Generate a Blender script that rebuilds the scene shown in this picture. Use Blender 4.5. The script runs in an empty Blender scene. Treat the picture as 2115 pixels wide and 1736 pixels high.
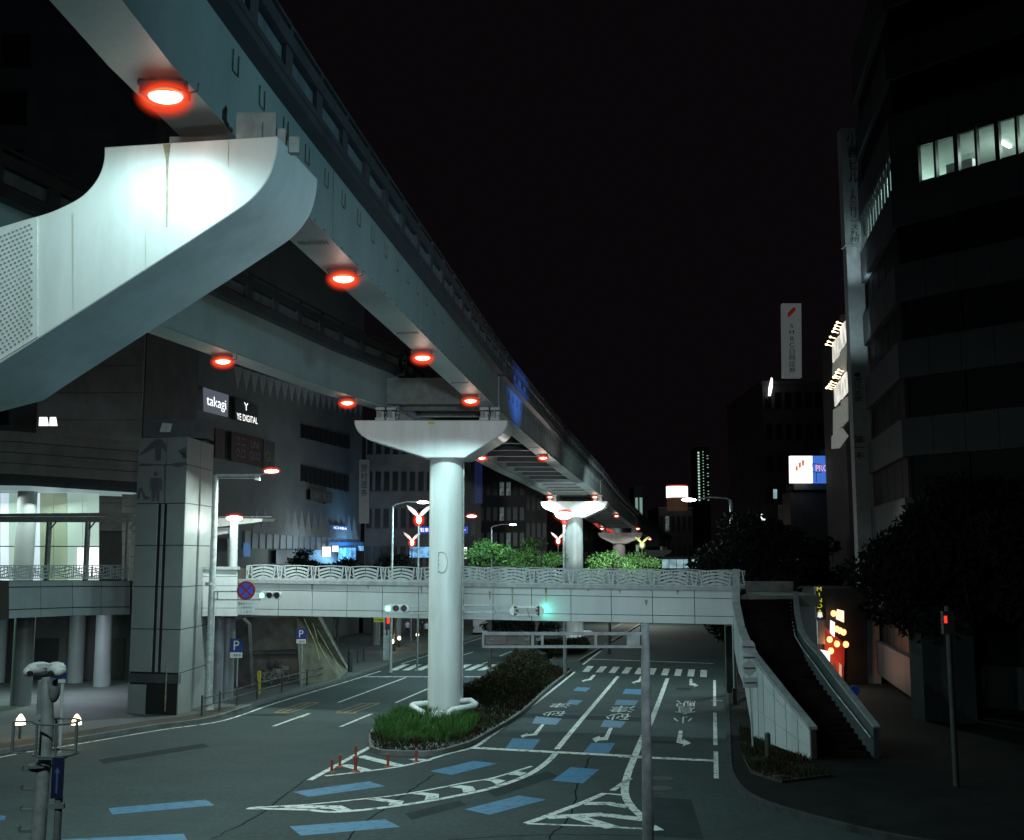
import bpy, math, random
import numpy as np
from mathutils import Vector, Matrix
random.seed(7); rng = np.random.default_rng(7)
S = bpy.context.scene
COL = S.collection
# ---------------------------------------------------------------- camera
EYE = 7.0
FPX, CX, CY = 2232.0, 1057.5, 868.0
PITCH = math.atan(282 / FPX)
cam = bpy.data.cameras.new('camera'); camo = bpy.data.objects.new('camera', cam); COL.objects.link(camo)
cam.sensor_width = 36; cam.lens = FPX * 36 / 2115; cam.clip_end = 3000; cam.clip_start = 0.3
camo.location = (0, 0, EYE); camo.rotation_euler = (math.pi / 2 + PITCH, 0, 0)
S.camera = camo
# ---------------------------------------------------------------- world
w = bpy.data.worlds.new('World'); S.world = w; w.use_nodes = True
nt = w.node_tree; bg = nt.nodes['Background']
bg.inputs[0].default_value = (0.0036, 0.0027, 0.0034, 1); bg.inputs[1].default_value = 0.75
S.view_settings.view_transform = 'Standard'; S.view_settings.look = 'None'
S.view_settings.exposure = 0.0; S.view_settings.gamma = 1.0
S.render.engine = 'CYCLES'
S.cycles.use_light_tree = True; S.cycles.max_bounces = 5; S.cycles.diffuse_bounces = 3; S.cycles.glossy_bounces = 2
S.cycles.transparent_max_bounces = 8; S.cycles.sample_clamp_indirect = 4; S.cycles.use_denoising = True
S.cycles.caustics_reflective = False; S.cycles.caustics_refractive = False

# ---------------------------------------------------------------- lamp and fill light
LC = (0.60, 0.96, 0.97)
def area(loc, target, power, size=0.5, color=LC, spread=None):
    l = bpy.data.lights.new('lamp_light', 'AREA'); l.energy = power; l.color = color; l.shape = 'DISK'; l.size = size
    if spread: l.spread = math.radians(spread)
    o = bpy.data.objects.new('lamp_light', l); COL.objects.link(o); o.location = loc
    o.rotation_euler = (Vector(target) - Vector(loc)).to_track_quat('-Z', 'Y').to_euler(); o.visible_camera = False
    return o
def point(loc, power, r=0.2, color=LC):
    l = bpy.data.lights.new('lamp_light', 'POINT'); l.energy = power; l.color = color; l.shadow_soft_size = r
    o = bpy.data.objects.new('lamp_light', l); COL.objects.link(o); o.location = loc; o.visible_camera = False; return o
def spot(loc, target, power, angle, blend=0.8, r=0.5, color=LC):
    l = bpy.data.lights.new('lamp_light', 'SPOT'); l.energy = power; l.color = color; l.shadow_soft_size = r
    l.spot_size = math.radians(angle); l.spot_blend = blend
    o = bpy.data.objects.new('lamp_light', l); COL.objects.link(o); o.location = loc
    o.rotation_euler = (Vector(target) - Vector(loc)).to_track_quat('-Z', 'Y').to_euler(); o.visible_camera = False; return o
# unseen fill flood added behind the camera: lights the column, the bridge and the pier faces
spot((2.0, -2.0, 9.2), (-2.6, 52, 7.6), 18500, 38, 0.9, 0.7, (0.78, 0.89, 1.0))
# unseen lamp added on the right, aimed up: lights the side of the girder
spot((15.0, 12.0, 9.5), (-3.5, 24, 15.2), 5000, 80, 0.9, 0.4, (0.45, 0.85, 1.0))
# the next girder lamp of the row, just behind the camera
spot((-5.3, 4.5, 13.2), (-6.5, 9.5, 0), 2600, 172, 0.5, 0.25, (0.74, 1.0, 0.98))
# unseen fill added over the left forecourt and road
area((-9, 24, 9.5), (-8, 33, 0), 900, 0.6, (0.82, 1.0, 0.9))

# ---------------------------------------------------------------- pixel helpers (2115 x 1736 picture units)
def ray(x, y):
    v = (CY - y) / FPX; u = (x - CX) / FPX
    return (u, math.cos(PITCH) - v * math.sin(PITCH), math.sin(PITCH) + v * math.cos(PITCH))
def P(x, y, Y):
    r = ray(x, y); t = Y / r[1]; return Vector((r[0] * t, Y, EYE + r[2] * t))
def gz(y): return -0.02 * (max(20.0, min(y, 400.0)) - 30)
def G(x, y, dz=0.0):
    r = ray(x, y); t = (0.6 + dz - EYE) / (r[2] + .02 * r[1])
    return Vector((r[0] * t, r[1] * t, EYE + r[2] * t))
def Zp(x, y, z):
    r = ray(x, y); t = (z - EYE) / r[2]; return Vector((r[0] * t, r[1] * t, z))
def W(x, y, p0, d):
    """ray against the vertical plane through p0 with horizontal direction d"""
    r = ray(x, y); n = (d[1], -d[0])
    t = (p0[0] * n[0] + p0[1] * n[1]) / (r[0] * n[0] + r[1] * n[1])
    return Vector((r[0] * t, r[1] * t, EYE + r[2] * t))
k1 = 2115 / 860; k2 = 1.2104
def A(x, y): return ((760 + x / k1) / k2, (1400 + y / k1) / k2)
def B(x, y): return ((1500 + x / k1) / k2, (1400 + y / k1) / k2)
def Cc(x, y): return ((x / k1) / k2, (1400 + y / k1) / k2)
def R2(x, y): return ((x / k1) / k2, (700 + y / k1) / k2)
def R7(x, y): return ((1700 + x / k1) / k2, (700 + y / k1) / k2)
def R8(x, y): return ((1700 + x / k1) / k2, (y / k1) / k2)
def D(x, y): return ((1100 + x / 2.64375) / k2, (1540 + y / 2.64375) / k2)
RD = Vector((0.1825, 1.0, 0)).normalized()      # the road's heading
RN = Vector((1.0, -0.1825, 0)).normalized()     # to its right

# ---------------------------------------------------------------- materials
def mat(name, c, rough=0.6, metal=0.0, var=0.12, scale=3.0, bump=0.0, emit=None, es=1.0, c2=None, stretch=None, pos=(.32, .7), spec=0.5, fine=0.0, alpha=None):
    m = bpy.data.materials.new(name); m.use_nodes = True; n = m.node_tree.nodes; l = m.node_tree.links
    b = n['Principled BSDF']; b.inputs['Roughness'].default_value = rough; b.inputs['Metallic'].default_value = metal
    b.inputs['Specular IOR Level'].default_value = spec
    tc = n.new('ShaderNodeTexCoord'); mp = n.new('ShaderNodeMapping')
    l.new(tc.outputs['Object'], mp.inputs[0])
    if stretch: mp.inputs['Scale'].default_value = stretch
    no = n.new('ShaderNodeTexNoise'); no.inputs['Scale'].default_value = scale; no.inputs['Detail'].default_value = 6
    no.inputs['Roughness'].default_value = 0.62
    l.new(mp.outputs[0], no.inputs['Vector'])
    cr = n.new('ShaderNodeValToRGB'); cr.color_ramp.elements[0].position = pos[0]; cr.color_ramp.elements[1].position = pos[1]
    dk = c2 if c2 else tuple(v * (1 - var * 2) for v in c)
    lt = c if c2 else tuple(min(1, v * (1 + var)) for v in c)
    cr.color_ramp.elements[0].color = (*dk, 1); cr.color_ramp.elements[1].color = (*lt, 1)
    l.new(no.outputs['Fac'], cr.inputs[0])
    out = cr.outputs[0]
    if fine > 0:
        n2 = n.new('ShaderNodeTexNoise'); n2.inputs['Scale'].default_value = scale * 14; n2.inputs['Detail'].default_value = 3
        l.new(tc.outputs['Object'], n2.inputs['Vector'])
        mr = n.new('ShaderNodeMapRange'); mr.inputs['To Min'].default_value = 1 - fine; mr.inputs['To Max'].default_value = 1 + fine
        l.new(n2.outputs['Fac'], mr.inputs['Value'])
        mx = n.new('ShaderNodeMix'); mx.data_type = 'RGBA'; mx.blend_type = 'MULTIPLY'; mx.inputs[0].default_value = 1
        l.new(out, mx.inputs[6]); l.new(mr.outputs[0], mx.inputs[7]); out = mx.outputs[2]
    l.new(out, b.inputs['Base Color'])
    if bump > 0:
        bp = n.new('ShaderNodeBump'); bp.inputs['Strength'].default_value = bump; bp.inputs['Distance'].default_value = 0.02
        n3 = n.new('ShaderNodeTexNoise'); n3.inputs['Scale'].default_value = scale * 9; n3.inputs['Detail'].default_value = 4
        l.new(tc.outputs['Object'], n3.inputs['Vector']); l.new(n3.outputs['Fac'], bp.inputs['Height'])
        l.new(bp.outputs[0], b.inputs['Normal'])
    if emit:
        b.inputs['Emission Color'].default_value = (*emit, 1); b.inputs['Emission Strength'].default_value = es
    if alpha is not None: b.inputs['Alpha'].default_value = alpha
    return m
def glow(name, c, s, c2=None, scale=2.0):
    m = bpy.data.materials.new(name); m.use_nodes = True; n = m.node_tree.nodes; l = m.node_tree.links
    b = n['Principled BSDF']; b.inputs['Base Color'].default_value = (*[v * .4 for v in c], 1)
    b.inputs['Emission Color'].default_value = (*c, 1); b.inputs['Emission Strength'].default_value = s
    if c2:
        tc = n.new('ShaderNodeTexCoord'); no = n.new('ShaderNodeTexNoise'); no.inputs['Scale'].default_value = scale
        cr = n.new('ShaderNodeValToRGB'); cr.color_ramp.elements[0].position = .4; cr.color_ramp.elements[1].position = .62
        cr.color_ramp.elements[0].color = (*c2, 1); cr.color_ramp.elements[1].color = (*c, 1)
        l.new(tc.outputs['Object'], no.inputs['Vector']); l.new(no.outputs['Fac'], cr.inputs[0]); l.new(cr.outputs[0], b.inputs['Emission Color'])
    return m
def halo_shell(name, c, s):
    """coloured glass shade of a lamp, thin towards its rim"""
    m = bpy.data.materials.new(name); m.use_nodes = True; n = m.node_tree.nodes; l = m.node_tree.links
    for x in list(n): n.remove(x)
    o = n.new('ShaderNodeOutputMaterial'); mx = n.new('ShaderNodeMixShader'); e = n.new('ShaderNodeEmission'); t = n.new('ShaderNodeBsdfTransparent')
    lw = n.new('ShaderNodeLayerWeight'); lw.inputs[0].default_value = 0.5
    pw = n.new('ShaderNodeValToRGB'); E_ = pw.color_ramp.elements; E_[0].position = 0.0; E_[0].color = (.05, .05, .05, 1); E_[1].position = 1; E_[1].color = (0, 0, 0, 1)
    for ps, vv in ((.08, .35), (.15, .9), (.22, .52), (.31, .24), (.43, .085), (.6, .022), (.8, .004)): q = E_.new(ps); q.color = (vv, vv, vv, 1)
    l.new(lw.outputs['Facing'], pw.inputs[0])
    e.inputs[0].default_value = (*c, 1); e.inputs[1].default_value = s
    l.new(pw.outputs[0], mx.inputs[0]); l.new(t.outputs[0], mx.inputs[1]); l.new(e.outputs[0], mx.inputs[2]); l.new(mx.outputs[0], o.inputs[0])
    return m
M = {}
M['asphalt'] = mat('asphalt', (0.025, 0.038, 0.038), 0.85, c2=(0.017, 0.026, 0.027), scale=0.45, bump=0.5, fine=0.6, spec=.25)
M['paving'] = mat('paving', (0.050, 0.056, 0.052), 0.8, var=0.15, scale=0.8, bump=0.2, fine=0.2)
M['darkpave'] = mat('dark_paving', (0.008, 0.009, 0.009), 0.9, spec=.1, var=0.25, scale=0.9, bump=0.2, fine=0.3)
M['kerb'] = mat('kerb_stone', (0.10, 0.108, 0.105), 0.8, var=0.2, scale=2, bump=0.2)
M['white_line'] = mat('worn_white_paint', (0.47, 0.49, 0.47), 0.6, c2=(0.09, 0.10, 0.10), scale=4.5, fine=0.2, pos=(.40, .47))
M['blue_line'] = mat('blue_road_paint', (0.026, 0.12, 0.225), 0.7, c2=(0.02, 0.07, 0.12), scale=3.6, fine=0.35, pos=(.36, .5))
M['yellow_line'] = mat('yellow_road_paint', (0.26, 0.15, 0.02), 0.75, c2=(0.05, 0.04, 0.025), scale=2.5)
M['soil'] = mat('soil', (0.03, 0.025, 0.018), 0.95, var=0.3, scale=3, bump=0.5)
M['pier'] = mat('white_pier_paint', (0.64, 0.67, 0.67), 0.42, c2=(0.50, 0.53, 0.51), scale=0.7, stretch=(2.5, 2.5, 0.35), fine=0.03)
M['stain'] = mat('rain_stain', (0.24, 0.23, 0.15), 0.7, var=0.3, scale=4)
M['girder'] = mat('girder_paint', (0.27, 0.345, 0.34), 0.5, c2=(0.20, 0.26, 0.26), scale=0.6, stretch=(1, 1, 0.4), fine=0.08, bump=0.05)
M['diaph'] = mat('diaphragm_paint', (0.10, 0.125, 0.12), 0.6, var=0.2)
M['flange'] = mat('dark_flange_paint', (0.045, 0.05, 0.058), 0.6, var=0.2, scale=1.2)
M['beamlight'] = mat('running_beam_concrete', (0.62, 0.68, 0.72), 0.7, var=0.25, scale=1.4, fine=0.1)
M['fairing'] = mat('side_fairing_sheet', (0.17, 0.21, 0.235), 0.45, c2=(0.07, 0.09, 0.10), scale=.9, stretch=(1, 2.5, 1))
M['steel'] = mat('grey_steel', (0.25, 0.28, 0.28), 0.45, 0.3, var=0.15, scale=3)
M['galv'] = mat('galvanised_steel', (0.34, 0.37, 0.37), 0.5, 0.25, var=0.18, scale=5)
M['darksteel'] = mat('dark_steel', (0.05, 0.055, 0.055), 0.5, 0.4, var=0.15)
M['panel'] = mat('white_cladding_panel', (0.42, 0.45, 0.465), 0.45, c2=(0.33, 0.355, 0.365), scale=0.5, stretch=(1, 1, 0.5), fine=0.05)
M['galvdk'] = mat('weathered_galvanised_steel', (0.15, 0.17, 0.17), 0.7, 0.0, var=0.2, scale=4, spec=.2)  # darker copy of the galvanised steel
M['joint'] = mat('panel_joint', (0.03, 0.028, 0.02), 0.9)
M['coping'] = mat('grey_coping', (0.26, 0.28, 0.29), 0.55, var=0.15)
M['railing'] = mat('white_railing_paint', (0.33, 0.365, 0.38), 0.45, var=0.08)
M['railglass'] = mat('frosted_rail_backing', (0.30, 0.33, 0.34), 0.6)
M['tile'] = mat('tower_tile', (0.20, 0.225, 0.222), 0.42, c2=(0.165, 0.185, 0.183), scale=0.8, fine=0.06)
M['slot'] = mat('dark_recess', (0.012, 0.012, 0.014), 0.5)
M['paneldim'] = mat('weathered_grey_panel', (0.21, 0.23, 0.25), 0.5, c2=(0.16, 0.175, 0.19), scale=.6, fine=.06)  # white panel darkened to stand for the weaker light on the left
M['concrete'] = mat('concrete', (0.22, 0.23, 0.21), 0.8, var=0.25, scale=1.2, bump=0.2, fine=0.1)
M['concdk'] = mat('sooty_concrete', (0.07, 0.068, 0.06), 0.85, var=0.3, scale=1.0, fine=0.15)  # darker copy of the concrete
M['marble'] = mat('veined_stone_cladding', (0.20, 0.21, 0.16), 0.35, c2=(0.10, 0.105, 0.08), scale=1.1, stretch=(1, 1, 0.35), fine=0.1)
M['brownstone'] = mat('brown_stone', (0.25, 0.24, 0.235), 0.6, var=0.15, scale=0.6, fine=0.15)
M['darkwall'] = mat('dark_wall', (0.075, 0.07, 0.075), 0.7, var=0.2, scale=0.4)
M['mall'] = mat('grey_blue_facade', (0.105, 0.112, 0.113), 0.6, var=0.12, scale=0.3, fine=0.1)
M['mall2'] = mat('facade_fold_panel', (0.19, 0.20, 0.215), 0.5, var=0.1)
M['glassdk'] = mat('dark_glass', (0.010, 0.012, 0.014), 0.3, var=0.1, spec=0.35)
M['glassoff'] = mat('office_dark_glass', (0.006, 0.007, 0.008), 0.55, var=0.1, spec=0.2)
M['blind'] = mat('backlit_blind', (0.4, 0.5, 0.48), .8, emit=(.45, .75, .72), es=.6)
M['signdim'] = mat('dim_lit_sign_board', (0.5, 0.52, 0.52), .5, emit=(.5, .6, .6), es=.10)
M['frame'] = mat('window_frame', (0.06, 0.065, 0.07), 0.4, 0.3)
M['office'] = mat('office_cladding', (0.036, 0.044, 0.052), 0.55, var=0.12, scale=0.5, fine=0.06)
M['signwhite'] = mat('white_sign_board', (0.60, 0.62, 0.62), 0.5, var=0.05)
M['signgrey'] = mat('grey_sign_board', (0.30, 0.32, 0.33), 0.5, var=0.08)
M['ink'] = mat('black_ink', (0.015, 0.015, 0.018), 0.6)
M['pict'] = mat('pictogram_tile', (0.10, 0.10, 0.13), 0.5)
M['signblue'] = mat('blue_sign_face', (0.012, 0.03, 0.18), 0.4)
M['signblue2'] = mat('dark_navy_sign_face', (0.008, 0.010, 0.05), 0.5)
M['signred'] = mat('red_sign_face', (0.25, 0.015, 0.015), 0.4)
M['noblue'] = mat('blue_disc_face', (0.03, 0.08, 0.55), 0.4)
M['yellow'] = mat('yellow_sign', (0.55, 0.45, 0.04), 0.5)
M['redpost'] = mat('red_rubber', (0.20, 0.035, 0.02), 0.5, var=0.1)
M['black'] = mat('black_plastic', (0.012, 0.012, 0.012), 0.5)
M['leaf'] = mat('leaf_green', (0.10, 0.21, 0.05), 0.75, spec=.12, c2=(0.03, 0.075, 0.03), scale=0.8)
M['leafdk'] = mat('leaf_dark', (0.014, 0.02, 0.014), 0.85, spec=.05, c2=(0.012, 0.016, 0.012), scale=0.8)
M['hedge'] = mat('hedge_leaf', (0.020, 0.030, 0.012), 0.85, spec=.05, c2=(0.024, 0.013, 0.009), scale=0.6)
M['grass'] = mat('grass_blade', (0.05, 0.115, 0.03), 0.85, spec=.06, c2=(0.035, 0.09, 0.025), scale=1.5)
M['bark'] = mat('bark', (0.05, 0.042, 0.035), 0.9, var=0.3, scale=6, bump=0.4)
M['stair'] = mat('stair_tread', (0.011, 0.008, 0.007), 0.95, spec=.03, var=0.3, scale=1.5, fine=0.2)
M['lampwhite'] = glow('lamp_lens', (1, 0.96, 0.90), 14)
M['lampwarm'] = glow('warm_lamp_lens', (1, 0.72, 0.42), 5)
M['halo'] = halo_shell('red_lamp_glass', (1, 0.06, 0.018), 1.0)  # red halo round lamps, painted as an emissive shell
M['haloin'] = halo_shell('orange_lamp_glass', (1, 0.22, 0.07), 2.2)
M['green'] = glow('green_signal_lens', (0.10, 1.0, 0.55), 3.0)
M['greencore'] = glow('green_signal_core', (0.75, 1.0, 0.92), 3.0)
M['redsig'] = glow('red_signal_lens', (1, 0.04, 0.02), 1.3)
M['lens'] = mat('unlit_lens', (0.03, 0.03, 0.025), 0.25)
M['signlit'] = glow('lit_sign_white', (1, 0.98, 0.97), 1.6)
M['room'] = mat('office_room_plaster', (0.55, 0.62, 0.58), 0.8, var=0.05)
M['tube'] = glow('fluorescent_tube', (0.95, 1, 0.98), 4)
M['skin'] = mat('skin', (0.45, 0.28, 0.2), 0.6, var=0.03)
M['hair'] = mat('hair', (0.015, 0.012, 0.01), 0.6)
M['shirt'] = mat('white_shirt', (0.65, 0.68, 0.75), 0.8)
M['trousers'] = mat('dark_trousers', (0.02, 0.02, 0.03), 0.8)
M['carwhite'] = mat('white_car_paint', (0.6, 0.62, 0.66), 0.25, var=0.03)
M['rubber'] = mat('tyre_rubber', (0.02, 0.02, 0.02), 0.8)

# ---------------------------------------------------------------- mesh builder
class MB:
    def __init__(s): s.v = []; s.f = []; s.sm = []
    def add(s, vs, fs, smooth=False):
        o = len(s.v); s.v += [tuple(p) for p in vs]; s.f += [tuple(i + o for i in f) for f in fs]; s.sm += [smooth] * len(fs)
        return s
    def quad(s, a, b, c, d): return s.add([a, b, c, d], [(0, 1, 2, 3)])
    def poly(s, pts): return s.add(pts, [tuple(range(len(pts)))])
    def box(s, c, d, rz=0.0, u=None):
        """box centred on c, sizes d; turned by rz or with its x axis along u"""
        if u is None: ux = Vector((math.cos(rz), math.sin(rz), 0))
        else: ux = Vector((u[0], u[1], 0)).normalized()
        uy = Vector((-ux.y, ux.x, 0)); uz = Vector((0, 0, 1)); c = Vector(c); vs = []
        for k in (-.5, .5):
            for i, j in ((-.5, -.5), (.5, -.5), (.5, .5), (-.5, .5)): vs.append(c + ux * i * d[0] + uy * j * d[1] + uz * k * d[2])
        return s.add(vs, [(3, 2, 1, 0), (4, 5, 6, 7), (0, 1, 5, 4), (1, 2, 6, 5), (2, 3, 7, 6), (3, 0, 4, 7)])
    def prism(s, pts, ex):
        ex = Vector(ex); n = len(pts); a = [Vector(p) for p in pts]; b = [p + ex for p in a]
        nn = Vector((0, 0, 0))
        for i in range(n): nn += a[i].cross(a[(i + 1) % n])
        if nn.dot(ex) > 0: a, b = b, a
        fs = [tuple(range(n)), tuple(range(2 * n - 1, n - 1, -1))]
        fs += [(i, i + n, (i + 1) % n + n, (i + 1) % n) for i in range(n)]
        return s.add(a + b, [tuple(f) for f in fs])
    def tube(s, path, r, seg=8, cap=True, smooth=True):
        path = [Vector(p) for p in path]; n = len(path); rr = r if isinstance(r, (list, tuple)) else [r] * n; vs = []; ref = None
        for i, p in enumerate(path):
            t = (path[min(i + 1, n - 1)] - path[max(i - 1, 0)]).normalized()
            if ref is None: ref = Vector((0, 0, 1)) if abs(t.z) < .9 else Vector((1, 0, 0))
            x = t.cross(ref)
            if x.length < 1e-4: x = t.cross(Vector((0, 1, 0)))
            x.normalize(); y = t.cross(x); ref = -y if False else ref
            for k in range(seg):
                a = 2 * math.pi * k / seg; vs.append(p + x * math.cos(a) * rr[i] + y * math.sin(a) * rr[i])
        fs = []
        for i in range(n - 1):
            for k in range(seg):
                a = i * seg + k; b = i * seg + (k + 1) % seg; fs.append((a, b, b + seg, a + seg))
        s.add(vs, fs, smooth)
        if cap: s.add([vs[k] for k in range(seg)], [tuple(range(seg - 1, -1, -1))]); s.add(vs[-seg:], [tuple(range(seg))])
        return s
    def cyl(s, a, b, r0, r1=None, seg=16): return s.tube([a, b], [r0, r0 if r1 is None else r1], seg)
    def ell(s, c, r, seg=16, rings=8, z0=-1.0, z1=1.0, rz=0.0):
        c = Vector(c); vs = []; fs = []
        a0 = math.asin(z0); a1 = math.asin(z1); R_ = Matrix.Rotation(rz, 3, 'Z')
        for i in range(rings + 1):
            a = a0 + (a1 - a0) * i / rings
            for k in range(seg):
                t = 2 * math.pi * k / seg
                vs.append(c + R_ @ Vector((r[0] * math.cos(a) * math.cos(t), r[1] * math.cos(a) * math.sin(t), r[2] * math.sin(a))))
        for i in range(rings):
            for k in range(seg): fs.append((i * seg + k, i * seg + (k + 1) % seg, (i + 1) * seg + (k + 1) % seg, (i + 1) * seg + k))
        return s.add(vs, fs, True)
    def bar(s, a, b, wd, hd):
        """rectangular bar from a to b"""
        a = Vector(a); b = Vector(b); t = (b - a).normalized()
        x = t.cross(Vector((0, 0, 1)));
        if x.length < 1e-3: x = Vector((1, 0, 0))
        x.normalize(); y = x.cross(t)
        vs = [p + x * i * wd / 2 + y * j * hd / 2 for p in (a, b) for i, j in ((-1, -1), (1, -1), (1, 1), (-1, 1))]
        return s.add(vs, [(3, 2, 1, 0), (4, 5, 6, 7), (0, 1, 5, 4), (1, 2, 6, 5), (2, 3, 7, 6), (3, 0, 4, 7)])
def wloc(o):
    p = Vector((0, 0, 0))
    while o: p += o.location; o = o.parent
    return p
def obj(name, mb, m, parent=None, local=False):
    me = bpy.data.meshes.new(name)
    off = Vector((0, 0, 0)) if (local or parent is None) else wloc(parent)
    me.from_pydata([(v[0] - off.x, v[1] - off.y, v[2] - off.z) for v in mb.v], [], mb.f)
    me.materials.append(m if not isinstance(m, str) else M[m])
    if any(mb.sm): me.polygons.foreach_set('use_smooth', mb.sm)
    me.update()
    o = bpy.data.objects.new(name, me); COL.objects.link(o)
    if parent: o.parent = parent
    return o
def obj2(name, lst, parent=None, local=False):
    """one mesh of several materials"""
    al = MB(); idx = []
    for k, (mb, m) in enumerate(lst): al.add(mb.v, mb.f); al.sm[-len(mb.f):] = mb.sm if mb.f else []; idx += [k] * len(mb.f)
    o = obj(name, al, lst[0][1], parent, local)
    for mb, m in lst[1:]: o.data.materials.append(M[m])
    o.data.polygons.foreach_set('material_index', idx); o.data.update(); return o
def tag(o, label=None, cat=None, group=None, kind=None):
    if label: o['label'] = label
    if cat: o['category'] = cat
    if group: o['group'] = group
    if kind: o['kind'] = kind
    return o
def thing(name, label, cat, loc=(0, 0, 0), group=None, rz=0.0):
    o = bpy.data.objects.new(name, None); COL.objects.link(o); o.location = loc; o.rotation_euler = (0, 0, rz); o.empty_display_size = .2
    return tag(o, label, cat, group)
def dup(o, loc=None, rz=None, label=None, parent=None, sc=None):
    c = o.copy(); COL.objects.link(c)
    if parent: c.parent = parent
    if loc is not None: c.location = loc
    if rz is not None: c.rotation_euler = (0, 0, rz)
    if sc is not None: c.scale = (sc, sc, sc)
    if label: c['label'] = label
    for ch in list(o.children): dup(ch, parent=c)
    return c
def text(name, s, m, parent, o, u, v, n=None, off=0.015, align='CENTER', space=1.0, thick=0.01, fit=True):
    """lettering fitted to the parallelogram o, o+u, o+v"""
    cu = bpy.data.curves.new('t', 'FONT'); cu.body = s; cu.align_x = align; cu.space_line = space; cu.extrude = 0.0
    to = bpy.data.objects.new('t', cu); COL.objects.link(to)
    dg = bpy.context.evaluated_depsgraph_get(); dg.update()
    me = bpy.data.meshes.new_from_object(to.evaluated_get(dg)); bpy.data.objects.remove(to)
    vs = [x.co.copy() for x in me.vertices]; fs = [tuple(p.vertices) for p in me.polygons]; bpy.data.meshes.remove(me)
    if not vs: return None
    x0 = min(p.x for p in vs); x1 = max(p.x for p in vs); y0 = min(p.y for p in vs); y1 = max(p.y for p in vs)
    o = Vector(o); u = Vector(u); v = Vector(v)
    if n is None: n = u.cross(v).normalized()
    mb = MB(); mb.add([o + u * ((p.x - x0) / (x1 - x0)) + v * ((p.y - y0) / (y1 - y0)) + n * off for p in vs], fs)
    return obj(name, mb, m, parent)
def arc(n, f): return [f(i / (n - 1)) for i in range(n)]
def catmull(pts, n):
    out = []
    for i in range(len(pts) - 1):
        p0 = pts[max(i - 1, 0)]; p1 = pts[i]; p2 = pts[i + 1]; p3 = pts[min(i + 2, len(pts) - 1)]
        for k in range(n):
            t = k / n
            out.append(tuple(.5 * ((2 * b) + (c - a) * t + (2 * a - 5 * b + 4 * c - d) * t * t + (-a + 3 * b - 3 * c + d) * t ** 3) for a, b, c, d in zip(p0, p1, p2, p3)))
    out.append(tuple(pts[-1])); return out
def interp(tab, y):
    if y <= tab[0][0]: a, b = tab[0], tab[1]
    elif y >= tab[-1][0]: a, b = tab[-2], tab[-1]
    else:
        for a, b in zip(tab, tab[1:]):
            if a[0] <= y <= b[0]: break
    t = (y - a[0]) / (b[0] - a[0]); return a[1] + (b[1] - a[1]) * t

# ================================================================ SETTING: ground, road, kerbs, markings
ys = [-60, 20, 60, 100, 150, 200, 300, 400, 2500]; g = MB()
for a, b in zip(ys, ys[1:]): g.quad((-900, a, gz(a)), (900, a, gz(a)), (900, b, gz(b)), (-900, b, gz(b)))
road = tag(obj('road', g, 'asphalt'), kind='structure')
LV = 0.006
def gp(p, dz=LV): return Vector((p[0], p[1], gz(p[1]) + dz))
def strip(mb, pts, wd, dz=LV):
    pts = [Vector((p[0], p[1], 0)) for p in pts]
    for i in range(len(pts) - 1):
        d = (pts[i + 1] - pts[i])
    ns = []
    for i in range(len(pts)):
        d = (pts[min(i + 1, len(pts) - 1)] - pts[max(i - 1, 0)]).normalized(); ns.append(Vector((d.y, -d.x, 0)))
    for i in range(len(pts) - 1):
        a, b = pts[i], pts[i + 1]
        mb.quad(gp(a - ns[i] * wd / 2, dz), gp(a + ns[i] * wd / 2, dz), gp(b + ns[i + 1] * wd / 2, dz), gp(b - ns[i + 1] * wd / 2, dz))
def gpts(conv, pts): return [G(*conv(x, y)) for x, y in pts]
def smooth2(pts, n=5): return [Vector((p[0], p[1], 0)) for p in catmull([(p.x, p.y) for p in pts], n)]
wl = MB()
def line(conv, pts, wd=.15, sm=False, dz=LV):
    q = gpts(conv, pts)
    if sm: q = smooth2(q)
    strip(wl, q, wd, dz)
line(A, [(35, 1355), (455, 1125)], .2)
line(A, [(130, 1330), (600, 1270), (900, 1190), (1050, 1150), (1150, 1082), (1330, 950), (1480, 838), (1665, 690)], .17, True)
line(A, [(1715, 645), (1825, 560)], .17)
line(A, [(248, 1262), (395, 1300)], .42, dz=LV + .003); line(A, [(345, 1208), (590, 1268)], .42, dz=LV + .003); line(A, [(660, 1225), (770, 1237)], .35, dz=LV + .003)
line(A, [(1045, 1158), (2085, 1213)], .42, dz=LV + .006); line(B, [(120, 1210), (705, 1237)], .42, dz=LV + .006)
line(A, [(1555, 1165), (1640, 1062), (1930, 718)], .22)
line(B, [(415, 730), (330, 955), (262, 1095), (207, 1225), (165, 1340), (154, 1440), (195, 1520), (272, 1590)], .24, True)
# tapering painted island in the middle
line(A, [(-330, 1524), (0, 1507), (340, 1474), (640, 1438), (1000, 1370), (1170, 1340), (1400, 1270)], .13, True)
line(A, [(-350, 1530), (0, 1538), (220, 1551), (640, 1505), (1060, 1428), (1250, 1375), (1400, 1312), (1500, 1240), (1545, 1192)], .22, True, LV + .003)
for q in ([(-120, 1512), (230, 1514), (305, 1544), (215, 1550), (165, 1534), (-120, 1526)], [(380, 1474), (455, 1468), (615, 1486), (600, 1506), (515, 1512), (530, 1496)],
          [(655, 1440), (725, 1432), (830, 1442), (828, 1466), (740, 1482), (752, 1452)], [(895, 1400), (960, 1388), (1040, 1396), (1055, 1420), (980, 1436), (972, 1408)],
          [(1095, 1356), (1170, 1346), (1240, 1360), (1185, 1386), (1150, 1363)], [(1240, 1322), (1310, 1302), (1370, 1312), (1330, 1330)]):
    wl.poly([gp(G(*A(*p)), LV + .006) for p in reversed(q)])
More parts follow.
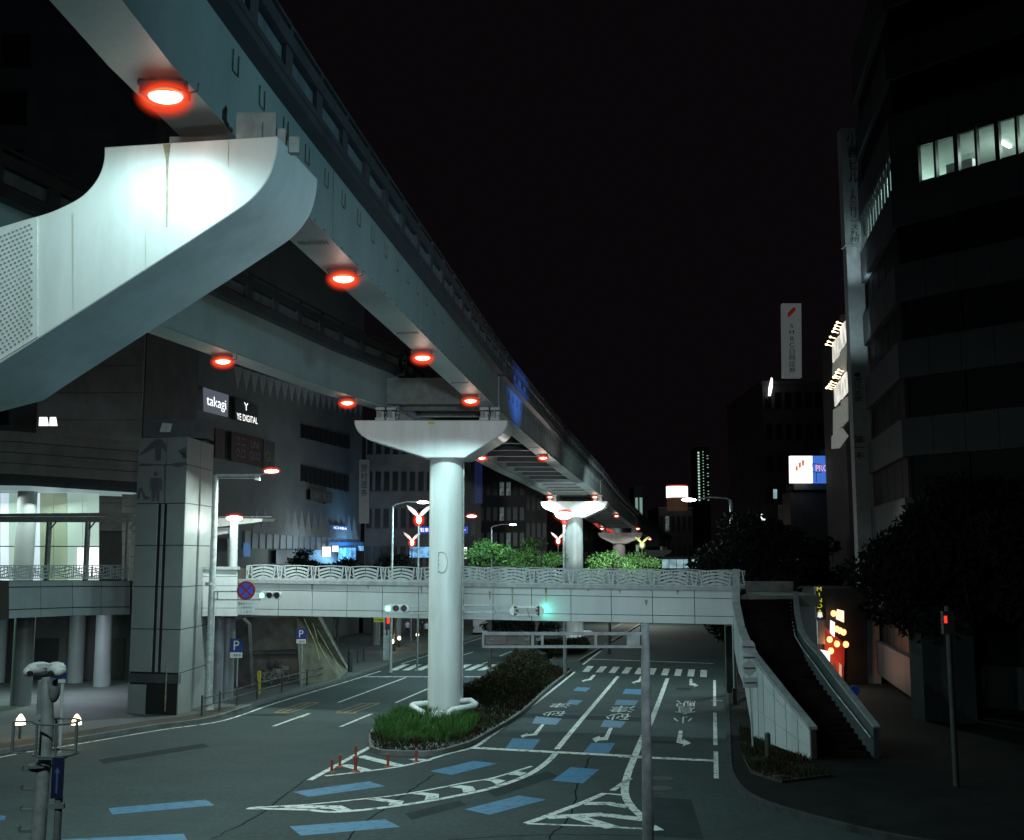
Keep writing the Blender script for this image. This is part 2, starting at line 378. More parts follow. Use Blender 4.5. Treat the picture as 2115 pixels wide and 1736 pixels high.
# hatched island in front of the right lane
line(A, [(1368, 1622), (1560, 1552), (1720, 1492), (1845, 1438), (1962, 1447)], .22)
line(A, [(1372, 1624), (1800, 1640), (2090, 1656), (2175, 1664)], .15, dz=LV + .003)
line(A, [(1722, 1500), (1870, 1500), (2000, 1522)], .42, dz=LV + .003); line(A, [(1490, 1585), (1820, 1568), (2090, 1598)], .45, dz=LV + .003)
line(A, [(1660, 1578), (1900, 1650)], .45, dz=LV + .006); line(B, [(75, 1420), (185, 1345)], .18)
wl.poly([gp(G(*B(*p)), LV + .006) for p in [(330, 1668), (395, 1665), (335, 1630)]])
for i in range(10):
    t = i / 9
    xb = [940, 1028, 1113, 1198, 1284, 1370, 1460, 1547, 1635, 1720][i]; xt = [975, 1062, 1146, 1230, 1310, 1390, 1478, 1560, 1642, 1722][i]
    yb = 370 + 34 * t; yt = 332 + 26 * t
    wl.poly([gp(G(*D(*p))) for p in [(xb, yb), (xb + 43, yb + 1.5), (xt + 43, yt + 1), (xt, yt)]])
for i in range(9):
    xb = 525 + 77 * i; wl.poly([gp(G(*A(*p))) for p in [(xb, 680), (xb + 44, 680), (xb + 124, 644), (xb + 82, 644)]])
line(A, [(350, 720), (1190, 720)], .38); line(D, [(1000, 287), (1810, 316)], .38)
for q in ([(210, 878), (625, 725)], [(563, 880), (900, 733)], [(222, 1028), (415, 948)], [(975, 588), (1040, 567)], [(1205, 593), (1265, 568)], [(1095, 640), (1140, 625)], [(-20, 968), (35, 945)]): line(A, q, .15)
line(Cc, [(1678, 1025), (1900, 945)], .15)
line(A, [(600, 640), (755, 590), (1060, 490), (1300, 412)], .13)
LEDGE = gpts(Cc, [(-400, 1330), (0, 1215), (500, 1130), (1000, 1045), (1370, 990), (1700, 880), (2115, 755)]) + [G(*A(470, 685))]
strip(wl, smooth2(LEDGE), .14)
for q in ([(715, 1345), (712, 1180)], [(710, 1140), (706, 940)], [(705, 900), (704, 740)]): line(B, q, .16)
line(D, [(1790, 560), (1865, 563)], .2)
line(D, [(1250, 90), (1300, 45)], .15); line(D, [(690, 65), (820, 70)], .3); line(D, [(760, 100), (830, 80)], .15); line(D, [(395, 266), (470, 236)], .15)
arrows = [[(1580, 760), (1603, 760), (1598, 822), (1610, 828), (1607, 815), (1660, 843), (1605, 865), (1608, 850), (1562, 838)],
          [(1120, 740), (1143, 740), (1108, 822), (1050, 826), (1030, 838), (1005, 815), (1060, 793), (1052, 806), (1085, 803)],
          [(672, 718), (692, 718), (640, 790), (570, 797), (548, 808), (532, 795), (582, 775), (575, 786), (615, 780)],
          [(1010, 392), (1030, 392), (1000, 425), (962, 430), (947, 438), (935, 430), (968, 420), (985, 418)],
          [(1325, 400), (1345, 400), (1322, 438), (1290, 442), (1285, 452), (1265, 440), (1300, 430), (1308, 428)],
          [(1650, 418), (1668, 418), (1668, 447), (1680, 450), (1680, 445), (1708, 462), (1680, 472), (1680, 462), (1648, 460)]]
obj('white_marking', wl, 'white_line', road)
for a in arrows:
    mb = MB(); mb.poly([gp(G(*D(*p)), LV + .002) for p in reversed(a)]); obj('lane_arrow', mb, 'white_line', road)
bl = MB()
for conv, q in ((D, [(480, 810), (663, 818), (612, 885), (432, 878)]), (D, [(1000, 840), (1157, 843), (1105, 926), (945, 905)]), (D, [(635, 665), (805, 680), (765, 722), (608, 712)]),
                (D, [(1085, 688), (1230, 700), (1195, 740), (1060, 735)]), (D, [(905, 472), (997, 476), (965, 502), (880, 495)]), (D, [(1225, 483), (1345, 487), (1330, 522), (1205, 515)]),
                (D, [(1170, 555), (1312, 560), (1290, 592), (1150, 590)]), (D, [(860, 555), (945, 560), (905, 590), (830, 582)]),
                (A, [(1045, 1237), (1190, 1253), (905, 1323), (775, 1300)]), (A, [(1640, 1275), (1815, 1290), (1715, 1375), (1525, 1358)]), (A, [(1320, 1450), (1487, 1475), (1140, 1568), (988, 1535)])):
    bl.poly([gp(G(*conv(*p)), LV - .002) for p in reversed(q)])
for q in ([A(400, 1363), A(500, 1392), Cc(1900, 1458), Cc(1800, 1428)], [Cc(1265, 1475), Cc(1320, 1510), Cc(690, 1567), Cc(665, 1528)], [A(500, 1597), A(590, 1643), Cc(1850, 1697), Cc(1780, 1640)],
          [Cc(1130, 1685), Cc(1160, 1745), Cc(420, 1800), Cc(380, 1720)], [Cc(-40, 1568), Cc(36, 1575), Cc(30, 1600), Cc(-60, 1608)]):
    bl.poly([gp(G(*p), LV - .002) for p in reversed(q)])
obj('blue_marking', bl, 'blue_line', road)
yl = MB()
for q in ([(1690, 940), (1860, 880)], [(1730, 942), (1900, 882)], [(1790, 938), (1960, 878)], [(2065, 940), (2230, 882)], [(2110, 942), (2290, 882)], [(2170, 942), (2330, 884)], [(2480, 930), (2600, 885)], [(2540, 930), (2680, 885)]):
    strip(yl, gpts(Cc, q), .13)
for q in ([(1850, 882), (1960, 878)], [(2230, 884), (2340, 882)], [(1690, 940), (1780, 942)], [(2070, 942), (2190, 944)]): strip(yl, gpts(Cc, q), .3, LV + .003)
obj('yellow_marking', yl, 'yellow_line', road)
def roadchar(s, x0, y0, x1, y1, sk):
    a = G(*D(x1, y0)); b = G(*D(x0, y0)); c = G(*D(x1 - sk, y1))
    for p in (a, b, c): p.z = gz(p.y)
    text('road_lettering', s, M['white_line'], road, a, b - a, c - a, n=Vector((0, 0, 1)), off=LV + .003)
roadchar('小', 1545, 668, 1672, 710, 0); roadchar('倉', 1553, 606, 1690, 652, 0); roadchar('駅', 1560, 562, 1692, 600, 0)
roadchar('砂', 1112, 645, 1268, 690, 18); roadchar('津', 1140, 597, 1298, 640, 18); roadchar('砂', 700, 630, 845, 664, 30); roadchar('津', 745, 578, 880, 608, 30)
# manholes
mh = MB()
for x, y in ((380, 1345), (370, 1405)):
    c = G(*B(x, y)); mh.add([gp(c + Vector((math.cos(t) * .38, math.sin(t) * .38, 0))) for t in np.linspace(0, 6.0, 18)], [tuple(range(18))])
obj('manhole_cover', mh, 'darksteel', road)
# lighter resurfaced asphalt of the left carriageway, and repair patches
M['asphalt2'] = mat('resurfaced_asphalt', (0.030, 0.046, 0.046), 0.85, c2=(0.021, 0.033, 0.034), scale=.5, bump=.4, fine=.5, spec=.25)
M['asphalt3'] = mat('dark_repair_patch', (0.013, 0.021, 0.023), 0.9, var=.2, scale=1.5, fine=.4, spec=.15)
pa = MB(); pa.poly([gp(G(*p), .003) for p in [Cc(1200, 1800), A(20, 1362), A(440, 1130), A(430, 1080), A(560, 990), A(700, 900), A(-30, 850), Cc(1700, 890), Cc(1370, 996), Cc(1000, 1050), Cc(500, 1135), Cc(0, 1220), Cc(-500, 1340), Cc(-500, 1800)]]); obj('resurfaced_asphalt', pa, 'asphalt2', road)
for conv, q in ((D, [(420, 640), (1330, 672), (1330, 700), (390, 668)]), (B, [(330, 1460), (560, 1475), (640, 1720), (330, 1700)]), (A, [(1120, 1420), (1500, 1300), (1560, 1330), (1180, 1460)]), (D, [(1400, 820), (1570, 828), (1570, 850), (1400, 842)]), (Cc, [(600, 1230), (1250, 1130), (1290, 1150), (640, 1255)]), (A, [(620, 1560), (960, 1480), (1000, 1510), (660, 1600)]), (D, [(1560, 476), (1660, 478), (1655, 492), (1560, 490)])):
    pa = MB(); pa.poly([gp(G(*conv(*p)), .0036) for p in reversed(q)]); obj('repair_patch', pa, 'asphalt3', road)
# tar seams
ts = MB()
for conv, q in ((A, [(250, 1740), (420, 1580), (640, 1430), (800, 1320)]), (A, [(1500, 1720), (1640, 1560), (1690, 1380), (1760, 1210)]), (Cc, [(1300, 1720), (1600, 1560), (1900, 1340)]), (A, [(900, 1720), (1500, 1690), (2100, 1700)]), (A, [(1180, 905), (2100, 960)])):
    p = smooth2(gpts(conv, q), 8); p = [v + Vector((random.uniform(-.05, .05), random.uniform(-.05, .05), 0)) for v in p]; strip(ts, p, .05, .003)
M['tar'] = mat('tar_seam', (0.010, 0.012, 0.013), 0.95, spec=.02); obj('tar_seam', ts, 'tar', road)

def slab(name, outline, h, m, kerbname=None, kw=.16):
    """raised slab that follows the slope"""
    mb = MB(); top = [gp(p, h) for p in outline]; bot = [gp(p, -.3) for p in outline]; n = len(top)
    ar = sum(top[i].x * top[(i + 1) % n].y - top[(i + 1) % n].x * top[i].y for i in range(n))
    if ar < 0: top.reverse(); bot.reverse()
    mb.poly(top)
    for i in range(n): j = (i + 1) % n; mb.quad(bot[i], bot[j], top[j], top[i])
    return tag(obj(name, mb, m), kind='structure')
def curb(pts, h=.15, wd=.17):
    mb = MB(); strip(mb, pts, wd, h + .012)
    p2 = [Vector((p[0], p[1], 0)) for p in pts]; ns = []
    for i in range(len(p2)):
        d = (p2[min(i + 1, len(p2) - 1)] - p2[max(i - 1, 0)]).normalized(); ns.append(Vector((d.y, -d.x, 0)))
    for s_ in (-1, 1):
        for i in range(len(p2) - 1):
            a, b = p2[i] + ns[i] * wd / 2 * s_, p2[i + 1] + ns[i + 1] * wd / 2 * s_; mb.quad(gp(a, -.05), gp(b, -.05), gp(b, h + .012), gp(a, h + .012))
    return mb
# left pavement: its kerb runs 0.6 m outside the edge line
LK = []
sl = smooth2(LEDGE + gpts(A, [(600, 640), (755, 590), (1060, 490), (1300, 412)])[0:4], 6)
for i, p in enumerate(sl):
    d = (sl[min(i + 1, len(sl) - 1)] - sl[max(i - 1, 0)]).normalized(); LK.append(p + Vector((-d.y, d.x, 0)) * .62)
LK.append(LK[-1] + RD * 120)
def split_slab(name, kerbpts, farx, h, m):
    mb = MB()
    for a, b in zip(kerbpts, kerbpts[1:]):
        q = [gp(a, h), gp(b, h), gp((farx, b[1]), h), gp((farx, a[1]), h)]
        if farx > a[0]: q.reverse()
        mb.poly(list(reversed(q)) if False else q); mb.quad(gp(a, -.05), gp(b, -.05), gp(b, h), gp(a, h))
    return tag(obj(name, mb, m), kind='structure')
split_slab('pavement', LK, -80, .13, 'paving')
tag(obj('kerb', curb(LK), 'kerb'), kind='structure')
RK = smooth2([G(*B(3600, 1950)), G(*B(2115, 1775))] + gpts(B, [(1700, 1706), (1300, 1606), (1000, 1512), (870, 1432), (812, 1342), (795, 1250), (788, 1000), (775, 700), (762, 560)]), 5)
RK.append(RK[-1] + RD * 150)
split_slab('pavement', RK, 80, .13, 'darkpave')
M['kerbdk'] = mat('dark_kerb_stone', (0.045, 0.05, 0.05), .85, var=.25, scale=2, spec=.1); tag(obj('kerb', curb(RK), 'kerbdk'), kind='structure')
LS = [p + Vector((-.45, .75, 0)) for p in LK if p.y < 54.5 and p.x < -11]
hs = MB(); strip(hs, LS, 1.3, .15); tag(obj('planting_strip', hs, 'soil'), kind='structure')
# planting bed beside the ramp wall
bed = gpts(B, [(850, 1040), (880, 1240), (930, 1340), (1120, 1400), (1420, 1360), (1290, 1275), (1000, 1160)])
slab('planting_bed', bed, .2, 'soil')
# median islands
MEDL = gpts(A, [(420, 1180), (425, 1075), (560, 985), (760, 890), (970, 800), (1110, 740), (1240, 660)])
MEDR = gpts(A, [(1640, 690), (1500, 800), (1330, 955), (1130, 1080), (1040, 1132), (950, 1165), (800, 1203), (600, 1205), (480, 1198)])
MED = smooth2(MEDL, 4) + smooth2(MEDR, 4)
slab('median_island', MED, .16, 'soil')
tag(obj('kerb', curb(MED + [MED[0]], .17, .2), 'kerb'), kind='structure')
m2a = G(*A(1510, 632)); m2b = G(*A(1690, 632))
MED2 = [m2a, m2b, m2b + RD * 120 + RN * .5, m2a + RD * 120 - RN * .2]
slab('median_island', MED2, .16, 'soil')
tag(obj('kerb', curb(MED2 + [MED2[0]], .17, .2), 'kerb'), kind='structure')
# concrete apron at the tip of the median
ap = MB(); ap.poly([gp(G(*A(*p)), .168) for p in [(470, 1185), (600, 1196), (790, 1193), (870, 1165), (780, 1150), (520, 1150), (440, 1165)]]); tag(obj('median_apron', ap, 'kerb'), kind='structure')

# ================================================================ foliage
def leaves(centers, radii, n, size, flat=0.0):
    """leaf cards spread through ellipsoidal clumps"""
    cs = np.array(centers, float); rs = np.array(radii, float); wts = rs.prod(axis=1) ** .8; wts /= wts.sum()
    idx = rng.choice(len(cs), n, p=wts); d = rng.normal(size=(n, 3)); d /= np.linalg.norm(d, axis=1)[:, None]
    rr = rng.random(n) ** .45; p = cs[idx] + d * rs[idx] * rr[:, None]
    a = rng.normal(size=(n, 3)); a[:, 2] *= (1 - flat); a /= np.linalg.norm(a, axis=1)[:, None]
    b = np.cross(a, rng.normal(size=(n, 3))); b /= np.linalg.norm(b, axis=1)[:, None]
    s_ = size * (0.6 + 0.8 * rng.random(n))[:, None]
    v = np.stack([p - a * s_, p + b * s_ * .42, p + a * s_, p - b * s_ * .42], 1).reshape(-1, 3)
    mb = MB(); mb.v = [tuple(x) for x in v]; mb.f = [(4 * i, 4 * i + 1, 4 * i + 2, 4 * i + 3) for i in range(n)]; mb.sm = [False] * n
    return mb
def tree(name, label, base, h, clumps, n, size, m='leafdk', trunk=.16, group=None, cat='tree'):
    t = thing(name, label, cat, base, group); b = Vector(base); tr = MB()
    tr.tube([b + Vector((0, 0, -.2)), b + Vector((.1, .05, h * .3)), b + Vector((.05, -.1, h * .62))], [trunk * 1.3, trunk, trunk * .6], 8)
    for c, r in clumps[:7]:
        c = Vector(c); s_ = b + Vector((.06, 0, h * random.uniform(.3, .55))); md = (s_ + c) / 2 + Vector((0, 0, -.15))
        tr.tube([s_, md, c], [trunk * .5, trunk * .32, trunk * .1], 6)
    obj('trunk', tr, 'bark', t)
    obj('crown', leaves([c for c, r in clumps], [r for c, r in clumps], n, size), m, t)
    return t
def clumpset(c, R_, k, rmin, rmax):
    out = []
    for i in range(k):
        d = Vector(rng.normal(size=3)); d.normalize(); u = random.random() ** .5
        q = Vector(c) + Vector((d.x * R_[0], d.y * R_[1], d.z * R_[2])) * u; r = random.uniform(rmin, rmax)
        out.append(((q.x, q.y, q.z), (r * 1.25, r * 1.25, r * .7)))
    return out
def grassmb(pts, n, hmin, hmax, base=.16, wd=.012, lean=.25):
    mb = MB(); poly = [(p[0], p[1]) for p in pts]; x0 = min(p[0] for p in poly); x1 = max(p[0] for p in poly); y0 = min(p[1] for p in poly); y1 = max(p[1] for p in poly); k = 0
    def ins(x, y):
        c = False
        for i in range(len(poly)):
            a, b = poly[i], poly[i - 1]
            if (a[1] > y) != (b[1] > y) and x < (b[0] - a[0]) * (y - a[1]) / (b[1] - a[1]) + a[0]: c = not c
        return c
    while k < n:
        x = random.uniform(x0, x1); y = random.uniform(y0, y1)
        if not ins(x, y): continue
        k += 1; h = random.uniform(hmin, hmax) * (.62 + .38 * math.sin(x * 2.3 + 1) * math.sin(y * 1.9 + .4) + .25 * math.sin(x * 5.1) * math.sin(y * 4.3)); a = random.uniform(0, 6.28); dx, dy = math.cos(a) * wd, math.sin(a) * wd; lx, ly = random.gauss(0, lean) * h, random.gauss(0, lean) * h
        z = gz(y) + base; m1 = (x + lx * .35, y + ly * .35, z + h * .6)
        mb.add([(x - dx, y - dy, z - .03), (x + dx, y + dy, z - .03), (m1[0] + dx, m1[1] + dy, m1[2]), (m1[0] - dx, m1[1] - dy, m1[2]), (x + lx, y + ly, z + h)], [(0, 1, 2, 3), (3, 2, 4)])
    return mb
gr = gpts(A, [(440, 1105), (450, 1040), (560, 995), (760, 960), (960, 975), (1060, 1000), (1060, 1060), (980, 1120), (880, 1145), (700, 1150), (480, 1140)])
tag(obj('grass', grassmb(gr, 13000, .18, .85, wd=.013, lean=.4), 'grass'), 'long bright green grass round the foot of the nearest column', 'grass', kind='stuff')
gr2 = gpts(A, [(1010, 870), (1200, 900), (1330, 930), (1480, 815), (1630, 700), (1500, 655), (1300, 720), (1100, 780)])
tag(obj('grass', grassmb(gr2, 5000, .12, .35, wd=.014), 'hedge'), 'low dark ground cover along the right edge of the median', 'ground cover', kind='stuff')
tag(obj('grass', grassmb(bed, 5000, .08, .3, base=.2, wd=.012), 'hedge'), 'dark low ground cover in the bed below the white ramp wall', 'ground cover', kind='stuff')
tag(obj('grass', grassmb(MED, 16000, .1, .42, wd=.02, lean=.5), 'hedge'), 'dark ground cover filling the rest of the median island', 'ground cover', kind='stuff')
# median shrubs: dark hedge clumps between the carriageways
hc = []
for x, y, r in ((1060, 880, .62), (1130, 850, .75), (1180, 790, .8), (1230, 760, .9), (1290, 720, 1.0), (1340, 720, 1.0), (1400, 720, .95), (1430, 760, .7), (1300, 800, .7), (1230, 830, .6), (1370, 680, 1.1), (1450, 700, .8), (1300, 680, 1.0)):
    r *= .82; c = G(*A(x, y)); hc.append((Vector((c.x, c.y, c.z + r * .75)), r))
for i, ids in enumerate(((0, 1, 8, 9), (2, 3, 4), (5, 6, 12), (7, 10, 11))):
    cl = []
    for j in ids:
        c, r = hc[j]
        for k in range(5): cl.append(((c.x + random.uniform(-.5, .5), c.y + random.uniform(-1.5, 1.5), c.z + random.uniform(-.2, .35)), (r * .8, r * 1.1, r * .65)))
    lab = ['low dark shrub on the median just behind the white column', 'dark brownish shrub in the middle of the median hedge', 'tallest dark shrub of the median hedge under the empty sign frame', 'dark shrub at the far end of the median beside the zebra crossing'][i]
    c0 = hc[ids[0]][0]
    t = thing('shrub', lab, 'shrub', (c0.x, c0.y, gz(c0.y) + .1), 'shrubs on the median')
    obj('foliage', leaves([a for a, b in cl], [b for a, b in cl], 5200, .085), 'hedge', t)
    st = MB()
    for j in ids:
        c, r = hc[j]; st.tube([(c.x, c.y, gz(c.y) + .05), (c.x + .1, c.y, c.z)], [.03, .015], 6)
    obj('stem', st, 'bark', t)
# hedge on second median
for i, (x, y, r) in enumerate(((1520, 600, .75), (1600, 590, .8), (1690, 585, .7))):
    c = G(*A(x, y)); cl = [((c.x + random.uniform(-.6, .6), c.y + random.uniform(-1, 5), c.z + r * random.uniform(.5, 1.3)), (r, r * 2.0, r * .7)) for k in range(6)]
    t = thing('shrub', ['clipped shrub left of the white pipe guard beyond the zebra crossing', 'middle clipped shrub beyond the zebra crossing', 'clipped shrub nearest the right carriageway beyond the zebra crossing'][i], 'shrub', tuple(c), 'shrubs on the far median')
    obj('foliage', leaves([a for a, b in cl], [b for a, b in cl], 4200, .11), 'hedge', t)
# big bushes whose bright tops stand above the footbridge railing
def crown_from(box, Y, k, rr):
    """clumps filling a picture box at distance Y"""
    out = []; x0, y0, x1, y1 = box
    for i in range(k):
        u = random.random(); x = x0 + (x1 - x0) * u; top = y0 + (y1 - y0) * (abs(u - .5) * 2) ** 2 * .75
        y = random.uniform(top, y1); p = P(x, y, Y + random.uniform(-2, 2)); r = rr * random.uniform(.6, 1.2); out.append(((p.x, p.y, p.z), (r * 1.3, r * 1.3, r * .55)))
    return out
for box, Y, lab, n in (((962, 1112, 1060, 1170), 80, 'leafy green tree showing over the railing just right of the white column', 5200), ((1055, 1118, 1155, 1175), 84, 'leafy green tree left of the second column over the railing', 5200),
                       ((1222, 1140, 1290, 1170), 95, 'green tree top right of the second column over the railing', 3000), ((1290, 1146, 1352, 1172), 100, 'pale green tree top beside the yellow winged lamp', 3000)):
    cl = crown_from(box, Y, 26, .75); bx = P((box[0] + box[2]) / 2, 1170, Y)
    cl += [((bx.x + random.uniform(-2, 2), Y + random.uniform(-1.5, 1.5), random.uniform(4.2, 5.8)), (1.3, 1.3, .7)) for _ in range(7)]
    tree('tree', lab, (bx.x, Y, gz(Y)), 7.0, cl, n, .13, 'leaf', .12, 'trees on the median beyond the footbridge')
bx = G(*A(1300, 600)); cl = crown_from((1000, 1262, 1140, 1300), bx.y, 16, .8)
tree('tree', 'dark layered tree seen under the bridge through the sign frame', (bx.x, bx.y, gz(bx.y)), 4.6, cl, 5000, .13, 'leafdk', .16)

# ================================================================ MONORAIL VIADUCT
BRT = [(-40, -4.9), (0, -4.93), (12.5, -4.82), (16.6, -4.55), (21.2, -4.09), (31, -2.94), (49.7, -.66), (64, 1.42), (81, 4.0), (97, 6.6), (114, 9.35), (140, 13.7), (173, 19.9), (210, 27.2), (250, 35.5), (290, 46), (330, 63), (370, 95)]
BRs = catmull([(x, y) for y, x in BRT], 6)
def br(y): return interp([(p[1], p[0]) for p in BRs], y)
def blc(y):      # centre line of the left girder
    if y >= 50: return br(y) - .41 - 4.75
    return interp([(-40, -30.5), (16, -15.1), (32.5, -10.6), (44, -7.75), (50, br(50) - .41 - 4.75)], y)
def zb(y): return interp([(-40, 13.8), (50, 13.8), (114, 13.38), (173, 11.45), (250, 9.2), (340, 7.4), (370, 7.4)], y)
def sweep(mb, cen, y0, y1, prof, step=2.0):
    n = max(1, int(round((y1 - y0) / step))); rows = []
    for i in range(n + 1):
        y = y0 + (y1 - y0) * i / n; x = cen(y); d = Vector((cen(y + .3) - cen(y - .3), .6, 0)).normalized(); nn = Vector((d.y, -d.x, 0))
        rows.append([Vector((x, y, zb(y))) + nn * px + Vector((0, 0, pz)) for px, pz in prof])
    k = len(prof); vs = [v for r in rows for v in r]; fs = []
    for i in range(n):
        for j in range(k): fs.append((i * k + j, i * k + (j + 1) % k, (i + 1) * k + (j + 1) % k, (i + 1) * k + j))
    fs += [tuple(range(k - 1, -1, -1)), tuple(n * k + j for j in range(k))]
    mb.add(vs, fs)
def rect(x0, z0, x1, z1): return [(x0, z0), (x0, z1), (x1, z1), (x1, z0)]
def girder_parts(cen, y0, y1, par, detail=True, posts=True):
    g_ = MB(); sweep(g_, cen, y0, y1, rect(-.41, 0, .41, 1.6)); sweep(g_, cen, y0, y1, rect(-.445, -.03, .445, .0))
    f_ = MB(); sweep(f_, cen, y0, y1, rect(-.62, 1.6, .72, 1.78)); sweep(f_, cen, y0, y1, rect(.60, 1.78, .74, 1.92)); obj('flange', f_, 'flange', par)
    b_ = MB(); sweep(b_, cen, y0, y1, rect(-.36, 1.78, .36, 2.42)); obj('running_beam', b_, 'beamlight', par)
    w_ = MB(); sweep(w_, cen, y0, y1, rect(.60, 2.0, .63, 2.33)); obj('side_fairing', w_, 'fairing', par)
    t_ = MB(); sweep(t_, cen, y0, y1, rect(.50, 2.38, .76, 2.66)); sweep(t_, cen, y0, y1, rect(-.70, 2.38, -.52, 2.6)); sweep(t_, cen, y0, y1, rect(.70, 2.78, .76, 2.84)); obj('guard_rail', t_, 'flange', par)
    d_ = MB(); c_ = MB(); y = y0 + .5; first = None; pz = wloc(par)
    while y < y1 and posts:
        x = cen(y); d = Vector((cen(y + .3) - cen(y - .3), .6, 0)).normalized(); nn = Vector((d.y, -d.x, 0)); z = zb(y); o = Vector((x, y, z))
        if first is None:
            p_ = MB(); q = Vector((0, 0, 0)); n0 = Vector((1, 0, 0))
            p_.prism([(.62, -.2, 1.9), (.72, -.2, 1.9), (.72, -.2, 2.4), (.62, -.2, 2.4)], (0, .4, 0)); p_.prism([(.62, -.08, 1.8), (.70, -.08, 1.8), (.70, -.08, 2.4), (.73, -.08, 2.66), (.76, -.08, 2.66), (.76, -.08, 2.8), (.72, -.08, 2.8), (.62, -.08, 2.4)], (0, .16, 0))
            first = obj('rail_post', p_, 'flange', par, True); oo = first
        else: oo = first.copy(); COL.objects.link(oo)
        oo.location = o - pz; oo.rotation_euler = (0, 0, math.atan2(nn.y, nn.x)); y += 1.95
    if detail:
        y = y0 + .4; k = 0
        while y < y1 - .2:
            x = cen(y); d = Vector((cen(y + .3) - cen(y - .3), .6, 0)).normalized(); nn = Vector((d.y, -d.x, 0)); o = Vector((x, y, zb(y)))
            s_ = o + nn * .43
            if k % 2 == 0:
                for a in (0, .26): d_.bar(s_ + d * a + Vector((0, 0, 1.02)), s_ + d * a + Vector((0, 0, 1.38)), .018, .018)
                d_.bar(s_ + Vector((0, 0, 1.02)), s_ + d * .26 + Vector((0, 0, 1.02)), .018, .018)
            c_.box(s_ + Vector((0, 0, .02)), (.05, .05, .05), u=d)
            if k % 14 == 9:
                d_.bar(o + nn * .415 + Vector((0, 0, .02)), o + nn * .415 + Vector((0, 0, 1.58)), .012, .012)
                for q in range(8): c_.box(o - nn * (.3 - q * .085) + Vector((0, 0, -.035)), (.05, .22, .02), u=nn)
            y += .68; k += 1
        d_.add(c_.v, c_.f); obj2('box_girder', [(g_, 'girder'), (d_, 'diaph')], par)
    else: obj('box_girder', g_, 'girder', par)
right = lambda y: br(y) - .41
spans = [(-38, 16.3, 'viaduct span above and behind the camera ending on the curved bracket pier'), (16.3, 49.7, 'viaduct span with a box girder crossing from upper left to the nearest column'),
         (50.2, 113.6, 'long viaduct span between the two white columns with ladder cross beams'), (114.1, 172.6, 'viaduct span beyond the second white column'), (173, 250, 'far viaduct span curving right past the third column'), (250.5, 366, 'farthest viaduct span curving right behind the trees')]
for i, (y0, y1, lab) in enumerate(spans):
    t = thing('viaduct_span', lab, 'viaduct', (right(y0), y0, zb(y0)), 'spans of the monorail viaduct')
    girder_parts(right, y0, y1, t, i in (1, 2), i < 4); girder_parts(blc, y0, y1, t, i == 2, i < 3) if i > 0 else None
    if i >= 1:
        ends = [y1 - .8] if i == 1 else [y0 + .8, y1 - .8]
        for y in ends:
            mb = MB(); a = Vector((right(y) - .42, y, zb(y) + .7)); b = Vector((blc(y) + .42, y, zb(y) + .7)); mb.bar(a, b, .3, 1.2); obj('end_diaphragm', mb, 'diaph', t)
    if i in (2, 3):
        y = y0 + 4
        while y < y1 - 2:
            mb = MB(); a = Vector((right(y) - .42, y, zb(y) + .62)); b = Vector((blc(y) + .42, y, zb(y) + .62))
            mb.bar(a, b, .06, .7); m3 = MB(); m3.bar(a - Vector((0, 0, .37)), b - Vector((0, 0, .37)), .26, .04)
            obj2('cross_beam', [(mb, 'flange'), (m3, 'girder')], t); y += 4.1
        mb = MB(); 
        sweep(mb, lambda y: (right(y) + blc(y)) / 2, y0 + 1, y1 - 1, rect(-1.95, 1.05, 1.95, 1.1)); obj('inspection_deck', mb, 'slot', t)
# ---- piers
def bearings(t, cen, y, z0):
    z1 = zb(y) - .03
    for s_ in (-.25, .25):
        mb = MB(); mb.box((cen + s_, y, (z0 + z1) / 2 - .05), (.34, .5, (z1 - z0) * .55)); mb.box((cen + s_, y, z0 + .06), (.42, .7, .12)); mb.box((cen + s_, y, z1 - .06), (.42, .6, .12)); mb.cyl((cen + s_, y - .3, z0 + .12), (cen + s_, y - .3, z1 - .12), .04); mb.cyl((cen + s_ - .12, y - .32, z0 + .12), (cen + s_ - .12, y - .32, z1 - .12), .025)
        obj('bearing', mb, 'steel', t)
def tpier(Y, cx, hx0, hx1, ztop, rad, lab, slope=0.13, dep=2.3):
    t = thing('viaduct_pier', lab, 'pier', (cx, Y, gz(Y)), 'T shaped piers of the viaduct')
    prof = []; wL = cx - hx0; wR = hx1 - cx; H = 1.72
    def side(s_, wd):   # hammerhead outline from top corner down to the column
        pts = [(s_ * wd, 0)]
        for k in range(1, 8):
            a = k / 8 * math.pi / 2 * .78; pts.append((s_ * (wd - 1.25 * (1 - math.cos(a)) * 1.0), -1.0 * math.sin(a) * 1.02))
        pts.append((s_ * (rad + .12), -H)); return pts
    L = side(-1, wL); Rr = side(1, wR); out = L + list(reversed(Rr))
    f = MB(); pts = [Vector((cx + p[0], Y - dep / 2 + slope * 0, ztop + p[1])) for p in out]
    f.prism(pts, (slope * dep, dep, 0)); ch = obj('crosshead', f, 'pier', t)
    bv = ch.modifiers.new('b', 'BEVEL'); bv.width = .05; bv.segments = 2; bv.limit_method = 'ANGLE'
    c = MB(); c.cyl((cx, Y, gz(Y) - .2), (cx, Y, ztop - H + .01), rad, seg=48); c.cyl((cx, Y, gz(Y) - .1), (cx, Y, gz(Y) + .25), rad + .02, rad + .02, 48); obj('column', c, 'pier', t)
    bearings(t, right(Y), Y - .75, ztop); bearings(t, blc(Y), Y - .75, ztop); bearings(t, right(Y), Y + .75, ztop); bearings(t, blc(Y), Y + .75, ztop)
    y_ = MB(); yx = (hx0 + hx1) / 2 + .0; y_.box((yx, Y - dep / 2 - .01, ztop - .14), (.30, .02, .1)); obj('number_plate', y_, 'yellow', t)
    return t
t1 = tpier(50.0, -3.04, -7.2, -.18, 13.17, .77, 'nearest white T shaped pier, its round column standing in grass')
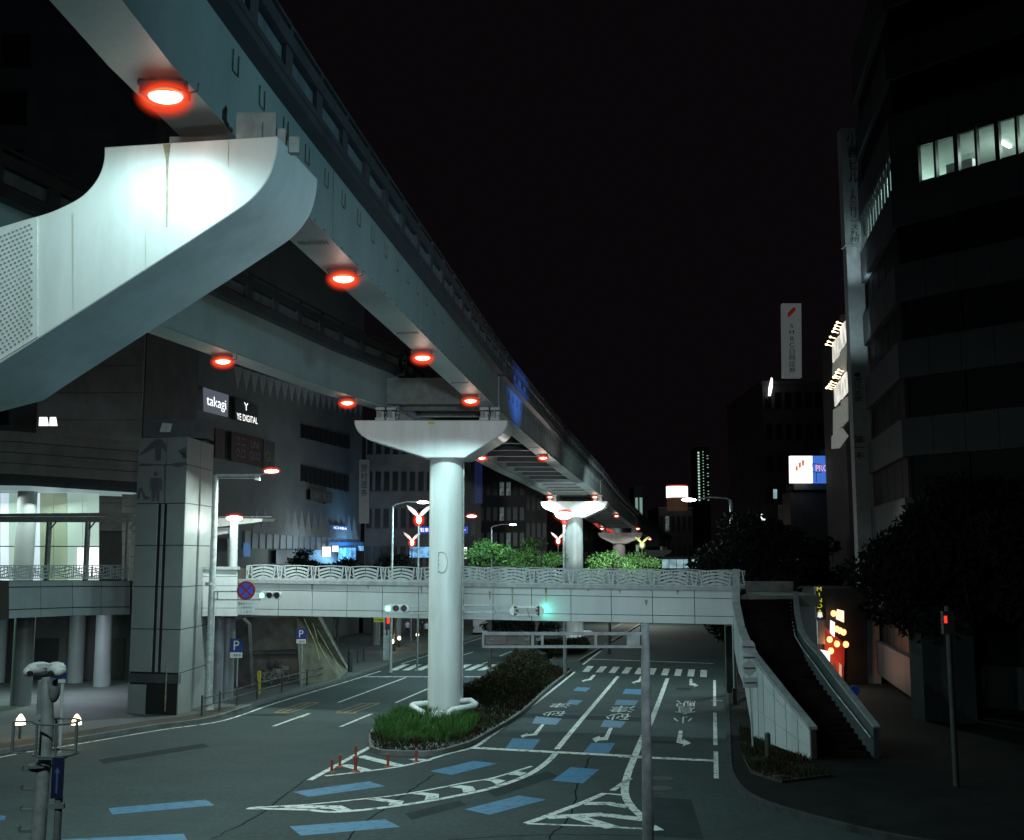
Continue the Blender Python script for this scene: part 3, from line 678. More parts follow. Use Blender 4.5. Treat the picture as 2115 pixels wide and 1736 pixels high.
# painted hatch outline and spots on the first column
hm = MB(); cy0 = P(912, 1162, 49.2)
def oncol(dx, z): return Vector((-3.04 + dx, 50 - math.sqrt(.785 ** 2 - dx * dx) - .004, z))
pp = [(-.28, .42), (-.14, .47), (0, .42), (.1, .2), (.12, 0), (.1, -.2), (0, -.42), (-.14, -.47), (-.28, -.42)]
for a, b in zip(pp, pp[1:]): hm.bar(oncol(a[0] - .0, cy0.z + a[1]), oncol(b[0], cy0.z + b[1]), .012, .02)
for a in (-.4, -.1, .1, .3, .42): hm.box(oncol(-.28, cy0.z + a), (.035, .02, .045))
hm.bar(oncol(-.29, cy0.z - .4), oncol(-.29, cy0.z + .4), .008, .012)
obj('hatch_outline', hm, 'stain', t1)
dp = MB(); dp.tube([(-2.24, 49.9, gz(50)), (-2.24, 49.9, 11.3)], .045, 8); obj('downpipe', dp, 'galv', t1)
tpier(114.0, 6.5, 2.95, 9.95, 12.72, .93, 'second white pier, smaller with distance, left of centre of the far view', .16)
tpier(173.0, 17.0, 13.6, 20.6, 10.75, .95, 'third pier, grey and unlit, beyond the second column', .18)
tpier(250.0, 32.6, 29.4, 36.5, 8.5, .9, 'farthest pier, reddish lit, where the viaduct turns right', .2)
# ---- curved bracket pier at upper left
YB = 15.85
t0 = thing('bracket_pier', 'huge white curved bracket pier arm with a dotted panel at the left edge', 'pier', (-13.5, YB + 1, 0))
def B0(x, y): return P(x, y, YB)
up = [(215, 304), (214, 330), (206, 358), (190, 384), (165, 408), (130, 427), (96, 441), (50, 454), (0, 469), (-60, 486)]
lo0 = [(-60, 790), (0, 750), (120, 673), (250, 590), (380, 507), (470, 448), (510, 420), (538, 392), (558, 360), (569, 325), (573, 300), (574, 281)]
lo = lo0[:5] + catmull(lo0[5:], 5); up = catmull(up[:9], 4) + up[9:]
out = [B0(*p) for p in lo] + [B0(*p) for p in up]
zl = out[0].z; left_lo = Vector((-8.9, YB, zl - .15)); a0 = Vector((-9.6, YB, 9.2)); a1 = Vector((-12.0, YB, 9.15)); col_l = Vector((-12.4, YB, -.3))
full = [Vector((-15.5, YB, -.3)), Vector((-12.6, YB, -.3)), Vector((-12.4, YB, 8.2)), Vector((-11.6, YB, 9.0)), Vector((-9.4, YB, 9.2))] + out + [Vector((-12.0, YB, 12.0)), Vector((-15.5, YB, 12.0))]
f = MB(); dirx = .16
f.prism(full, (.14 * 1.9, 1.9, 0)); o = obj('arm', f, 'pier', t0); o.data.polygons.foreach_set('use_smooth', [len(p.vertices) == 4 for p in o.data.polygons]); o.data.set_sharp_from_angle(angle=math.radians(35))
bv = o.modifiers.new('b', 'BEVEL'); bv.width = .03; bv.segments = 2; bv.limit_method = 'ANGLE'; bv.angle_limit = math.radians(40)
# long tapering rain stain
st = MB(); a = B0(340, 297); st.add([B0(337, 299), B0(353, 298), B0(349, 330), B0(346, 470), B0(344, 470), B0(343, 330)], [(0, 1, 2, 3, 4, 5)][::1])
st.v = [(v[0], v[1] - .012, v[2]) for v in st.v]; obj('rain_stain', st, 'stain', t0)
M['faint'] = mat('faint_streak', (.50, .50, .43), .6, var=.1)
for x, y0, y1, w0 in ((470, 290, 345, 3), (300, 470, 560, 2.5), (150, 440, 640, 3)):
    q = [B0(x, y0), B0(x + w0, y0), B0(x + w0 * .6, y1), B0(x + w0 * .3, y1)]; fs = MB(); fs.add([v - Vector((0, .01, 0)) for v in q], [(0, 1, 2, 3)]); obj('rain_streak', fs, 'faint', t0)
# dotted panel
dm = MB(); pan = MB()
c4 = [B0(0, 487), B0(76, 456), B0(76, 688), B0(0, 742)]
pan.prism([B0(-40, 500), B0(78, 452), B0(78, 697), B0(-40, 770)], (0, -.025, 0)); 
for r in range(26):
    for c in range(9):
        u = (c + (.5 if r % 2 else 0)) / 9; x = -5 + u * 76; y0_ = 490 - u * 31; y1_ = 742 - u * 50; y = y0_ + (y1_ - y0_) * (r + .5) / 26
        p = B0(x, y); p.y -= .028; dm.cyl(p, p - Vector((0, .006, 0)), .019, seg=8)
M['dot'] = mat('panel_dot', (0.20, 0.23, 0.23), 0.6); obj2('dotted_panel', [(pan, 'pier'), (dm, 'dot')], t0)
# seat and bearing box on top of the bracket
bx_ = MB(); bx_.box((-5.0, YB + 1.0, 13.42), (.9, .7, .42)); bx_.box((-4.75, YB + .9, 13.35), (1.3, 1.1, .1)); obj('bearing', bx_, 'steel', t0)
b2 = MB(); b2.box((-4.02, YB + .45, 13.62), (.62, .08, .62)); b2.box((-3.98, YB + .4, 13.62), (.12, .06, .3)); b2.box((-3.62, YB + .5, 13.48), (.12, .12, .4)); b2.box((-3.42, YB + .5, 13.42), (.16, .12, .26)); obj('cable_box', b2, 'steel', t0)
b3 = MB(); b3.box((-5.7, YB + 1.3, 13.35), (1.6, .5, .36)); obj('end_plate', b3, 'flange', t0)

# ---- lamps under the girders
def lamp_proto():
    t = thing('girder_lamp', 'x', 'lamp', (0, 0, 0), 'lamps under the viaduct girders')
    h = MB(); h.box((0, 0, .06), (.62, .34, .1)); h.box((0, 0, .13), (.5, .26, .06)); obj('housing', h, 'darksteel', t, True)
    b = MB(); b.box((-.05, .0, .2), (.7, .08, .05)); b.tube([(.33, 0, .05), (.45, 0, .08), (.47, 0, .2)], .014, 6); b.bar((-.36, 0, .05), (-.36, 0, .22), .03, .03); b.bar((.3, 0, .05), (.3, 0, .22), .03, .03); obj('bracket', b, 'darksteel', t, True)
    l = MB(); l.ell((0, 0, .01), (.25, .17, .10), 20, 6, -1, 0.2); obj('lens', l, 'lampwhite', t, True)
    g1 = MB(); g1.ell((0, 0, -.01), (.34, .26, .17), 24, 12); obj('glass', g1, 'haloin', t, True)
    g2 = MB(); g2.ell((0, 0, -.02), (.46, .38, .31), 32, 16); obj('glass', g2, 'halo', t, True)  # two emissive shells imitate the halo round the lens
    return t
lp = lamp_proto()
LAMPS = [(-4.96, 14.76, 'largest glowing lamp, at upper left above the white bracket', 1), (-3.99, 24.97, 'second glowing lamp down the right girder, beyond the bracket', 1), (-2.96, 35.23, 'third lamp down the right girder', 1), (-1.75, 45.22, 'lamp under the right girder just before the nearest crosshead', 1),
         (-9.75, 35.9, 'lamp hung at the left girder above the small white lit shop sign', 1), (-7.05, 45.8, 'lamp under the left girder just left of the nearest crosshead', 1),
         (2.04, 70.4, 'lamp under the right girder halfway to the second pier', 1), (-1.98, 70.4, 'lamp under the left girder just right of the nearest crosshead', 1), (8.6, 112.2, 'right hand lamp above the second crosshead', 1), (3.95, 112.2, 'left hand lamp above the second crosshead', 1),
         (13.6, 141, 'lamp under the girder right of the second crosshead', 1), (14.0, 169, 'left lamp above the third pier', 1), (19.6, 169, 'right lamp above the third pier', 1), (26, 205, 'farthest small girder lamp beyond the third pier', 1)]
first = True
for x, y, lab, _ in LAMPS:
    z = zb(y) - .27
    if first: lp.location = (x, y, z); lp['label'] = lab; first = False
    else: dup(lp, (x, y, z), 0, lab)
    if y < 120:
        spot((x, y, z - .30), (x - 1.5, y, 0), {14.76: 400}.get(y, 2050 if y < 60 else (4600 if y < 100 else 1500)), 178 if y < 20 else 152, .7 if y < 20 else 0.35, .22, LC)
    else: spot((x, y, z - .3), (x - 1, y, 0), 350, 150, .3, .3, (1, .9, .8))
    # spill of the open lamp on the girder, red tint added for its halo
    point((x, y, z - .42), 15 if y < 60 else 22, .2, (1.0, .62, .48))
# pipe guard round the first column
def pguard(cx, cy, lab, sc=1.0):
    z = gz(cy) + .14; t = thing('pipe_guard', lab, 'guard rail', (cx, cy, z)); r = .12 * sc
    a = MB(); a.tube([(cx - .75 * sc, cy - .35 * sc, z + .75), (cx - 1.35 * sc, cy - .6 * sc, z + .72), (cx - 1.42 * sc, cy - .72 * sc, z + .7), (cx - .85 * sc, cy - 1.45 * sc, z + .5), (cx - .8 * sc, cy - 1.5 * sc, z + .38), (cx - .8 * sc, cy - 1.5 * sc, z)], r, 14); obj('bent_pipe', a, 'pier', t)
    b = MB(); b.tube([(cx + .7 * sc, cy - .1, z + .82), (cx + 1.2 * sc, cy - .2, z + .85), (cx + 1.45 * sc, cy - .75 * sc, z + .75), (cx + 1.42 * sc, cy - .85 * sc, z + .72), (cx + .45 * sc, cy - 1.45 * sc, z + .62), (cx + .32 * sc, cy - 1.52 * sc, z + .55), (cx + .25 * sc, cy - 1.55 * sc, z + .3), (cx + .25 * sc, cy - 1.55 * sc, z)], r, 14); obj('bent_pipe', b, 'pier', t)
    c = MB(); c.cyl((cx - .3 * sc, cy - 1.25 * sc, z), (cx - .3 * sc, cy - 1.25 * sc, z + .52), .34 * sc, seg=24); obj('drum', c, 'pier', t)
    return t
pguard(-3.04, 49.9, 'white bent pipe guard round the foot of the nearest column')
pguard(6.5, 113.5, 'white bent pipe guard round the foot of the second column', 1.2)

# ================================================================ FOOTBRIDGE
BL0 = Vector((-15.2, 55.6, 0)); BR0 = Vector((9.85, 47.8, 0)); BD = (BR0 - BL0).normalized(); BN = Vector((-BD.y, BD.x, 0))  # BN points away from the camera
blen = (BR0 - BL0).length
def bz(s, row):     # heights along the bridge at parameter s
    l, r = {'rail': (6.65, 6.42), 'railbot': (5.93, 5.72), 'coping': (5.62, 5.40), 'j1': (5.22, 4.98), 'j2': (4.10, 3.93), 'bot': (3.98 - .32, 3.98 - .1 - .16)}[row]
    return l + (r - l) * s
# exact heights from the picture
def hz(px, yl): p = W(px, yl, BL0, BD); return p.z
for_rows = {'rail': (hz(500, 1166), hz(1505, 1181)), 'railbot': (hz(500, 1196), hz(1490, 1213)), 'coping': (hz(500, 1204), hz(1500, 1221)), 'j1': (hz(500, 1218), hz(1505, 1237)), 'j2': (hz(500, 1258), hz(1510, 1274)), 'bot': (hz(500, 1271), hz(1515, 1291))}
def bz(s, row): l, r = for_rows[row]; return l + (r - l) * s
fb = thing('footbridge', 'white panelled footbridge crossing over the road behind the nearest column', 'footbridge', (BL0 + BR0) / 2)
def BP(s, z, n=0.0): p = BL0 + BD * (blen * s) + BN * n; return Vector((p.x, p.y, z))
NP = 14; wdt = 4.0
body = MB(); back = MB()
for i in range(NP):
    s0, s1 = i / NP, (i + 1) / NP
    for r0, r1 in (('j1', 'coping'), ('j2', 'j1'), ('bot', 'j2')):
        gs = .014 / blen * 1.0; gv = .014
        q = [BP(s0 + gs, bz(s0, r0) + gv), BP(s1 - gs, bz(s1, r0) + gv), BP(s1 - gs, bz(s1, r1) - gv), BP(s0 + gs, bz(s0, r1) - gv)]
        body.prism(q, BN * .05); back.prism([p + BN * wdt for p in q], -BN * .05)
CLAD = body; obj('cladding', back, 'panel', fb)
core = MB(); core.prism([BP(0, bz(0, 'bot') + .02, .045), BP(1, bz(1, 'bot') + .02, .045), BP(1, bz(1, 'coping'), .045), BP(0, bz(0, 'coping'), .045)], BN * (wdt - .09)); obj('deck_girder', core, 'joint', fb)
sf = MB(); sf.quad(BP(0, bz(0, 'bot'), .05), BP(0, bz(0, 'bot'), wdt - .05), BP(1, bz(1, 'bot'), wdt - .05), BP(1, bz(1, 'bot'), .05)); obj('soffit', sf, 'concrete', fb)
cp = MB()
for n0 in (-.06, wdt - .2): cp.prism([BP(0, bz(0, 'coping'), n0), BP(1, bz(1, 'coping'), n0), BP(1, bz(1, 'railbot'), n0), BP(0, bz(0, 'railbot'), n0)], BN * .26)
obj('coping', cp, 'coping', fb)
# downpipes and drip stains on the face
ds = MB()
for x, y0, y1 in ((870, 1209, 1228), (945, 1209, 1236), (1012, 1222, 1240), (1058, 1210, 1250), (1128, 1212, 1245), (1280, 1216, 1226), (1335, 1240, 1252), (1400, 1216, 1228), (1215, 1214, 1222), (760, 1208, 1218), (645, 1207, 1230)):
    a = W(x, y0, BL0, BD); b = W(x + random.uniform(-1, 1), y1, BL0, BD); wd_ = .07
    ds.add([a - BD * wd_ - BN * .006, a + BD * wd_ - BN * .006, b + BD * .015 - BN * .006, b - BD * .015 - BN * .006], [(0, 1, 2, 3)])

obj2('cladding', [(CLAD, 'panel'), (ds, 'stain')], fb)
# pattern railing panels
def railpanel(s0, s1, n, seed):
    mb = MB(); L = (s1 - s0) * blen
    zb0 = bz((s0 + s1) / 2, 'railbot'); zt = bz((s0 + s1) / 2, 'rail'); H = zt - zb0
    def Q(u, v): return BP(s0 + (s1 - s0) * u, zb0 + v * H, n)
    def rib(pts, wd):
        pts = [Q(*p) for p in pts]
        for a, b in zip(pts, pts[1:]): mb.bar(a, b, .02, wd)
    top = [(t, .93 + .07 * math.sin(math.pi * t)) for t in np.linspace(0, 1, 9)]; rib(top, .045); rib([(0, .03), (1, .03)], .05)
    rib([(.0, 0), (.0, .95)], .05)
    rib([(.5, 0), (.5, .55)], .03)
    for s_ in (-1, 1):
        for k in range(4):   # stacked leaf blades sweeping down and outward
            v0 = .20 + .215 * k; wv = .27 + .035 * k
            pts = [(.5 + s_ * t * wv, v0 - .22 * t ** 1.6) for t in np.linspace(0.03, 1, 5)]; rib([p for p in pts if p[1] > .02], .098)
        for k in range(2):   # steep side blades
            pts = [(.5 + s_ * (.355 + .075 * k + .07 * (1 - t) ** 1.5 * (1 if k else -1) * .6), .05 + .85 * t) for t in np.linspace(0, 1, 5)]; rib(pts, .075)
        rib([(.5 + s_ * .49 * math.sin(t * math.pi / 2), .05 + .85 * t ** 2.0) for t in np.linspace(0, 1, 7)], .022)
    return mb
for n in (.05, wdt - .08):
    for i in range(NP): 
        if (n < 1 and i == 0) or (n > 1 and i < 6): continue
        o = obj('railing_panel', railpanel(i / NP, (i + 1) / NP, n, i), 'railing', fb)
# left setback block linking bridge to tower
q = W(419, 1270, BL0, BD)
lb = thing('bridge_landing', 'grey panelled landing block between the square tower and the footbridge', 'landing', (-15.5, 54.4, 4))
la = P(418, 1272, 54.3); lb1 = P(490, 1272, 54.9)
def LP_(x, y, Y): return P(x, y, Y)
mb = MB(); u = Vector((lb1.x - la.x, lb1.y - la.y, 0))
for (x0, x1) in ((418, 437), (438.5, 490)):
    for (y0, y1) in ((1176, 1191), (1192, 1210), (1211, 1256), (1257, 1273)):
        Y0 = 54.3 + (x0 - 418) / 72 * .6; Y1 = 54.3 + (x1 - 418) / 72 * .6
        mb.prism([P(x0, y1, Y0), P(x1, y1, Y1), P(x1, y0, Y1), P(x0, y0, Y0)], (0, .06, 0))
obj('cladding', mb, 'panel', lb)
mb = MB(); mb.prism([P(418, 1272, 54.36), P(490, 1272, 54.96), P(490, 1176, 54.96), P(418, 1176, 54.36)], (0, 5, 0)); obj('core', mb, 'joint', lb)
mb = MB(); mb.prism([P(415, 1177, 54.2), P(492, 1177, 54.8), P(492, 1171, 54.8), P(415, 1171, 54.2)], (0, .4, 0)); obj('coping', mb, 'coping', lb)
# round posts under bridge left
for x0, y0, Y, r, lab in ((1000 / k1 / k2 * 0 + 472, 1405, 58, .35, 'slim round post below the landing near the parking sign'), (452, 1425, 56.5, .28, 'darker round post right of the square tower')):
    b_ = P(x0, 1300, Y); t = thing('bridge_post', lab, 'post', (b_.x, Y, gz(Y)), 'round posts under the bridge landing'); mb = MB(); mb.cyl((b_.x, Y, gz(Y)), (b_.x, Y, 4.2), r, seg=24); mb.cyl((b_.x, Y, gz(Y)), (b_.x, Y, gz(Y) + .2), r + .05, seg=24); obj('shaft', mb, 'paneldim', t)

# ================================================================ ELEVATOR TOWER (left)
ta = G(262, 1480); tb = G(366, 1484); 
TA = Vector((ta.x, ta.y, 0)); TB = Vector((tb.x, tb.y, 0)); TDir = (TB - TA).normalized()
# front face runs A->B, right face runs B->C receding
TCp = G(423, 1463); TC = Vector((TCp.x, TCp.y, 0)); TD = TA + (TC - TB)
ztw = P(300, 905, TA.y).z
tw = thing('elevator_tower', 'square grey tiled tower with two dark slots and a faint lift pictogram', 'tower', (TA + TC) / 2)
mb = MB(); core = [TA, TB, TC, TD]; cen_ = (TA + TC) / 2
ci = [cen_ + (p - cen_) * .975 for p in core]
mb.prism([Vector((p.x, p.y, -.7)) for p in ci], (0, 0, ztw + .5)); obj('core', mb, 'slot', tw)
rows = [ztw]; 
for yl in (1038, 1130, 1285 - 55 + 6, 1320 + 3, 1382): pass
rowy = [905, 962, 1041, 1130 - 3, 1212, 1299, 1388]
rowz = [P(300, y, TA.y).z for y in rowy]
mb = MB(); slots = ((0.455, .51), (0.575, .63))
def face(mb, a, b, z0, z1, u0, u1, gap=.02, th=.05):
    d = (b - a); L = d.length; dd = d / L; nn = Vector((dd.y, -dd.x, 0))
    x0 = a + dd * (L * u0 + gap); x1 = a + dd * (L * u1 - gap)
    mb.prism([Vector((x0.x, x0.y, z0 + gap)), Vector((x1.x, x1.y, z0 + gap)), Vector((x1.x, x1.y, z1 - gap)), Vector((x0.x, x0.y, z1 - gap))], -nn * th)
for i, (z1, z0) in enumerate(zip(rowz, rowz[1:])):
    if i < 2: segs = ((0, .58), (.58, 1))
    else: segs = ((0, slots[0][0]), (slots[0][1], slots[1][0]), (slots[1][1], 1))
    for u0, u1 in segs: face(mb, TA, TB, z0, z1, u0, u1)
    for u0, u1 in ((0, .5), (.5, 1)): face(mb, TB, TC, z0, z1, u0, u1)
    for u0, u1 in ((0, .5), (.5, 1)): face(mb, TD, TA, z0, z1, u0, u1); face(mb, TC, TD, z0, z1, u0, u1)
zg = gz(TA.y) + .1
face(mb, TB, TC, zg, rowz[-1], 0, .5); face(mb, TB, TC, zg, rowz[-1], .5, 1); face(mb, TD, TA, zg, rowz[-1], 0, 1)
face(mb, TA, TB, zg, rowz[-1] - .55, 0, .36)
obj('tile_cladding', mb, 'tile', tw)
mb = MB(); face(mb, TA, TB, zg, rowz[-1] - .55, .38, .98, th=.02); obj('door', mb, 'slot', tw)
mb = MB(); dd = TDir; p = TA + dd * ((TB - TA).length * .76) + Vector((TDir.y, -TDir.x, 0)) * .02; mb.box((p.x, p.y, zg + 1.3), (.06, .03, 2.2), u=TDir); obj('door_edge', mb, 'yellow', tw) if False else obj('door_edge', mb, 'stain', tw)
mb = MB(); face(mb, TA, TB, rowz[-1] - .5, rowz[-1] - .05, 0, 1, th=.2); obj('lintel', mb, 'flange', tw)
# pictogram
def TP(x, y, off=.012): p = W(x, y, TA, (TDir.x, TDir.y)); return p + Vector((TDir.y, -TDir.x, 0)) * off
def R5(x, y): return ((300 + x / 3.8577) / k2, (1050 + y / 3.8577) / k2)
pm = MB()
def ppoly(pts): pm.poly([TP(*R5(*q)) for q in reversed(pts)])
ppoly([(190, 330), (310, 215), (350, 185), (400, 185), (450, 240), (450, 320), (400, 270), (395, 395), (340, 395), (340, 270), (200, 345)])
ppoly([(560, 300), (640, 255), (640, 385), (590, 360), (640, 330)]); ppoly([(500, 420), (640, 405), (630, 440), (560, 460), (505, 445)])
ppoly([(288, 600), (300, 560), (400, 560), (412, 600), (405, 690), (385, 660), (380, 790), (352, 790), (350, 690), (335, 790), (305, 790), (305, 650), (288, 690)])
ppoly([(325, 510), (345, 497), (365, 510), (365, 535), (345, 550), (325, 535)])
ppoly([(165, 760), (175, 670), (215, 650), (245, 730), (290, 745), (290, 770), (230, 770), (205, 690), (185, 770)])
ppoly([(190, 420), (440, 430), (440, 795), (425, 795), (425, 446), (190, 436)])
obj('pictogram', pm, 'pict', tw)
# dark plant room box above the tower
zr = P(300, 868, 54).z; pb = thing('plant_room', 'dark box with a pale hatch on top of the grey square tower', 'plant room', (TA.x + 1.3, TA.y + 1.4, ztw))
mb = MB(); a = P(297, 903, 53.4); b = P(428, 905, 54); mb.prism([a, Vector((b.x, 54, a.z)), Vector((b.x, 54, zr)), Vector((a.x, 53.4, zr))], (0, 1.2, 0)); obj('casing', mb, 'flange', pb)
mb = MB(); q = [P(330, 893, 53.4), P(352, 893, 53.5), P(357, 876, 53.5), P(336, 874, 53.4)]; mb.prism([v - Vector((0, .02, 0)) for v in q], (0, -.03, 0)); obj('hatch', mb, 'steel', pb)

# ================================================================ LEFT DECK with columns, canopy, lit hall
ld = thing('pedestrian_deck', 'pale panelled pedestrian deck on round columns at the left edge', 'deck', (-22, 52, 4.5))
pts_t = [(-60, 1198, 47), (18, 1200, 50.5), (150, 1199, 53), (268, 1200, 54.5)]
pts_b = [(-60, 1290, 47), (18, 1279, 50.5), (150, 1273, 53), (268, 1271, 54.5)]
mb = MB(); cr_ = MB()
for i in range(3):
    for (v0, v1) in ((0, .17), (.17, .76), (.76, 1)):
        for h in range(2 if i else 1):
            hh = 2 if i else 1
            def F(u, v):
                a = pts_t[i]; b = pts_t[i + 1]; c = pts_b[i]; d = pts_b[i + 1]
                x = a[0] + (b[0] - a[0]) * u; yt = a[1] + (b[1] - a[1]) * u; yb = c[1] + (d[1] - c[1]) * u; Y = a[2] + (b[2] - a[2]) * u
                return P(x, yt + (yb - yt) * v, Y)
            u0, u1 = h / hh + .004, (h + 1) / hh - .004
            mb.prism([F(u0, v1 - .015), F(u1, v1 - .015), F(u1, v0 + .015), F(u0, v0 + .015)], (0, .06, 0))
    cr_.prism([F(0, .99) + Vector((0, .07, 0)), F(1, .99) + Vector((0, .07, 0)), F(1, .0) + Vector((0, .07, 0)), F(0, .0) + Vector((0, .07, 0))], (0, .3, 0))
obj('cladding', mb, 'paneldim', ld); obj('edge_beam', cr_, 'joint', ld)
mb = MB(); mb.box((-33, 64.2, 5.0), (34, 16, .5)); obj('slab', mb, 'concrete', ld)
# deck railing
for i in range(3):
    a = pts_t[i]; b = pts_t[i + 1]; n = 3 if i else 2
    for h in range(n):
        u0, u1 = h / n, (h + 1) / n; xa = a[0] + (b[0] - a[0]) * u0; xb = a[0] + (b[0] - a[0]) * u1; Ya = a[2] + (b[2] - a[2]) * u0; Yb = a[2] + (b[2] - a[2]) * u1
        pa0 = P(xa, 1195, Ya); pa1 = P(xa, 1168, Ya); pb0 = P(xb, 1195, Yb); m_ = MB()
        e = pb0 - pa0; H = pa1.z - pa0.z
        def Q(u, v): return pa0 + e * u + Vector((0, 0, v * H))
        for c in ([(0, 1), (1, 1)], [(0, 0), (1, 0)], [(0, 0), (0, 1)]):
            m_.bar(Q(*c[0]), Q(*c[1]), .03, .04)
        for k in range(10):
            u = (k + .5) / 10; m_.bar(Q(u, .05), Q(u + random.uniform(-.06, .06), .95), .02, .03)
        for k in range(4):
            q0 = [Q(.05 + .9 * t, .15 + .22 * k + .1 * math.sin(t * math.pi * 2 + k)) for t in np.linspace(0, 1, 7)]
            for c, d in zip(q0, q0[1:]): m_.bar(c, d, .02, .05)
        obj('railing_panel', m_, 'railing', ld)
# columns
for i, (x0, x1, yb, lab) in enumerate(((22, 62, 1462, 'nearest and brightest round column under the left deck'), (138, 170, 1415, 'dim round column behind and left of the camera pole top'), (193, 226, 1423, 'round column under the deck nearest the square tower'), (98, 125, 1405, 'darkest round column deep under the left deck'), (-14, 8, 1415, 'round column cut by the left picture edge'))):
    g0 = G((x0 + x1) / 2, yb); r = (x1 - x0) / 2 / FPX * g0.y; t = thing('deck_column', lab, 'column', g0, 'round columns under the deck'); mb = MB(); mb.cyl((g0.x, g0.y, g0.z), (g0.x, g0.y, 4.9), r, seg=28); mb.cyl((g0.x, g0.y, g0.z), (g0.x, g0.y, g0.z + .12), r * 1.15, seg=28); obj('shaft', mb, 'tile', t)
# dark back wall under the deck
ub = thing('station_wall', 'dark recessed wall under the left deck', 'wall', (-32, 69, 0)); mb = MB(); mb.box((-36, 69.5, 1.7), (34, .4, 6.5)); obj('wall', mb, 'darkwall', ub)
for k in range(3):
    mb = MB(); mb.box((-29.5 + 4.2 * k, 69.27, .6), (1.9, .06, 2.6)); obj('door', mb, 'slot', ub)
# lit station hall above deck
YH = 64.0
hall = thing('station_building', 'brown stone station building with a bright glass hall on the left', 'building', (-30, YH, 5))
def HP(x, y, Y=YH): return P(x, y, Y)
# canopy soffit, the downlight on it put into a glowing board
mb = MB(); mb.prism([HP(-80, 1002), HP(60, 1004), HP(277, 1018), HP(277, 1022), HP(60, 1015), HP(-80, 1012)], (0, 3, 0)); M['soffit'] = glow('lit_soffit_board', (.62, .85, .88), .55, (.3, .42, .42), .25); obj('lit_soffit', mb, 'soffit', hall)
# upper stone band
mb = MB(); nb = 5
for k in range(nb):
    v0, v1 = k / nb, (k + 1) / nb
    def yy(x, v):
        top = 888 + max(0, x) * .085; bot = 1000 + max(0, x) * .06; return top + (bot - top) * v
    if k == nb - 1: continue
    pts = [HP(x, yy(x, v0) + .7) for x in (-80, 20, 90, 160, 225, 292)] + [HP(x, yy(x, v1) - .7) for x in (292, 225, 160, 90, 20, -80)]
    mb.prism(pts, (0, .3, 0))
obj('stone_band', mb, 'brownstone', hall)
mb = MB(); mb.prism([HP(-80, 890, YH + .3), HP(292, 914, YH + .3), HP(292, 1020, YH + .3), HP(-80, 1004, YH + .3)], (0, .5, 0)); obj('band_backing', mb, 'flange', hall)
# stone side wall right of glazed hall, with grooves
mb = MB()
for k in range(7):
    y0 = 1020 + 26 * k; mb.prism([HP(252, y0 + .6), HP(345, y0 + .9), HP(345, y0 + 25.7), HP(252, y0 + 25.4)], (0, .4, 0))
obj('grooved_wall', mb, 'brownstone', hall)
M['hallglass'] = glow('lit_hall_glass', (0.58, 0.74, 0.66), 0.62, (0.36, 0.52, 0.45), .35)
M['hallglass2'] = glow('lit_hall_green', (0.40, 0.52, 0.38), 0.45, (0.25, 0.34, 0.22), .5)
M['hallglass3'] = glow('lit_hall_white', (0.80, 0.92, 1.0), 0.8, (0.6, 0.75, 0.85), .4)
for (x0, x1, mm) in ((-80, 0, 'hallglass'), (1, 18, 'hallglass3'), (19, 52, 'hallglass'), (53, 66, 'hallglass'), (67, 82, 'hallglass3'), (83, 110, 'hallglass2'), (111, 138, 'hallglass2'), (139, 170, 'hallglass'), (171, 204, 'hallglass')):
    for (y0, y1) in ((1019, 1064), (1066, 1128), (1130, 1200)):
        mb = MB(); mb.prism([HP(x0, y1, YH + .8), HP(x1, y1, YH + .8), HP(x1, y0, YH + .8), HP(x0, y0, YH + .8)], (0, .05, 0)); obj('glass_pane', mb, mm, hall)
for x0, x1, y0, y1 in ((160, 172, 1132, 1185), (183, 203, 1132, 1190)):
    mb = MB(); mb.prism([HP(x0, y1, YH + .7), HP(x1, y1, YH + .7), HP(x1, y0, YH + .7), HP(x0, y0, YH + .7)], (0, .04, 0)); obj('lit_door', mb, 'signlit', hall)
mb = MB(); p0 = HP(60, 1040, YH + .55); mb.cyl((p0.x, YH + .3, 5), (p0.x, YH + .3, P(0, 1015, YH).z), .55, seg=24); obj('hall_column', mb, 'panel', hall)
area(HP(90, 1025, YH - 1.2), HP(90, 1180, YH - 2.0), 260, 3, (.8, 1, .9)); area(HP(-40, 1025, YH - 1.2), HP(-40, 1180, YH - 2.0), 260, 3, (.8, 1, .9))
area((-24, 60, 4.4), (-24, 60, 0), 620, 1.0, (.75, .85, 1)); area((-29, 57, 4.4), (-29, 57, 0), 420, 1.0, (.5, 1, .75))
# canopy over deck with posts
can = thing('deck_canopy', 'flat canopy roof with steel posts over the left deck', 'canopy', (-26, 57, 5.5))
mb = MB(); mb.prism([P(-60, 1067, 57), P(275, 1067, 57), P(278, 1062, 57), P(275, 1059, 57), P(-60, 1062, 57)], (0, 3.5, .1)); mb.prism([P(-60, 1079, 57.2), P(262, 1079, 57.2), P(275, 1068, 57.2), P(-60, 1068, 57.2)], (0, .3, 0)); obj('roof', mb, 'galv', can)
for x in (102, 182, 266):
    mb = MB(); a = P(x, 1078, 57.3); mb.cyl((a.x, 57.3, 5.2), (a.x, 57.3, a.z), .14, seg=16); mb.tube([(a.x, 57.3, a.z - .5), (a.x + .5, 57.0, a.z)], .04); obj('post', mb, 'galv', can)
can2 = thing('deck_canopy', 'pale wing shaped canopy right of the square tower', 'canopy', (-15.6, 58, 5.5))
mb = MB(); mb.prism([P(425, 1092, 58), P(540, 1078, 58), P(543, 1072, 58), P(425, 1070, 58)], (0, 3.0, .1)); obj('roof', mb, 'pier', can2)
mb = MB(); mb.prism([P(425, 1110, 58.6), P(470, 1102, 58.6), P(470, 1090, 58.6), P(425, 1092, 58.6)], (0, 2.0, .1)); obj('soffit', mb, 'pier', can2)
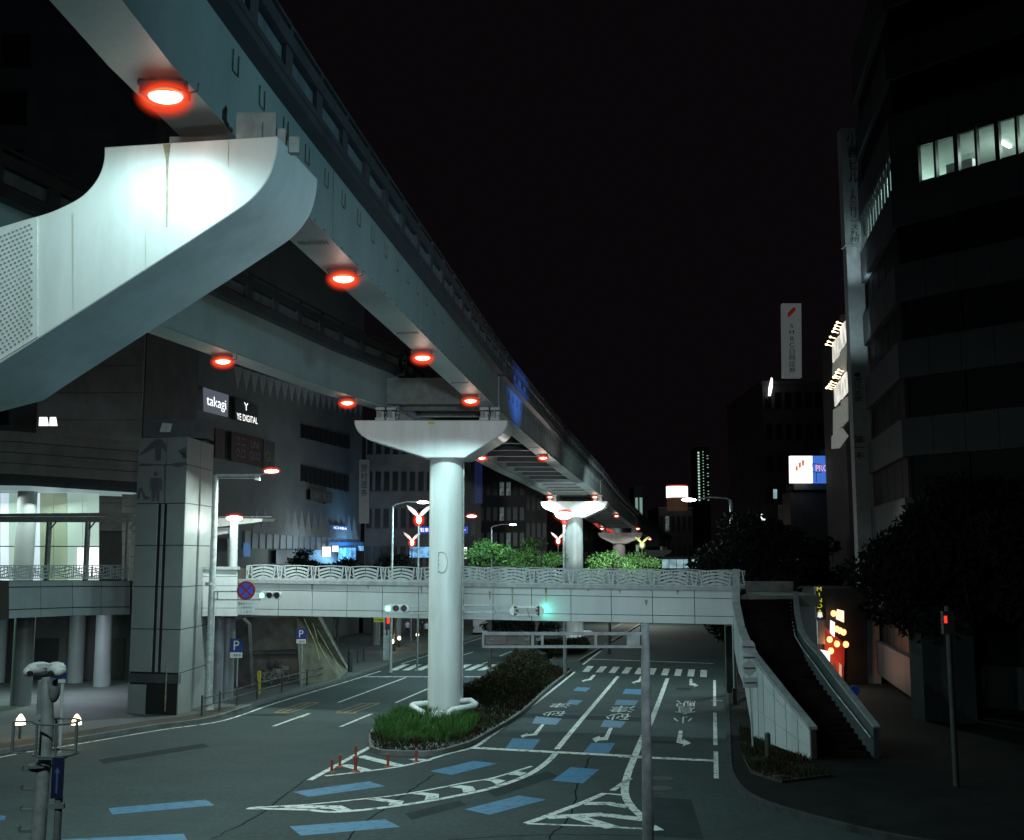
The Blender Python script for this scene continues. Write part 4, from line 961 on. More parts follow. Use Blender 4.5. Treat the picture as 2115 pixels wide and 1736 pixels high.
mb = MB(); mb.tube([P(425, 1068, 57.9), P(560, 1068, 57.9)], .02); mb.tube([P(520, 1068, 57.9), P(520, 1076, 57.9)], .02); mb.tube([P(500, 1068, 57.9), P(500, 1076, 57.9)], .02); obj('roof_rail', mb, 'galv', can2)
# post-top lamp in front of canopy
def poletop(t, base, top, r, m='railing'):
    mb = MB(); mb.cyl(base, top, r, r * .85, 16); obj('pole', mb, m, t)
lt = thing('post_lamp', 'bright red glowing lamp on a thick white post at the right end of the canopy', 'street lamp', (P(484, 1170, 56).x, 56, 4.9))
a = P(484, 1073, 56); poletop(lt, (a.x, 56, 5.2), a, .24)
mb = MB(); mb.ell(a + Vector((0, 0, .05)), (.42, .42, .13)); obj('lens', mb, 'lampwhite', lt); mb = MB(); mb.ell(a + Vector((0, 0, .1)), (.54, .54, .3), 24, 12); obj('glass', mb, 'halo', lt)  # outer shell is an added red halo
point(a + Vector((0, -.6, .1)), 25, .2, (1, .95, .9)); point(a + Vector((-.2, -.5, -.4)), 40, .2, (.85, 1, 1))
# dark kiosks/shop under right canopy on the deck
kx = thing('deck_kiosk', 'dark glazed kiosk with louvres behind the post lamp', 'kiosk', (-14, 62, 5)); mb = MB(); a = P(430, 1170, 61); b = P(470, 1112, 61); mb.prism([P(428, 1172, 61), P(470, 1172, 61), P(470, 1112, 61), P(428, 1112, 61)], (0, 2, 0)); obj('wall', mb, 'frame', kx)
mb = MB()
for k in range(16): y = 1114 + k * 3.5; mb.prism([P(429, y + 1.6, 60.95), P(438, y + 1.6, 60.95), P(438, y, 60.95), P(429, y, 60.95)], (0, -.04, 0))
obj('louvre', mb, 'galv', kx)

# ---- underpass area left of the road: veined stone stair side, entrance wall
ms = thing('stone_stair_side', 'sloping veined stone stair side under the left end of the bridge', 'stair', (-12, 72, 0))
a, b, c, d, e, f_ = P(612, 1272, 66), P(655, 1272, 66), P(718, 1385, 71), P(715, 1398, 71), P(700, 1404, 69.5), P(620, 1425, 66.5)
mb = MB(); mb.prism([a, b, c, d, e, f_], (-.6, 2.6, 0)); obj('side', mb, 'marble', ms)
mb = MB(); mb.prism([b, c, c + Vector((0, 0, .25)), b + Vector((.1, 0, .25))], (-.7, 2.7, 0)); obj('edge', mb, 'concrete', ms)
vn = MB()
for q in ([(640, 1275), (650, 1300), (656, 1325), (668, 1350), (680, 1375), (697, 1392)], [(628, 1278), (640, 1305), (652, 1330), (660, 1362)], [(655, 1300), (672, 1330), (690, 1360), (706, 1388)]):
    pl = Vector((0, 0, 0)); pp_ = []
    for x, y in q: t_ = (x - 612) / 106; p = P(x, y, 66 + 5 * t_ - .9); pp_.append(p)
    vn.tube(pp_, [.02, .03, .02, .03, .02, .01][:len(pp_)], 5)
M['vein'] = mat('pale_vein', (0.55, 0.52, 0.32), 0.4); obj('vein', vn, 'vein', ms)
ew = thing('entrance_wall', 'dim grey entrance wall with round windows behind the parking sign', 'wall', (-15, 70, 0))
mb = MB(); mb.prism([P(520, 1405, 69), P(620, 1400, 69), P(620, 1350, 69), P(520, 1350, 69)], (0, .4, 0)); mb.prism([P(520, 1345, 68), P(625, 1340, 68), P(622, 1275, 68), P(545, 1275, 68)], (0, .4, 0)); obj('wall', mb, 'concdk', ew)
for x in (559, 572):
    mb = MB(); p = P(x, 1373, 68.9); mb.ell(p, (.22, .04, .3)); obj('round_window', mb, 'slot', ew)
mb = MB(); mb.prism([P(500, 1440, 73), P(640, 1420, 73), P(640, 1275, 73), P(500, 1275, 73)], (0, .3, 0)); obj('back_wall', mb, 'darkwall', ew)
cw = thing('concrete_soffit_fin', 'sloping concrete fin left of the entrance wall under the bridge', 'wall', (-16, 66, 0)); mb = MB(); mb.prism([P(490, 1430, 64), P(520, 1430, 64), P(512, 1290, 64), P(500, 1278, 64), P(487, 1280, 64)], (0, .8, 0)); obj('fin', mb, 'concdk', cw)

# ================================================================ street furniture helpers
def pole_thing(name, lab, cat, base, top, r0, r1, group=None, m='galv'):
    t = thing(name, lab, cat, base, group); mb = MB(); mb.cyl(base, top, r0, r1, 18); mb.cyl(base, Vector(base) + Vector((0, 0, .25)), r0 * 1.35, r0 * 1.25, 18); obj('pole', mb, m, t); return t
def signal(lab, c, u, w_=1.15, lit=0, group='road signals'):
    """horizontal three-lens signal, centre c, along u; lens 0 is lit"""
    u = Vector(u).normalized(); n = Vector((u.y, -u.x, 0)); t = thing('traffic_signal', lab, 'traffic signal', c, group); c = Vector(c); h = w_ * .30
    mb = MB(); mb.box(c, (w_ * .74, .14, h), u=u)
    for s_ in (-1, 1): mb.cyl(c + u * s_ * w_ * .36 - n * .07, c + u * s_ * w_ * .36 + n * .07, h / 2, seg=20)
    obj('housing', mb, 'signwhite', t)
    for k in range(3):
        p = c + u * (k - 1) * w_ * .32 + n * .075
        mb = MB(); mb.cyl(p, p + n * .02, h * .40, seg=24); ln = obj('lens', mb, 'green' if k == lit else 'lens', t)
        if k == lit:
            mb = MB(); mb.cyl(p + n * .02, p + n * .03, h * .30, seg=24); obj('core', mb, 'greencore', ln)
        mb = MB()
        for j in range(12):
            a0 = math.pi * (j / 12) * 1.2 - .1 * math.pi; a1 = math.pi * ((j + 1) / 12) * 1.2 - .1 * math.pi; R_ = h * .45
            q = [p + u * R_ * math.cos(a) + Vector((0, 0, R_ * math.sin(a))) for a in (a0, a1)]
            mb.quad(q[0], q[1], q[1] + n * .16, q[0] + n * .16)
        obj('visor', mb, 'darksteel' if k else 'darksteel', t)
    return t
# left street lamp pole with sign and signal
Yp = 53.4; pb_ = P(430, 1455, Yp); pt = P(443, 982, Yp); pb_.z = gz(Yp) + .13; ptv = Vector((pb_.x, Yp, P(440, 982, Yp).z))
sl1 = pole_thing('street_lamp', 'tall grey street lamp post carrying the round no stopping sign', 'street lamp', pb_, ptv, .2, .13)
mb = MB(); e1 = P(532, 986, Yp); mb.bar(ptv, (e1.x, Yp, ptv.z), .09, .12); mb.bar(ptv + Vector((0, 0, -.15)), (e1.x, Yp, ptv.z - .15), .05, .05); mb.tube([(e1.x, Yp, ptv.z - .03), P(556, 976, Yp)], .035); mb.box((e1.x, Yp, ptv.z - .1), (.25, .12, .3)); obj('arm', mb, 'galv', sl1)
hd = P(561, 974, Yp); mb = MB(); mb.ell(hd, (.36, .16, .09)); obj('lens', mb, 'lampwhite', sl1); mb = MB(); mb.ell(hd + Vector((0, 0, .03)), (.48, .30, .24), 24, 12); obj('glass', mb, 'halo', sl1)  # shell round the lens imitates its halo
area(hd + Vector((0, 0, -.3)), hd + Vector((0, -1, -8)), 1300, .5, (.85, 1, .9))
mb = MB(); z_a = P(430, 1222, Yp).z; z_b = P(430, 1239, Yp).z; xr = P(540, 1230, Yp).x; mb.bar((pb_.x, Yp - .1, z_a), (xr, Yp - .1, z_a), .06, .07); mb.bar((pb_.x, Yp - .1, z_b), (xr, Yp - .1, z_b), .06, .07); mb.bar((pb_.x + .3, Yp - .1, z_a), (pb_.x + .3, Yp - .1, z_b), .06, .06); obj('signal_arm', mb, 'galv', sl1)
mb = MB(); mb.cyl(P(434, 1205, Yp) - Vector((0, 0, .1)), P(434, 1205, Yp) + Vector((0, 0, .05)), .24, seg=18); mb.cyl(P(432, 1365, Yp), P(432, 1361, Yp), .21, seg=18); obj('clamp', mb, 'galv', sl1)
signal('horizontal signal showing green next to the no stopping sign', P(557, 1230, Yp - .35), (1, 0, 0), 1.12)
ns = thing('no_stopping_sign', 'round red and blue no stopping sign with a crossed face', 'road sign', P(508, 1220, Yp - .3)); c = P(508, 1220, Yp - .35); R_ = .45
mb = MB(); mb.cyl(c, c + Vector((0, .03, 0)), R_, seg=36); obj('rim', mb, 'signred', ns)
mb = MB()
for q in range(4):
    a0 = q * math.pi / 2 - math.pi / 4 + .16; a1 = a0 + math.pi / 2 - .32; pts = []
    for k in range(9): a = a0 + (a1 - a0) * k / 8; pts.append(c + Vector((math.cos(a) * R_ * .77, -.006, math.sin(a) * R_ * .77)))
    am = (a0 + a1) / 2; pts.append(c + Vector((math.cos(am) * R_ * .16, -.006, math.sin(am) * R_ * .16))); mb.poly(list(reversed(pts)) if False else pts)
obj('blue_quarter', mb, 'noblue', ns)
sp = thing('notice_plate', 'white plate with three rows of Japanese text under the round sign', 'notice', P(508, 1254, Yp - .3)); a = P(490, 1269, Yp - .33); b = P(526, 1269, Yp - .33); tt = P(490, 1241, Yp - .33)
mb = MB(); mb.prism([a, b, b + (tt - a), tt], (0, .03, 0)); obj('plate', mb, 'signwhite', sp); U = b - a; V = tt - a
text('lettering', '客乗用タクシー', M['ink'], sp, a + U * .06 + V * .68, U * .86, V * .2, n=Vector((0, -1, 0))); text('lettering', '人の乗降を除く', M['ink'], sp, a + U * .1 + V * .4, U * .8, V * .17, n=Vector((0, -1, 0))); text('lettering', 'ここから', M['ink'], sp, a + U * .14 + V * .08, U * .7, V * .2, n=Vector((0, -1, 0)))
# central signal hung from the nearest column
signal('horizontal signal showing green left of the nearest column', P(818, 1257, 49.3), (1, 0, 0), 1.12)
ar = thing('column_bracket', 'pale horizontal signal arm strapped to the nearest column on both sides', 'signal arm', (-3.04, 49.1, 4.8)); mb = MB(); Ya = 49.15
for y in (1251, 1266):
    a = P(838, y, 49.4); b = P(885, y, 49.4); mb.bar(a, (b.x, 49.6, a.z), .04, .05)
    a = P(955, y - 1, 49.9); b = P(1070, y - 1, 49.9); mb.bar(a, b, .05, .07)
mb.bar(P(958, 1250, 49.9), P(958, 1268, 49.9), .05, .05); mb.bar(P(1024, 1250, 49.9), P(1024, 1266, 49.9), .05, .05); obj('truss', mb, 'galv', ar)
# back view signal on the right end of the arm
c = P(1088, 1262, 49.8); bs = thing('traffic_signal', 'signal seen from behind right of the nearest column, its green light falling on the bridge', 'traffic signal', c, 'road signals')
mb = MB(); mb.box(c, (1.15, .14, .42)); mb.cyl(c + Vector((.58, -.07, 0)), c + Vector((.58, .07, 0)), .21, seg=20); mb.cyl(c + Vector((-.58, -.07, 0)), c + Vector((-.58, .07, 0)), .21, seg=20); obj('housing', mb, 'signwhite', bs)
mb = MB(); mb.box(c + Vector((-.02, -.08, .0)), (1.08, .02, .26)); obj('back_recess', mb, 'signgrey', bs)
mb = MB()
for s_ in (-.45, .45): mb.box(c + Vector((s_, -.1, .02)), (.12, .05, .08))
mb.tube([c + Vector((0, -.1, .15)), c + Vector((.04, -.11, 0)), c + Vector((.12, -.1, -.3))], .008); obj('hinge', mb, 'black', bs)
mb = MB(); p = c + Vector((.42, .08, 0)); mb.cyl(p, p + Vector((0, .02, 0)), .15, seg=20); obj('lens', mb, 'green', bs)
spot(p + Vector((.12, .06, 0)), p + Vector((1.1, .7, .02)), 34, 130, 1.0, .1, (.12, 1.0, .75))
# pedestrian signal pole under bridge
g0 = G(802, 1367); psp = pole_thing('signal_pole', 'square grey pole with a red pedestrian light under the bridge', 'signal pole', g0, g0 + Vector((0, 0, 5.0)), .16, .16)
mb = MB(); mb.box(g0 + Vector((-.12, 0, 2.0)), (.55, .3, 4.0)); obj('cabinet', mb, 'galv', psp); mb = MB(); mb.box(g0 + Vector((-.12, -.17, 2.6)), (.1, .04, 1.1)); obj('slot', mb, 'black', psp)
pr = thing('pedestrian_signal', 'small red lit pedestrian light on the square pole', 'pedestrian signal', P(802, 1284, g0.y - .3)); c = P(802, 1284, g0.y - .3); mb = MB(); mb.box(c + Vector((0, .15, -.1)), (.42, .2, .95)); obj('housing', mb, 'darksteel', pr); mb = MB(); mb.box(c + Vector((.0, .03, .05)), (.24, .02, .42)); obj('lens', mb, 'redsig', pr)
yp = thing('yellow_plate', 'small yellow plate beside the red pedestrian light', 'sign', P(783, 1281, g0.y - .3)); mb = MB(); c = P(783, 1281, g0.y - .3); mb.box(c, (.78, .03, .3)); obj('plate', mb, 'yellow', yp); text('lettering', '歩行者専用', M['ink'], yp, c + Vector((-.33, -.02, -.09)), (.66, 0, 0), (0, 0, .18), n=Vector((0, -1, 0)))
# parking signs
for x, yt, yb_, lab, Ls in ((488, 1320, 1457, 'blue parking sign with a white P on a thin pole near the tower', 'P'), (622, 1299, 1424, 'farther blue parking sign against the veined stone', 'P')):
    g0 = G(x, yb_); s_ = 1 if x < 500 else 0
    half = 13.5 if s_ else 10.5; Yq = g0.y; tp = P(x, yt, Yq); t = pole_thing('parking_sign', lab, 'parking sign', g0, (g0.x, Yq, tp.z), .035, .035, 'blue parking signs')
    a = P(x - half, yt + half * 2, Yq - .06); b = P(x + half, yt + half * 2, Yq - .06); u_ = b - a; mb = MB(); mb.box((a + b) / 2 + Vector((0, 0, u_.x / 2)), (u_.x, .03, u_.x)); obj('face', mb, 'signblue', t)
    text('letter', 'P', M['signwhite'], t, a + u_ * .3 + Vector((0, -.02, u_.x * .15)), u_ * .42, Vector((0, 0, u_.x * .7)), n=Vector((0, -1, 0)))
    mb = MB(); mb.box((a + b) / 2 + Vector((0, 0, -u_.x * .24)), (u_.x * .92, .03, u_.x * .4)); obj('plate', mb, 'signwhite', t); text('lettering', '二輪駐車', M['ink'], t, a + u_ * .12 + Vector((0, -.02, -u_.x * .34)), u_ * .76, Vector((0, 0, u_.x * .2)), n=Vector((0, -1, 0)))
# low rails along the left kerb
rp = []
for p in LK:
    q = p + Vector((0, 0, 0)); 
    if 50.5 < q.y < 71 and q.x > -19: rp.append(q)
gl = thing('guard_fence', 'low dark pipe fence along the left kerb below the tower', 'fence', (rp[0].x, rp[0].y, gz(rp[0].y)))
off = Vector((-.5, .3, 0)); acc = 0; posts = []
for hh in (.45, .82):
    mb = MB(); mb.tube([gp(p + off, .13 + hh) for p in rp], .03, 6); obj('rail', mb, 'darksteel', gl)
for i in range(0, len(rp), 2):
    p = gp(rp[i] + off, .13); mb = MB(); mb.cyl(p, p + Vector((0, 0, .95)), .05, seg=10); obj('post', mb, 'darksteel', gl)
# yellow post and bollards
for x, y, h, mm, lab, r in ((645 / 1 * 0 + 533, 1443, 1.1, 'yellow', 'short yellow post behind the low fence', .09),):
    g0 = G(*Cc(1590, 838)); t = thing('bollard', lab, 'bollard', g0); mb = MB(); mb.cyl(g0, g0 + Vector((0, 0, 1.3)), .1, seg=16); mb.ell(g0 + Vector((0, 0, 1.3)), (.1, .1, .06)); obj('body', mb, 'yellow', t)
for i, (x, y, h, r) in enumerate(((283, 700, 1.5, .16), (330, 645, 1.1, .06), (367, 633, 1.1, .06))):
    g0 = G(*A(x, y)); t = thing('bollard', ['thick dark bollard at the corner below the stone stair', 'thin dark bollard behind the thick one', 'thin dark bollard farthest right near the signal pole'][i], 'bollard', g0, 'dark bollards at the crossing'); mb = MB(); mb.cyl(g0, g0 + Vector((0, 0, h)), r, seg=14); mb.ell(g0 + Vector((0, 0, h)), (r, r, r * .5)); obj('body', mb, 'darksteel', t)
# glowing path bollards
for i, (x, y) in enumerate(((543, 560), (585, 535), (697, 510))):
    g0 = G(*A(x, y + 12)); g0.z = gz(g0.y) + .1; t = thing('lit_bollard', ['low glowing path lamp beside the square signal pole', 'brightest low path lamp on the pavement', 'small low path lamp behind the hedge near the column'][i], 'path lamp', g0, 'low path lamps'); mb = MB(); mb.cyl(g0, g0 + Vector((0, 0, .7)), .09, seg=12); obj('post', mb, 'darksteel', t)
    mb = MB(); mb.ell(g0 + Vector((0, 0, .85)), (.15, .15, .2)); obj('globe', mb, 'lampwarm', t); point(g0 + Vector((0, -.3, 1.2)), 25, .1, (1, .8, .55))
for i, (x, y) in enumerate(((42, 1497), (158, 1497))):
    c = P(x, y, 44); t = thing('path_lamp', ['small warm lamp at the left picture edge beyond the camera pole', 'small warm lamp seen through the ring cage of the camera pole'][i], 'path lamp', (c.x, 44, gz(44)), 'warm garden lamps'); mb = MB(); mb.cyl((c.x, 44, gz(44)), c, .05, seg=10); obj('post', mb, 'darksteel', t); mb = MB(); mb.tube([c, c + Vector((0, 0, .22)), c + Vector((0, 0, .4))], [.2, .16, .04], 14); obj('shade', mb, 'lampwarm', t); point(c + Vector((0, -.4, .3)), 12, .1, (1, .7, .4))
# red delineators
dl = None
for i, (x, yb_, yt, lab) in enumerate(((170, 1307, 1232, 'leftmost red delineator at the tip of the painted island'), (220, 1275, 1205, 'red delineator just right of the leftmost one'), (316, 1305, 1152, 'tallest red delineator standing nearest'), (318, 1215, 1160, 'red delineator half hidden behind the tallest one'), (516, 1273, 1203, 'red delineator in front of the dark kerb end'), (690, 1242, 1172, 'rightmost red delineator on the lane edge line'))):
    if i == 2: yt = 1213
    g0 = G(*A(x, yb_)); g0.z = gz(g0.y)
    if dl is None:
        dl = thing('delineator_post', lab, 'delineator', g0, 'red delineators on the painted island')
        mb = MB(); mb.cyl((0, 0, 0), (0, 0, .04), .14, .10, 18); obj('base', mb, 'redpost', dl, True)
        mb = MB(); mb.cyl((0, 0, .03), (0, 0, .40), .045, seg=14); mb.ell((0, 0, .40), (.045, .045, .03)); obj('post', mb, 'redpost', dl, True)
        mb = MB(); mb.cyl((0, 0, .24), (0, 0, .28), .054, seg=14); mb.cyl((0, 0, .33), (0, 0, .37), .054, seg=14); obj('band', mb, 'signred', dl, True)
    else: dup(dl, g0, 0, lab, sc=1.25 if i == 2 else 1)
# ---------------- foreground right pole with empty sign frame
Yg = 22.0; top = P(1332, 1291, Yg); bx0 = top.x + .06
fp = thing('sign_gantry', 'plain grey pole with an open double frame arm reaching left in front of the bridge', 'gantry', (top.x, Yg, 0))
mb = MB(); mb.cyl((top.x, Yg, 0), (top.x, Yg, top.z), .125, .085, 24); mb.ell((top.x, Yg, top.z), (.095, .095, .04)); obj('pole', mb, 'galvdk', fp)
mb = MB(); z1 = P(1300, 1309, Yg).z; z0 = P(1300, 1336, Yg).z; xl = P(996, 1309, Yg).x; xr = top.x
mb.box(((xl + xr) / 2, Yg, z1), (xr - xl, .1, .06)); mb.box(((xl + xr) / 2, Yg, z0), (xr - xl, .1, .05))
for x in (998, 1100, 1120, 1230, 1318 - 10):
    px_ = P(x, 1320, Yg).x; mb.box((px_, Yg, (z0 + z1) / 2), (.05 if x != 1308 else .26, .09, z1 - z0 - .055))
obj('frame', mb, 'galvdk', fp)
mb = MB(); a = P(1003, 1331, Yg + .05); b = P(1095, 1331, Yg + .05); hgt = P(1003, 1313, Yg).z - a.z; mb.box(((a.x + b.x) / 2, Yg + .04, (z0 + z1) / 2), (b.x - a.x, .02, hgt)); obj('sign_back', mb, 'concdk', fp)
mb = MB()
for x in (1015, 1088, 1112): mb = MB(); p = P(x, 1321, Yg - .03); mb.box(p, (.1, .04, .05)); mb.box(p + Vector((.03, -.01, .03)), (.03, .05, .06)); obj('clamp', mb, 'black', fp)
mb = MB()
mb.tube([P(1049, 1312, Yg - .02), P(1047, 1322, Yg - .04), P(1044, 1332, Yg - .02)], .006, 6); obj('cable', mb, 'black', fp)
# ---------------- foreground left camera pole
Yc = 14.0; cpb = P(95, 1392, Yc); cx_ = P(72, 1736, Yc).x + .02
cpole = thing('camera_pole', 'grey step pole with two white cameras and a ring cage in the left foreground', 'camera pole', (cx_, Yc, 0))
tp = P(97, 1400, Yc); mb = MB(); mb.tube([(cx_, Yc, 0), (cx_ + .02, Yc, 3.6), (cx_ + .06, Yc, P(0, 1500, Yc).z), (tp.x, Yc, tp.z)], [.105, .092, .085, .065], 18); obj('pole', mb, 'galv', cpole)
mb = MB()
for y in (1590, 1630, 1672, 1715): 
    z = P(0, y, Yc).z; mb.bar((cx_ - .2, Yc - .05, z), (cx_ + .08, Yc - .05, z), .03, .035); mb.box((cx_ - .2, Yc - .05, z + .03), (.02, .03, .06)); obj('climbing_step', mb, 'galvdk', cpole); mb = MB()
mb = MB(); zc0 = P(0, 1556, Yc).z; zc1 = P(0, 1491, Yc).z; cc = Vector((P(118, 1500, Yc).x, Yc - .0, 0)); rr_ = .27
for z in (zc0, zc1): mb.tube([(cc.x + math.cos(a) * rr_ * 1.0, Yc + math.sin(a) * rr_, z) for a in np.linspace(-2.9, 2.9, 26)], .013, 8)
for a in (-2.2, -1.2, -.2, .9, 2.0): mb.cyl((cc.x + math.cos(a) * rr_, Yc + math.sin(a) * rr_, zc0), (cc.x + math.cos(a) * rr_, Yc + math.sin(a) * rr_, zc1), .016, seg=8)
mb.cyl((cc.x - .55, Yc, zc0), (cc.x - .55, Yc, zc1), .02, seg=8); mb.bar((cc.x - .55, Yc, zc1), (cc.x - .3, Yc, zc1), .02, .02); mb.bar((cc.x - .55, Yc, zc0), (cc.x - .3, Yc, zc0), .02, .02)
mb.box((cc.x, Yc, zc0 - .04), (.3, .3, .03)); obj('cage', mb, 'galvdk', cpole)
for s_, x in ((-1, 80), (1, 116)):
    p = P(x, 1383, Yc); mb = MB(); mb.ell(p + Vector((0, 0, .01)), (.115, .17, .085), 16, 8, rz=s_ * .7); mb.box(p + Vector((-s_ * .03, 0, .05)), (.13, .2, .05), rz=-s_ * .5); mb.ell(p + Vector((s_ * .08, -.08, -.02)), (.075, .09, .065)); cmo = obj('camera_housing', mb, 'signwhite', cpole)
    mb = MB(); q = p + Vector((s_ * .02, -.19, -.03)); mb.cyl(q, q + Vector((0, -.03, 0)), .035, seg=12); obj('camera_lens', mb, 'black', cmo)
mb = MB(); p = P(112, 1430, Yc); mb.ell(p, (.07, .08, .13)); mb.cyl(p + Vector((0, 0, .1)), p + Vector((0, 0, .17)), .04, seg=10); mb.tube([P(100, 1410, Yc), P(108, 1400, Yc), P(112, 1415, Yc)], .015); obj('dome_camera', mb, 'galvdk', cpole)
mb = MB(); mb.box(P(92, 1440, Yc), (.14, .12, .42)); obj('junction_box', mb, 'steel', cpole); mb = MB(); mb.cyl(P(0, 1575, Yc) * 0 + Vector((cx_, Yc, P(0, 1583, Yc).z)), Vector((cx_, Yc, P(0, 1579, Yc).z)), .15, seg=16); obj('clamp', mb, 'galvdk', cpole)
# small blue sign on thin pole behind
q = P(128, 1385, 16); sb = thing('road_sign', 'dark blue sign on a thin white pole behind the camera pole', 'road sign', (P(118, 1736, 16).x, 16, 0)); mb = MB(); mb.cyl((P(125, 1640, 16).x, 16, 0), (P(130, 1393, 16).x, 16, q.z), .022, seg=10); obj('pole', mb, 'signwhite', sb)
mb = MB(); mb.box(q + Vector((0, -.03, .0)), (.16, .02, .22)); obj('face', mb, 'signblue', sb); mb = MB(); mb.box(q + Vector((0, -.03, -.15)), (.14, .02, .05)); obj('plate', mb, 'signwhite', sb)
q = P(119, 1607, 13.6); s2 = thing('arrow_sign', 'tall dark blue panel below the ring cage', 'road sign', (q.x, 13.6, 0)); mb = MB(); mb.box(q, (.14, .03, .48)); obj('face', mb, 'signblue2', s2); mb = MB(); mb.cyl((q.x + .0, 13.65, 0), (q.x + .01, 13.65, q.z - .2), .045, seg=12); mb.box(q + Vector((0, 0, -.33)), (.2, .04, .06)); obj('post', mb, 'galvdk', s2)
mb = MB(); mb.poly([q + Vector((x, -.018, z)) for x, z in ((-.012, -.18), (.012, -.18), (.012, .06), (.035, .06), (0, .13), (-.035, .06), (-.012, .06))]); M['arrowblue'] = mat('pale_blue_arrow', (0.06, 0.10, 0.25), .5); obj('arrow', mb, 'arrowblue', s2)
# ---------------- pole of round signs seen from behind (right)
g0 = G(*B(942, 1198)); Yr = g0.y; t = thing('sign_pole', 'thin pole with round signs seen from behind in front of the ramp wall', 'road sign', g0); tz = P(1548, 1322, Yr).z
mb = MB(); mb.cyl(g0, (g0.x - .1, Yr, tz), .035, seg=12); obj('pole', mb, 'galv', t)
for (x, y, rr, rect_) in ((912, 535, 42, 0), (918, 600, 42, 1), (918, 665, 42, 0), (925, 755, 45, 2)):
    p = P(*B(x, y), Yr - .03); s_ = Yr / FPX / k1 / k2 * 1.0
    mb = MB()
    if rect_ == 0: mb.cyl(p + Vector((0, .03, 0)), p, rr * s_, seg=28)
    elif rect_ == 1: mb.box(p, (rr * 2 * s_, .03, 20 * s_))
    else: mb.box(p, (rr * 2 * s_, .03, 60 * s_))
    o = obj('sign_back', mb, 'signgrey', t); mb = MB(); mb.box(p + Vector((0, -.04, 0)), (rr * 1.6 * s_, .03, .04)); obj('bracket', mb, 'black', o)
# bollard by ramp
g0 = G(*B(1035, 1255)); t = thing('bollard', 'dark bollard in the low planting before the white ramp wall', 'bollard', g0); mb = MB(); mb.cyl(g0, g0 + Vector((0, 0, 1.0)), .1, seg=14); mb.ell(g0 + Vector((0, 0, 1)), (.1, .1, .07)); obj('body', mb, 'darksteel', t)
# posts under right end
for i, (x, y0, y1) in enumerate(((797, 405, 830), (828, 790, 905))):
    g0 = G(*B(x, y1)); t = thing('bridge_post' if i == 0 else 'bollard', ['dark square post below the right end of the bridge', 'short dark bollard beside the right kerb'][i], 'post', g0); mb = MB(); top_ = P(*B(x, y0), g0.y).z; mb.box((g0.x, g0.y, (g0.z + top_) / 2), (.35 if i == 0 else .2, .35 if i == 0 else .2, top_ - g0.z)); obj('shaft', mb, 'darksteel', t)

# ================================================================ STAIR RAMP (right)
ptsL = [((812, 70), (812, 396), 47.8), ((815, 270), (822, 520), 46.6), ((850, 420), (855, 740), 45.2), ((880, 500), (898, 795), 44.6)]
LT = [P(*B(820, 70), 47.8), P(*B(818, 270), 47.2), P(*B(848, 420), 46.0), P(*B(880, 500), 45.1), P(*B(930, 590), 44.0), P(*B(1000, 680), 43.0), P(*B(1140, 860), 41.0), P(*B(1290, 1045), 39.0)]
LB_ = [P(*B(815, 400), 47.8), P(*B(825, 560), 47.2), P(*B(850, 700), 46.0), P(*B(880, 780), 45.1)]
for p in LT[4:]: LB_.append(Vector((p.x, p.y, gz(p.y) + .15)))
LB_[3] = Vector((LT[3].x, LT[3].y, LB_[3].z)); 
for i in range(3): LB_[i] = Vector((LT[i].x, LT[i].y, LB_[i].z))
rs = thing('stair_ramp', 'curving stair flight with white panelled side wall coming down from the bridge at right', 'stairs', (11, 43, 0))
mb = MB(); cp = MB(); inn = MB()
def lerp(a, b, t): return a + (b - a) * t
SEG = []
for i in range(len(LT) - 1):
    n = 2 if i >= 4 else 1
    for k in range(n): SEG.append((lerp(LT[i], LT[i + 1], k / n), lerp(LT[i], LT[i + 1], (k + 1) / n), lerp(LB_[i], LB_[i + 1], k / n), lerp(LB_[i], LB_[i + 1], (k + 1) / n)))
for a, b, c, d in SEG:
    dn = (b - a); dn.z = 0; dn.normalize(); nn = Vector((-dn.y, dn.x, 0))
    if nn.x < 0: nn = -nn
    sh = dn * .028
    for (t0_, t1_) in ((0.03, .2), (.2, .62), (.62, 1.0)):
        q = [lerp(c, a, 1 - t1_) + sh, lerp(d, b, 1 - t1_) - sh, lerp(d, b, 1 - t0_) - sh - Vector((0, 0, .02)), lerp(c, a, 1 - t0_) + sh - Vector((0, 0, .02))]
        mb.prism(q, nn * .04)
    inn.prism([c + nn * .04, d + nn * .04, b + nn * .04, a + nn * .04], nn * .2); cp.prism([a - nn * .03, b - nn * .03, b - nn * .03 + Vector((0, 0, .09)), a - nn * .03 + Vector((0, 0, .09))], nn * .32)
obj('left_wall_cladding', mb, 'panel', rs); obj('left_wall', inn, 'joint', rs); obj('left_coping', cp, 'coping', rs)
RT = [P(*B(1185, 205), 48.5), P(*B(1195, 330), 47.0), P(*B(1215, 430), 45.8), P(*B(1255, 500), 44.8), P(*B(1330, 580), 43.7), P(*B(1450, 740), 42.0), P(*B(1560, 880), 40.6), P(*B(1680, 1035), 39.2)]
RB = [Vector((p.x, p.y, 0)) for p in RT]
zs_ = [P(*B(1190, 330), 48.5).z, P(*B(1205, 450), 47).z, P(*B(1225, 560), 45.8).z, P(*B(1250, 625), 44.8).z, P(*B(1340, 770), 43.7).z, P(*B(1470, 950), 42).z, P(*B(1575, 1080), 40.6).z, P(*B(1685, 1225), 39.2).z]
for p, z in zip(RB, zs_): p.z = z
mb = MB(); cp = MB(); rail = MB()
